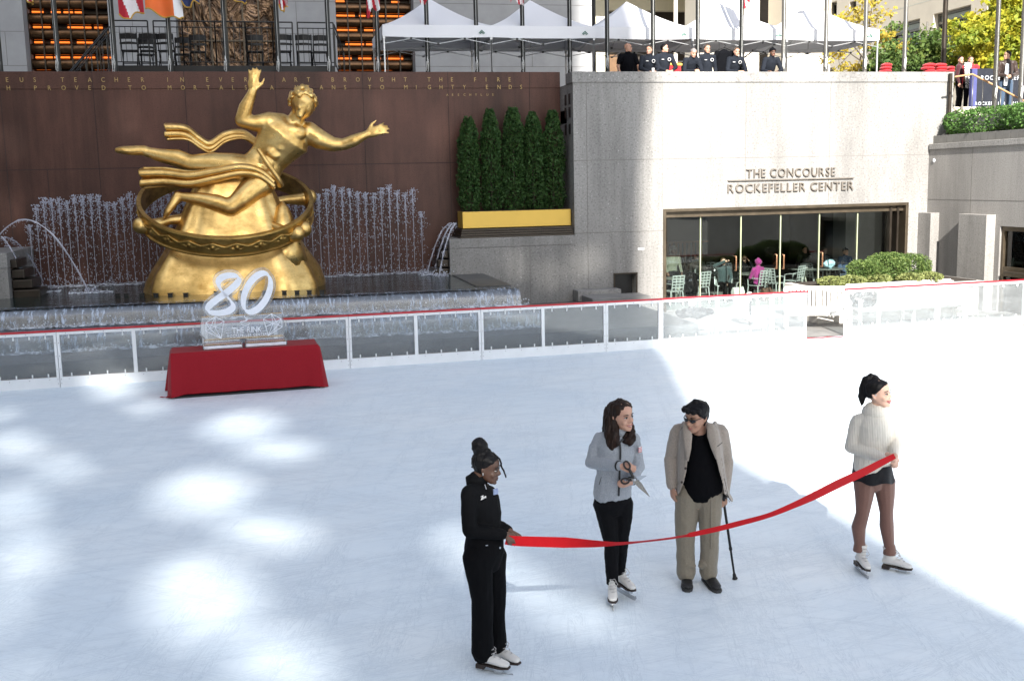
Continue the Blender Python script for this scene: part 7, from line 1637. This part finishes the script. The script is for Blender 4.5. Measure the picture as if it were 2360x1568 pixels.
# tall glass bay, its warm reflections put into the colour
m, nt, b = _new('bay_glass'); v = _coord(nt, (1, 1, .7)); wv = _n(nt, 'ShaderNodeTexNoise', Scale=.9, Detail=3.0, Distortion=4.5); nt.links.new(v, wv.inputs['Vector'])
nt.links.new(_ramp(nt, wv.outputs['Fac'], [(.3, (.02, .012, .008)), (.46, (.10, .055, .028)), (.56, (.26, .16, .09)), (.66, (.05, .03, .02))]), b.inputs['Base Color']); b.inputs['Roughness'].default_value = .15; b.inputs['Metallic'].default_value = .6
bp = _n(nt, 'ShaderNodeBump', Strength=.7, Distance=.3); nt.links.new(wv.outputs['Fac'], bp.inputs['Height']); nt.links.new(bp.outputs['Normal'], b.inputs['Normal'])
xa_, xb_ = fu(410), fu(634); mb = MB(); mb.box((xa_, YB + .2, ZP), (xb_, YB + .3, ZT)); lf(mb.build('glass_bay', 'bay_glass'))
mb = MB()
for i in range(7): x = xa_ + (xb_ - xa_) * i / 6; mb.box((x - .03, YB + .05, ZP), (x + .03, YB + .18, ZT))
for z in (7.5, 9.6, 11.7, 13.8, 16): mb.box((xa_, YB + .08, z - .03), (xb_, YB + .16, z + .03))
lf(mb.build('glazing_bars', 'bronze_trim'))
# recessed entrance
mat('cream_ceiling', (.70, .66, .52), .7, var=.04); mat('down_light', (1, .9, .7), .5, emit=(1, .85, .6, 3.0)); mat('shop_dark', (.05, .04, .032), .5, var=.3)
xa_, xb_ = fu(1352), fu(1590); zc = fz_(105, 1470, YB + 6); zf = fz_(60, 1470)
mb = MB(); mb.box((xa_, YB + 7, ZP), (xb_ + 8, YB + 7.2, ZT)); lf(mb.build('entrance_back', 'shop_dark'))
mb = MB(); mb.box((xa_, YB - .2, 14.4), (xb_ + 6, YB + 7, 14.6)); lf(mb.build('entrance_ceiling', 'cream_ceiling'))
mb = MB(); mb.box((xa_, YB + 5.6, 11.9), (xb_ + 6, YB + 6, 13.6)); mb.box((xa_, YB + 3, 13.62), (xb_ + 6, YB + 6, 13.8)); lf(mb.build('entrance_fascia', 'cream_ceiling'))
rg = random.Random(9)
for i in range(14): mb = MB(); x = xa_ + .6 + (xb_ - xa_ - .8) * rg.random(); z = rg.uniform(9.2, 11.2); mb.tube([(x, YB + 6.9, z), (x, YB + 6.8, z)], .05, 8); lf(mb.build('down_light', 'down_light'))
mb = MB(); mb.box((xa_ + 1, YB + 6.7, 9.0), (xb_ - 1.2, YB + 6.9, 9.9)); mat('orange_panel', (.45, .2, .05), .5); lf(mb.build('inner_panel', 'room_wood'))
mb = MB(); mb.box((xb_ - 3.3, YB + 4.5, ZP), (xb_ - 2.5, YB + 5.2, 13.6)); lf(mb.build('entrance_column', 'cream_ceiling'))
pier(1590, 1684, .9, 'pier', 'warm_limestone'); pier(1784, 1892, .9, 'pier', 'warm_limestone')
mb = MB(); mb.box((fu(1684), YB + 1.5, ZP), (fu(1784), YB + 1.7, ZT)); lf(mb.build('recess_wall', 'warm_limestone'))
mb = MB(); mb.box((fu(1700), YB + 1.3, ZP), (fu(1780), YB + 1.49, 8.2)); lf(mb.build('dark_door', 'shop_dark'))
mb = MB(); mb.box((fu(1380), YB - 1.6, ZP), (fu(1800), YB - 1.2, ZP + .9)); tag(mb.build('grey_bench_wall', 'dark_granite', bevel=.02), 'long dark grey bench wall behind the tents', 'wall')

# building across the street on the right
XB = 32.0
rbd = thing('corner_building', 'sunlit pale stone building with large shop windows across the street on the right', 'building', (XB, 50, ZP)); lr = lambda o: loc(o, rbd)
mat('window_dark', (.03, .035, .035), .12, var=.4, scale=.5); mat('window_blind', (.55, .62, .58), .5, var=.05); mat('steel_frame', (.16, .155, .14), .4, metal=.5)
wins = [((1911, 5), (1928, 39), 0), ((1958, 3), (1973, 26), 0), ((2006, 0), (2019, 15), 0), ((2046, 52), (2117, 142), 1), ((2152, 22), (2234, 116), 1), ((2276, 0), (2350, 150), 1), ((1950, 162), (2012, 186), 0), ((1872, 160), (1920, 186), 0), ((1985, 66), (2003, 120), 0)]
rects = []
for (ua, va), (ub, vb), big in wins:
    pa, pb = W(ua, va, X=XB), W(ub, vb, X=XB); pc_ = W((ua + ub) / 2, va, X=XB); rects.append((min(pa.y, pb.y), max(pa.y, pb.y), max(ZP + .02, W((ua + ub) / 2, vb, X=XB).z), pc_.z, big))
ys = sorted({24.0, 74.0} | {r[i] for r in rects for i in (0, 1)}); zs = sorted({ZP, 30.0} | {r[i] for r in rects for i in (2, 3)})
mb = MB()
for j in range(len(zs) - 1):
    zc = (zs[j] + zs[j + 1]) / 2; run = None
    for i in range(len(ys) - 1):
        yc = (ys[i] + ys[i + 1]) / 2; hole = any(r[0] < yc < r[1] and r[2] < zc < r[3] for r in rects)
        if hole and run is not None: mb.box((XB, run, zs[j]), (XB + .8, ys[i], zs[j + 1])); run = None
        elif not hole and run is None: run = ys[i]
    if run is not None: mb.box((XB, run, zs[j]), (XB + .8, ys[-1], zs[j + 1]))
lr(mb.build('wall', 'warm_limestone'))
for y0, y1, z0, z1, big in rects:
    mb = MB(); mb.box((XB + .25, y0, z0), (XB + .35, y0 + .12, z1)); mb.box((XB + .25, y1 - .12, z0), (XB + .35, y1, z1)); mb.box((XB + .25, y0 + .12, z1 - .12), (XB + .35, y1 - .12, z1)); mb.box((XB + .25, y0 + .12, z0), (XB + .35, y1 - .12, z0 + .12))
    if big: mb.box((XB + .25, y0 + .12, z1 - (z1 - z0) * .27), (XB + .35, y1 - .12, z1 - (z1 - z0) * .27 + .12))
    w_ = lr(mb.build('window_frame', 'steel_frame')); mb = MB(); mb.box((XB + .4, y0, z0), (XB + .45, y1, z1)); p_ = mb.build('pane', 'window_dark'); p_.parent = w_
    if big: mb = MB(); mb.box((XB + .37, y0 + .12, z1 - (z1 - z0) * .26), (XB + .39, y1 - .12, z1 - .13)); p_ = mb.build('blind', 'window_blind'); p_.parent = w_
mb = MB()
for z in [ZP + 1.3 * i for i in range(1, 16)]: mb.box((XB - .006, 24, z - .008), (XB, 74, z + .008)) if not any(r[2] < z < r[3] for r in rects) else None
lr(mb.build('joints', 'window_blind'))
mb = MB(); mb.box((fu(1892), 64, ZP), (60, 64.6, 30)); tag(mb.build('far_building', 'warm_limestone'), 'pale building closing the street far behind the last tent', 'building')

# --- trees and shrubs on the right
foliage_mat('yellow_leaf', [(.07, .13, .02), (.20, .26, .03), (.46, .42, .04), (.60, .48, .06)], scale=1.1, trans=.4); foliage_mat('green_leaf', [(.03, .07, .02), (.07, .13, .035), (.14, .20, .05), (.30, .28, .05)], scale=1.3, trans=.35); foliage_mat('gold_leaf', [(.22, .24, .05), (.48, .38, .06), (.58, .45, .10)], scale=2, trans=.4)
def tree(lab, cat, base, h, crowns, m, n, size, seed, r0=.09, group=None, name='street_tree'):
    rg = random.Random(seed); t = thing(name, lab, cat, base, 0, group); mb = MB(); top = V(rg.uniform(-.2, .2), 0, h * .6)
    mb.tube([(0, 0, 0), (.05, 0, h * .3), top], [r0, r0 * .8, r0 * .55], 8); pts = []
    for c, r, wgt in crowns:
        c = Vector(c); mb.tube([V(.05, 0, h * .3).lerp(top, rg.random()), c * .6 + top * .4, c, c + V(rg.gauss(0, .3), rg.gauss(0, .3), r * .6)], [r0 * .5, r0 * .35, r0 * .2, .008], 6)
        for q in range(4): e = c + V(rg.gauss(0, r * .7), rg.gauss(0, r * .7), rg.gauss(0, r * .4)); mb.tube([c * .7 + top * .3, c, e], [r0 * .22, r0 * .15, .006], 5)
        clus = [c + V(rg.gauss(0, r * .5), rg.gauss(0, r * .5), rg.gauss(0, r * .38)) for _ in range(max(5, int(16 * wgt)))]
        for i in range(int(n * wgt)): k = rg.choice(clus); pts.append(k + V(rg.gauss(0, r * .2), rg.gauss(0, r * .2), rg.gauss(0, r * .13)))
    mb.build('trunk', 'bark', t, smooth=True); mb = MB(); leaves(mb, pts, size, rg, 1.7); mb.build('crown', m, t, fix=False); return t
def tb(u, Y): p = W(u, 180, Y=Y); return (p.x, Y, ZP - .3)
def rel(b, u, v, Y): p = W(u, v, Y=Y); return (p.x - b[0], p.y - b[1], p.z - b[2])
b = tb(2318, 33); tree('big yellow and green street tree at the top right behind the banner', 'tree', b, 5.5, [(rel(b, 2330, 40, 33), 1.1, 1.2), (rel(b, 2290, 75, 33), 1.0, 1.2), (rel(b, 2250, 95, 32.6), .8, .8), (rel(b, 2345, 110, 33), 1.1, 1.2), (rel(b, 2215, 72, 32.5), .45, .35), (rel(b, 2360, 15, 33), 1.0, .8), (rel(b, 2320, 140, 33), .7, .7)], 'yellow_leaf', 2300, .11, 1)
b = tb(1985, 40); tree('thin sparse tree with a few yellow leaves beside the last tent', 'tree', b, 6.5, [(rel(b, 1985, 30, 40), 1.0, .22), (rel(b, 1950, 60, 40), .9, .2), (rel(b, 2010, 15, 40), .8, .15), (rel(b, 1920, 85, 40), .8, .3), (rel(b, 1935, 150, 40), .8, .3), (rel(b, 1975, 158, 40), .6, .3)], 'gold_leaf', 900, .10, 2, .06)
b = tb(2060, 38); tree('small yellowing tree before the shop window, right of the last tent', 'tree', b, 4.5, [(rel(b, 2060, 108, 38), .9, .5), (rel(b, 2040, 95, 38), .5, .3), (rel(b, 2075, 130, 38), .7, .5)], 'gold_leaf', 900, .10, 3, .05)
for i, (u, v, r, lab) in enumerate([(2040, 150, .8, 'green leafy shrub just right of the last tent leg'), (2085, 145, 1.0, 'tall green leafy shrub beside the steel flagpole'), (2125, 125, .9, 'green leafy shrub above the one way signs'), (2170, 150, .8, 'yellow green leafy shrub behind the red piles'), (2200, 140, .8, 'yellow green leafy shrub left of the red coat'), (2270, 140, .7, 'dark green leafy shrub above the black banner')]):
    b = tb(u, 35 + .3 * i); tree(lab, 'shrub', b, 2.2, [(rel(b, u, v, b[1]), r, 1), (rel(b, u - 14, v + 18, b[1]), r * .8, .7), (rel(b, u + 16, v + 12, b[1]), r * .8, .7)], 'green_leaf' if i != 3 and i != 4 else 'yellow_leaf', 1100, .10, 10 + i, .035, 'leafy shrubs along the plaza edge', 'leafy_shrub')

# --- inside the restaurant
mat('chair_steel', (.55, .60, .60), .35, metal=.4, var=.05); mat('table_slate', (.16, .17, .16), .3, var=.2); mat('table_leg_cream', (.42, .42, .36), .45)
def cafe_chair():
    t = thing('cafe_chair', 'silver cafe chair', 'chair', (0, 0, 0), 0, 'silver cafe chairs in the restaurant')
    mb = MB(); mb.box((-.21, -.2, .43), (.21, .22, .455)); mb.build('seat', 'chair_steel', t, bevel=.01)
    mb = MB(); Mb = Matrix.Translation((0, -.21, .46)) @ Matrix.Rotation(R(10), 4, 'X')
    for i in range(4): x = -.20 + i * .1233; mb.box((x, -.012, 0), (x + .03, .0, .44), Mb)
    for i in range(5): mb.box((-.2, -.0115, .08 + i * .085), (.2, -.0005, .115 + i * .085), Mb)
    mb.build('backrest', 'chair_steel', t)
    for sx in (-1, 1):
        for sy in (-.19, .2): mb = MB(); mb.tube([(sx * .19, sy, .43), (sx * .22, sy * 1.15, 0)], [.018, .012], 6); mb.build('leg', 'chair_steel', t)
    mb = MB()
    for sx in (-1, 1): mb.tube([(sx * .21, -.22, .66), (sx * .24, .0, .66), (sx * .24, .17, .63), (sx * .21, .19, .44)], .014, 6)
    mb.build('armrest', 'chair_steel', t); return t
def cafe_table(lab, x, y):
    t = thing('cafe_table', lab, 'table', (x, y, .03), 0, 'round cafe tables in the restaurant'); mb = MB(); mb.lathe([(.46, .72), (.48, .725), (.48, .745), (.46, .75)], 28); mb.build('tabletop', 'table_slate', t)
    for k in range(4): a_ = k * math.pi / 2 + .4; mb = MB(); c, s_ = math.cos(a_), math.sin(a_); mb.tube([(.07 * c, .07 * s_, .72), (.06 * c, .06 * s_, .45), (.12 * c, .12 * s_, .2), (.30 * c, .30 * s_, .0)], [.018, .02, .02, .018], 6); mb.build('leg', 'table_leg_cream', t, smooth=True)
    return t
def iu(u, Y): return W(u, 620, Y=Y).x
def nr(Y): return 28.35 + (Y - 28.35) * .62
for u, Y, lab in [(1566, 29.9, 'round cafe table by the left door frame'), (1737, 30.6, 'round cafe table between the blond woman and the magenta coat'), (1853, 32.2, 'round cafe table with stacked white plates'), (1909, 31.6, 'round cafe table before the man in the blue cap')]: cafe_table(lab, iu(u, nr(Y)), nr(Y))
ccp = cafe_chair(); first = True
for u, Y, rz, lab in [(1612, 30.2, 20, 'silver cafe chair with lattice back, left, turned away'), (1666, 30.35, 170, 'silver cafe chair under the woman in the dark teal coat'), (1785, 30.4, -60, 'silver cafe chair right of the magenta coat'), (1606, 33.9, 100, 'silver cafe chair under the woman in sage'), (1714, 31.6, 175, 'silver cafe chair under the blond woman'), (1747, 29.7, 20, 'silver cafe chair under the magenta coat'), (1950, 32.2, 165, 'silver cafe chair under the man in the blue cap'), (1552, 28.9, 10, 'silver cafe chair nearest the left door frame'), (1690, 33.5, 200, 'silver cafe chair in the back row, between the door handles and the blond woman'), (1640, 34.5, 150, 'silver cafe chair in the back row, behind the woman in teal'), (1830, 31.2, 30, 'silver cafe chair in front of the stacked plates'), (1875, 32.5, -70, 'silver cafe chair right of the stacked plates'), (1582, 32.2, 60, 'silver cafe chair behind the table at the left door frame'), (1930, 33.4, 190, 'silver cafe chair at the back, left of the man in the blue cap')]:
    o = ccp if first else dup(ccp, (0, 0, 0)); first = False; Y = nr(Y); o.location = (iu(u, Y), Y, .03); o.rotation_euler = (0, 0, R(rz)); o['label'] = lab
si = lambda u, Y: (iu(u, nr(Y)), nr(Y), .03)
GI = 'people in the restaurant'
bystander('standing grey haired woman in a striped top behind the glass, left', si(1549, 30.7), math.pi, 1.64, 'stripe_green', 'skin_brown', 'hair_grey', kind='curly', pitch=R(20), look=R(-20), arms=[((.25, .02, 1.14), (.24, .2, .95)), ((-.25, .02, 1.14), (-.24, .2, .95))], group=GI)
bystander('seated woman in a sage top wearing sunglasses behind the glass', si(1607, 34.0), math.pi - R(50), 1.66, 'sage_top', 'skin_tan', 'hair_mid', pose='sit', bottom='jeans', look=R(80), group=GI)
bystander('seated woman in a dark teal coat shading her eyes with one arm', si(1666, 30.3), math.pi, 1.66, 'teal_coat', 'skin_pale', 'hair_mid', pose='sit', arms=[((.34, .12, 1.52), (.02, .22, 1.66)), ((-.27, .05, 1.12), (-.10, .25, .98))], group=GI)
bystander('seated blond woman holding both hands to her face', si(1714, 31.5), math.pi, 1.64, 'black_knit', 'skin_pale', 'hair_blond', pose='sit', kind='long', arms=[((.28, .25, 1.25), (.10, .2, 1.58)), ((-.28, .25, 1.25), (-.10, .2, 1.58))], group=GI)
bystander('child in a magenta hooded coat seated with back to the glass', si(1747, 29.65), R(20), 1.6, 'magenta_coat', 'skin_pale', 'magenta_coat', pose='sit', kind='hood', arms=[((.24, .1, 1.16), (.1, .3, 1.1)), ((-.24, .1, 1.16), (-.1, .3, 1.1))], group=GI)
bystander('seated man in a blue cap and blue jacket with earphones', si(1947, 32.1), math.pi + R(10), 1.76, 'blue_jacket', 'skin_light', 'navy_fleece', pose='sit', kind='cap', bottom='jeans', arms=[((.28, .08, 1.16), (.12, .3, 1.0)), ((-.28, .08, 1.16), (-.2, .3, .96))], group=GI)
bystander('dim seated person in dark clothes at the back of the restaurant', si(1853, 34.6), math.pi, 1.74, 'black_knit', 'skin_tan', 'hair_black', pose='sit', group=GI)
bystander('dim seated person behind the light blue bag', si(1898, 34.2), math.pi + R(30), 1.7, 'black_knit', 'skin_brown', 'hair_black', pose='sit', group=GI)
mat('bag_white', (.70, .72, .70), .6, var=.05); mat('bag_blue', (.42, .62, .72), .5); mat('bag_brown', (.10, .055, .04), .6)
def shop_bag(u, Y, w, h, m, lab, z=.03):
    Y = nr(Y)
    mb = MB(); mb.loft([[(-w / 2, -.08, 0), (w / 2, -.08, 0), (w / 2, .08, 0), (-w / 2, .08, 0)], [(-w / 2, -.09, h * .7), (w / 2, -.09, h * .7), (w / 2, .09, h * .7), (-w / 2, .09, h * .7)], [(-w * .48, -.03, h), (w * .48, -.03, h), (w * .48, .03, h), (-w * .48, .03, h)]]); mb.tube([(-.07, -.03, h), (-.05, -.03, h + .14), (.05, -.03, h + .14), (.07, -.03, h)], .008, 5)
    o = mb.build('shopping_bag', m); o.location = (iu(u, Y), Y, z); o.rotation_euler = (0, 0, R(12)); tag(o, lab, 'bag')
shop_bag(1701, 29.5, .36, .42, 'bag_white', 'white shopping bag on the floor under the table'); shop_bag(1768, 29.3, .34, .38, 'bag_brown', 'brown shopping bag leaning on the floor by the magenta coat')
bag_ = MB(); bag_.ball((0, 0, .14), (.2, .12, .15), 14, 10); o = soft(bag_.build('plastic_bag', 'bag_blue'), .02, 1, .5, (.03, 8, (1, 1, 1))); o.location = (iu(1911, nr(31.5)), nr(31.5), .785); tag(o, 'light blue plastic bag on the table before the man in the blue cap', 'bag')
for i in range(1):
    mb = MB(); 
    for k in range(5): mb.lathe([(.11, .0 + .03 * k), (.13, .012 + .03 * k), (.125, .02 + .03 * k), (.10, .02 + .03 * k)], 18)
    o = mb.build('plate_stack', 'ball_white', smooth=True, auto=40); o.location = (iu(1853, nr(32.2)), nr(32.2), .782); tag(o, 'stack of white plates on a cafe table', 'plates')
def coat(u, Y): 
    mb = MB(); mb.tube([(0, 0, .95), (0, -.03, .8), (.02, -.05, .5), (.0, -.03, .2)], [(.16, .06), (.2, .09), (.19, .09), (.14, .06)], 12, ref=(0, 1, 0), ends=True); o = soft(mb.build('dark_coat', 'black_knit'), .018, 2, .5, (.03, 9, (1, 1, .5))); o.location = (iu(u, Y), Y, 0); tag(o, 'dark coat slung over a steel chair just inside the glass', 'coat')
coat(1592, 28.45)
flush()

# --- the buildings round the rink, out of the picture; the sun comes between them
def block(name, lab, a, b, m, axis):
    t = thing(name, lab, 'building', ((a[0] + b[0]) / 2, (a[1] + b[1]) / 2, 0)); mb = MB(); mb.box(a, b); loc(mb.build('wall', m), t); mb = MB()
    n = 14
    for i in range(n):
        for j in range(int((b[2] - a[2]) / 3.6)):
            z = a[2] + 1.6 + j * 3.6
            if axis == 'x+': y = a[1] + (b[1] - a[1]) * (i + .3) / n; mb.box((b[0] - .1, y, z), (b[0] + .02, y + (b[1] - a[1]) / n * .45, z + 2))
            elif axis == 'x-': y = a[1] + (b[1] - a[1]) * (i + .3) / n; mb.box((a[0] - .02, y, z), (a[0] + .1, y + (b[1] - a[1]) / n * .45, z + 2))
            else: x = a[0] + (b[0] - a[0]) * (i + .3) / n; mb.box((x, b[1] - .1, z), (x + (b[0] - a[0]) / n * .45, b[1] + .02, z + 2))
    loc(mb.build('windows', 'window_dark'), t); return t
block('office_block', 'long limestone office block left of the rink', (-62, -60, 0), (-44, 60, 46), 'warm_limestone', 'x+')
block('office_block', 'limestone office block behind the viewer on the right', (26, -112, 0), (70, -100, 52), 'warm_limestone', 'y+')
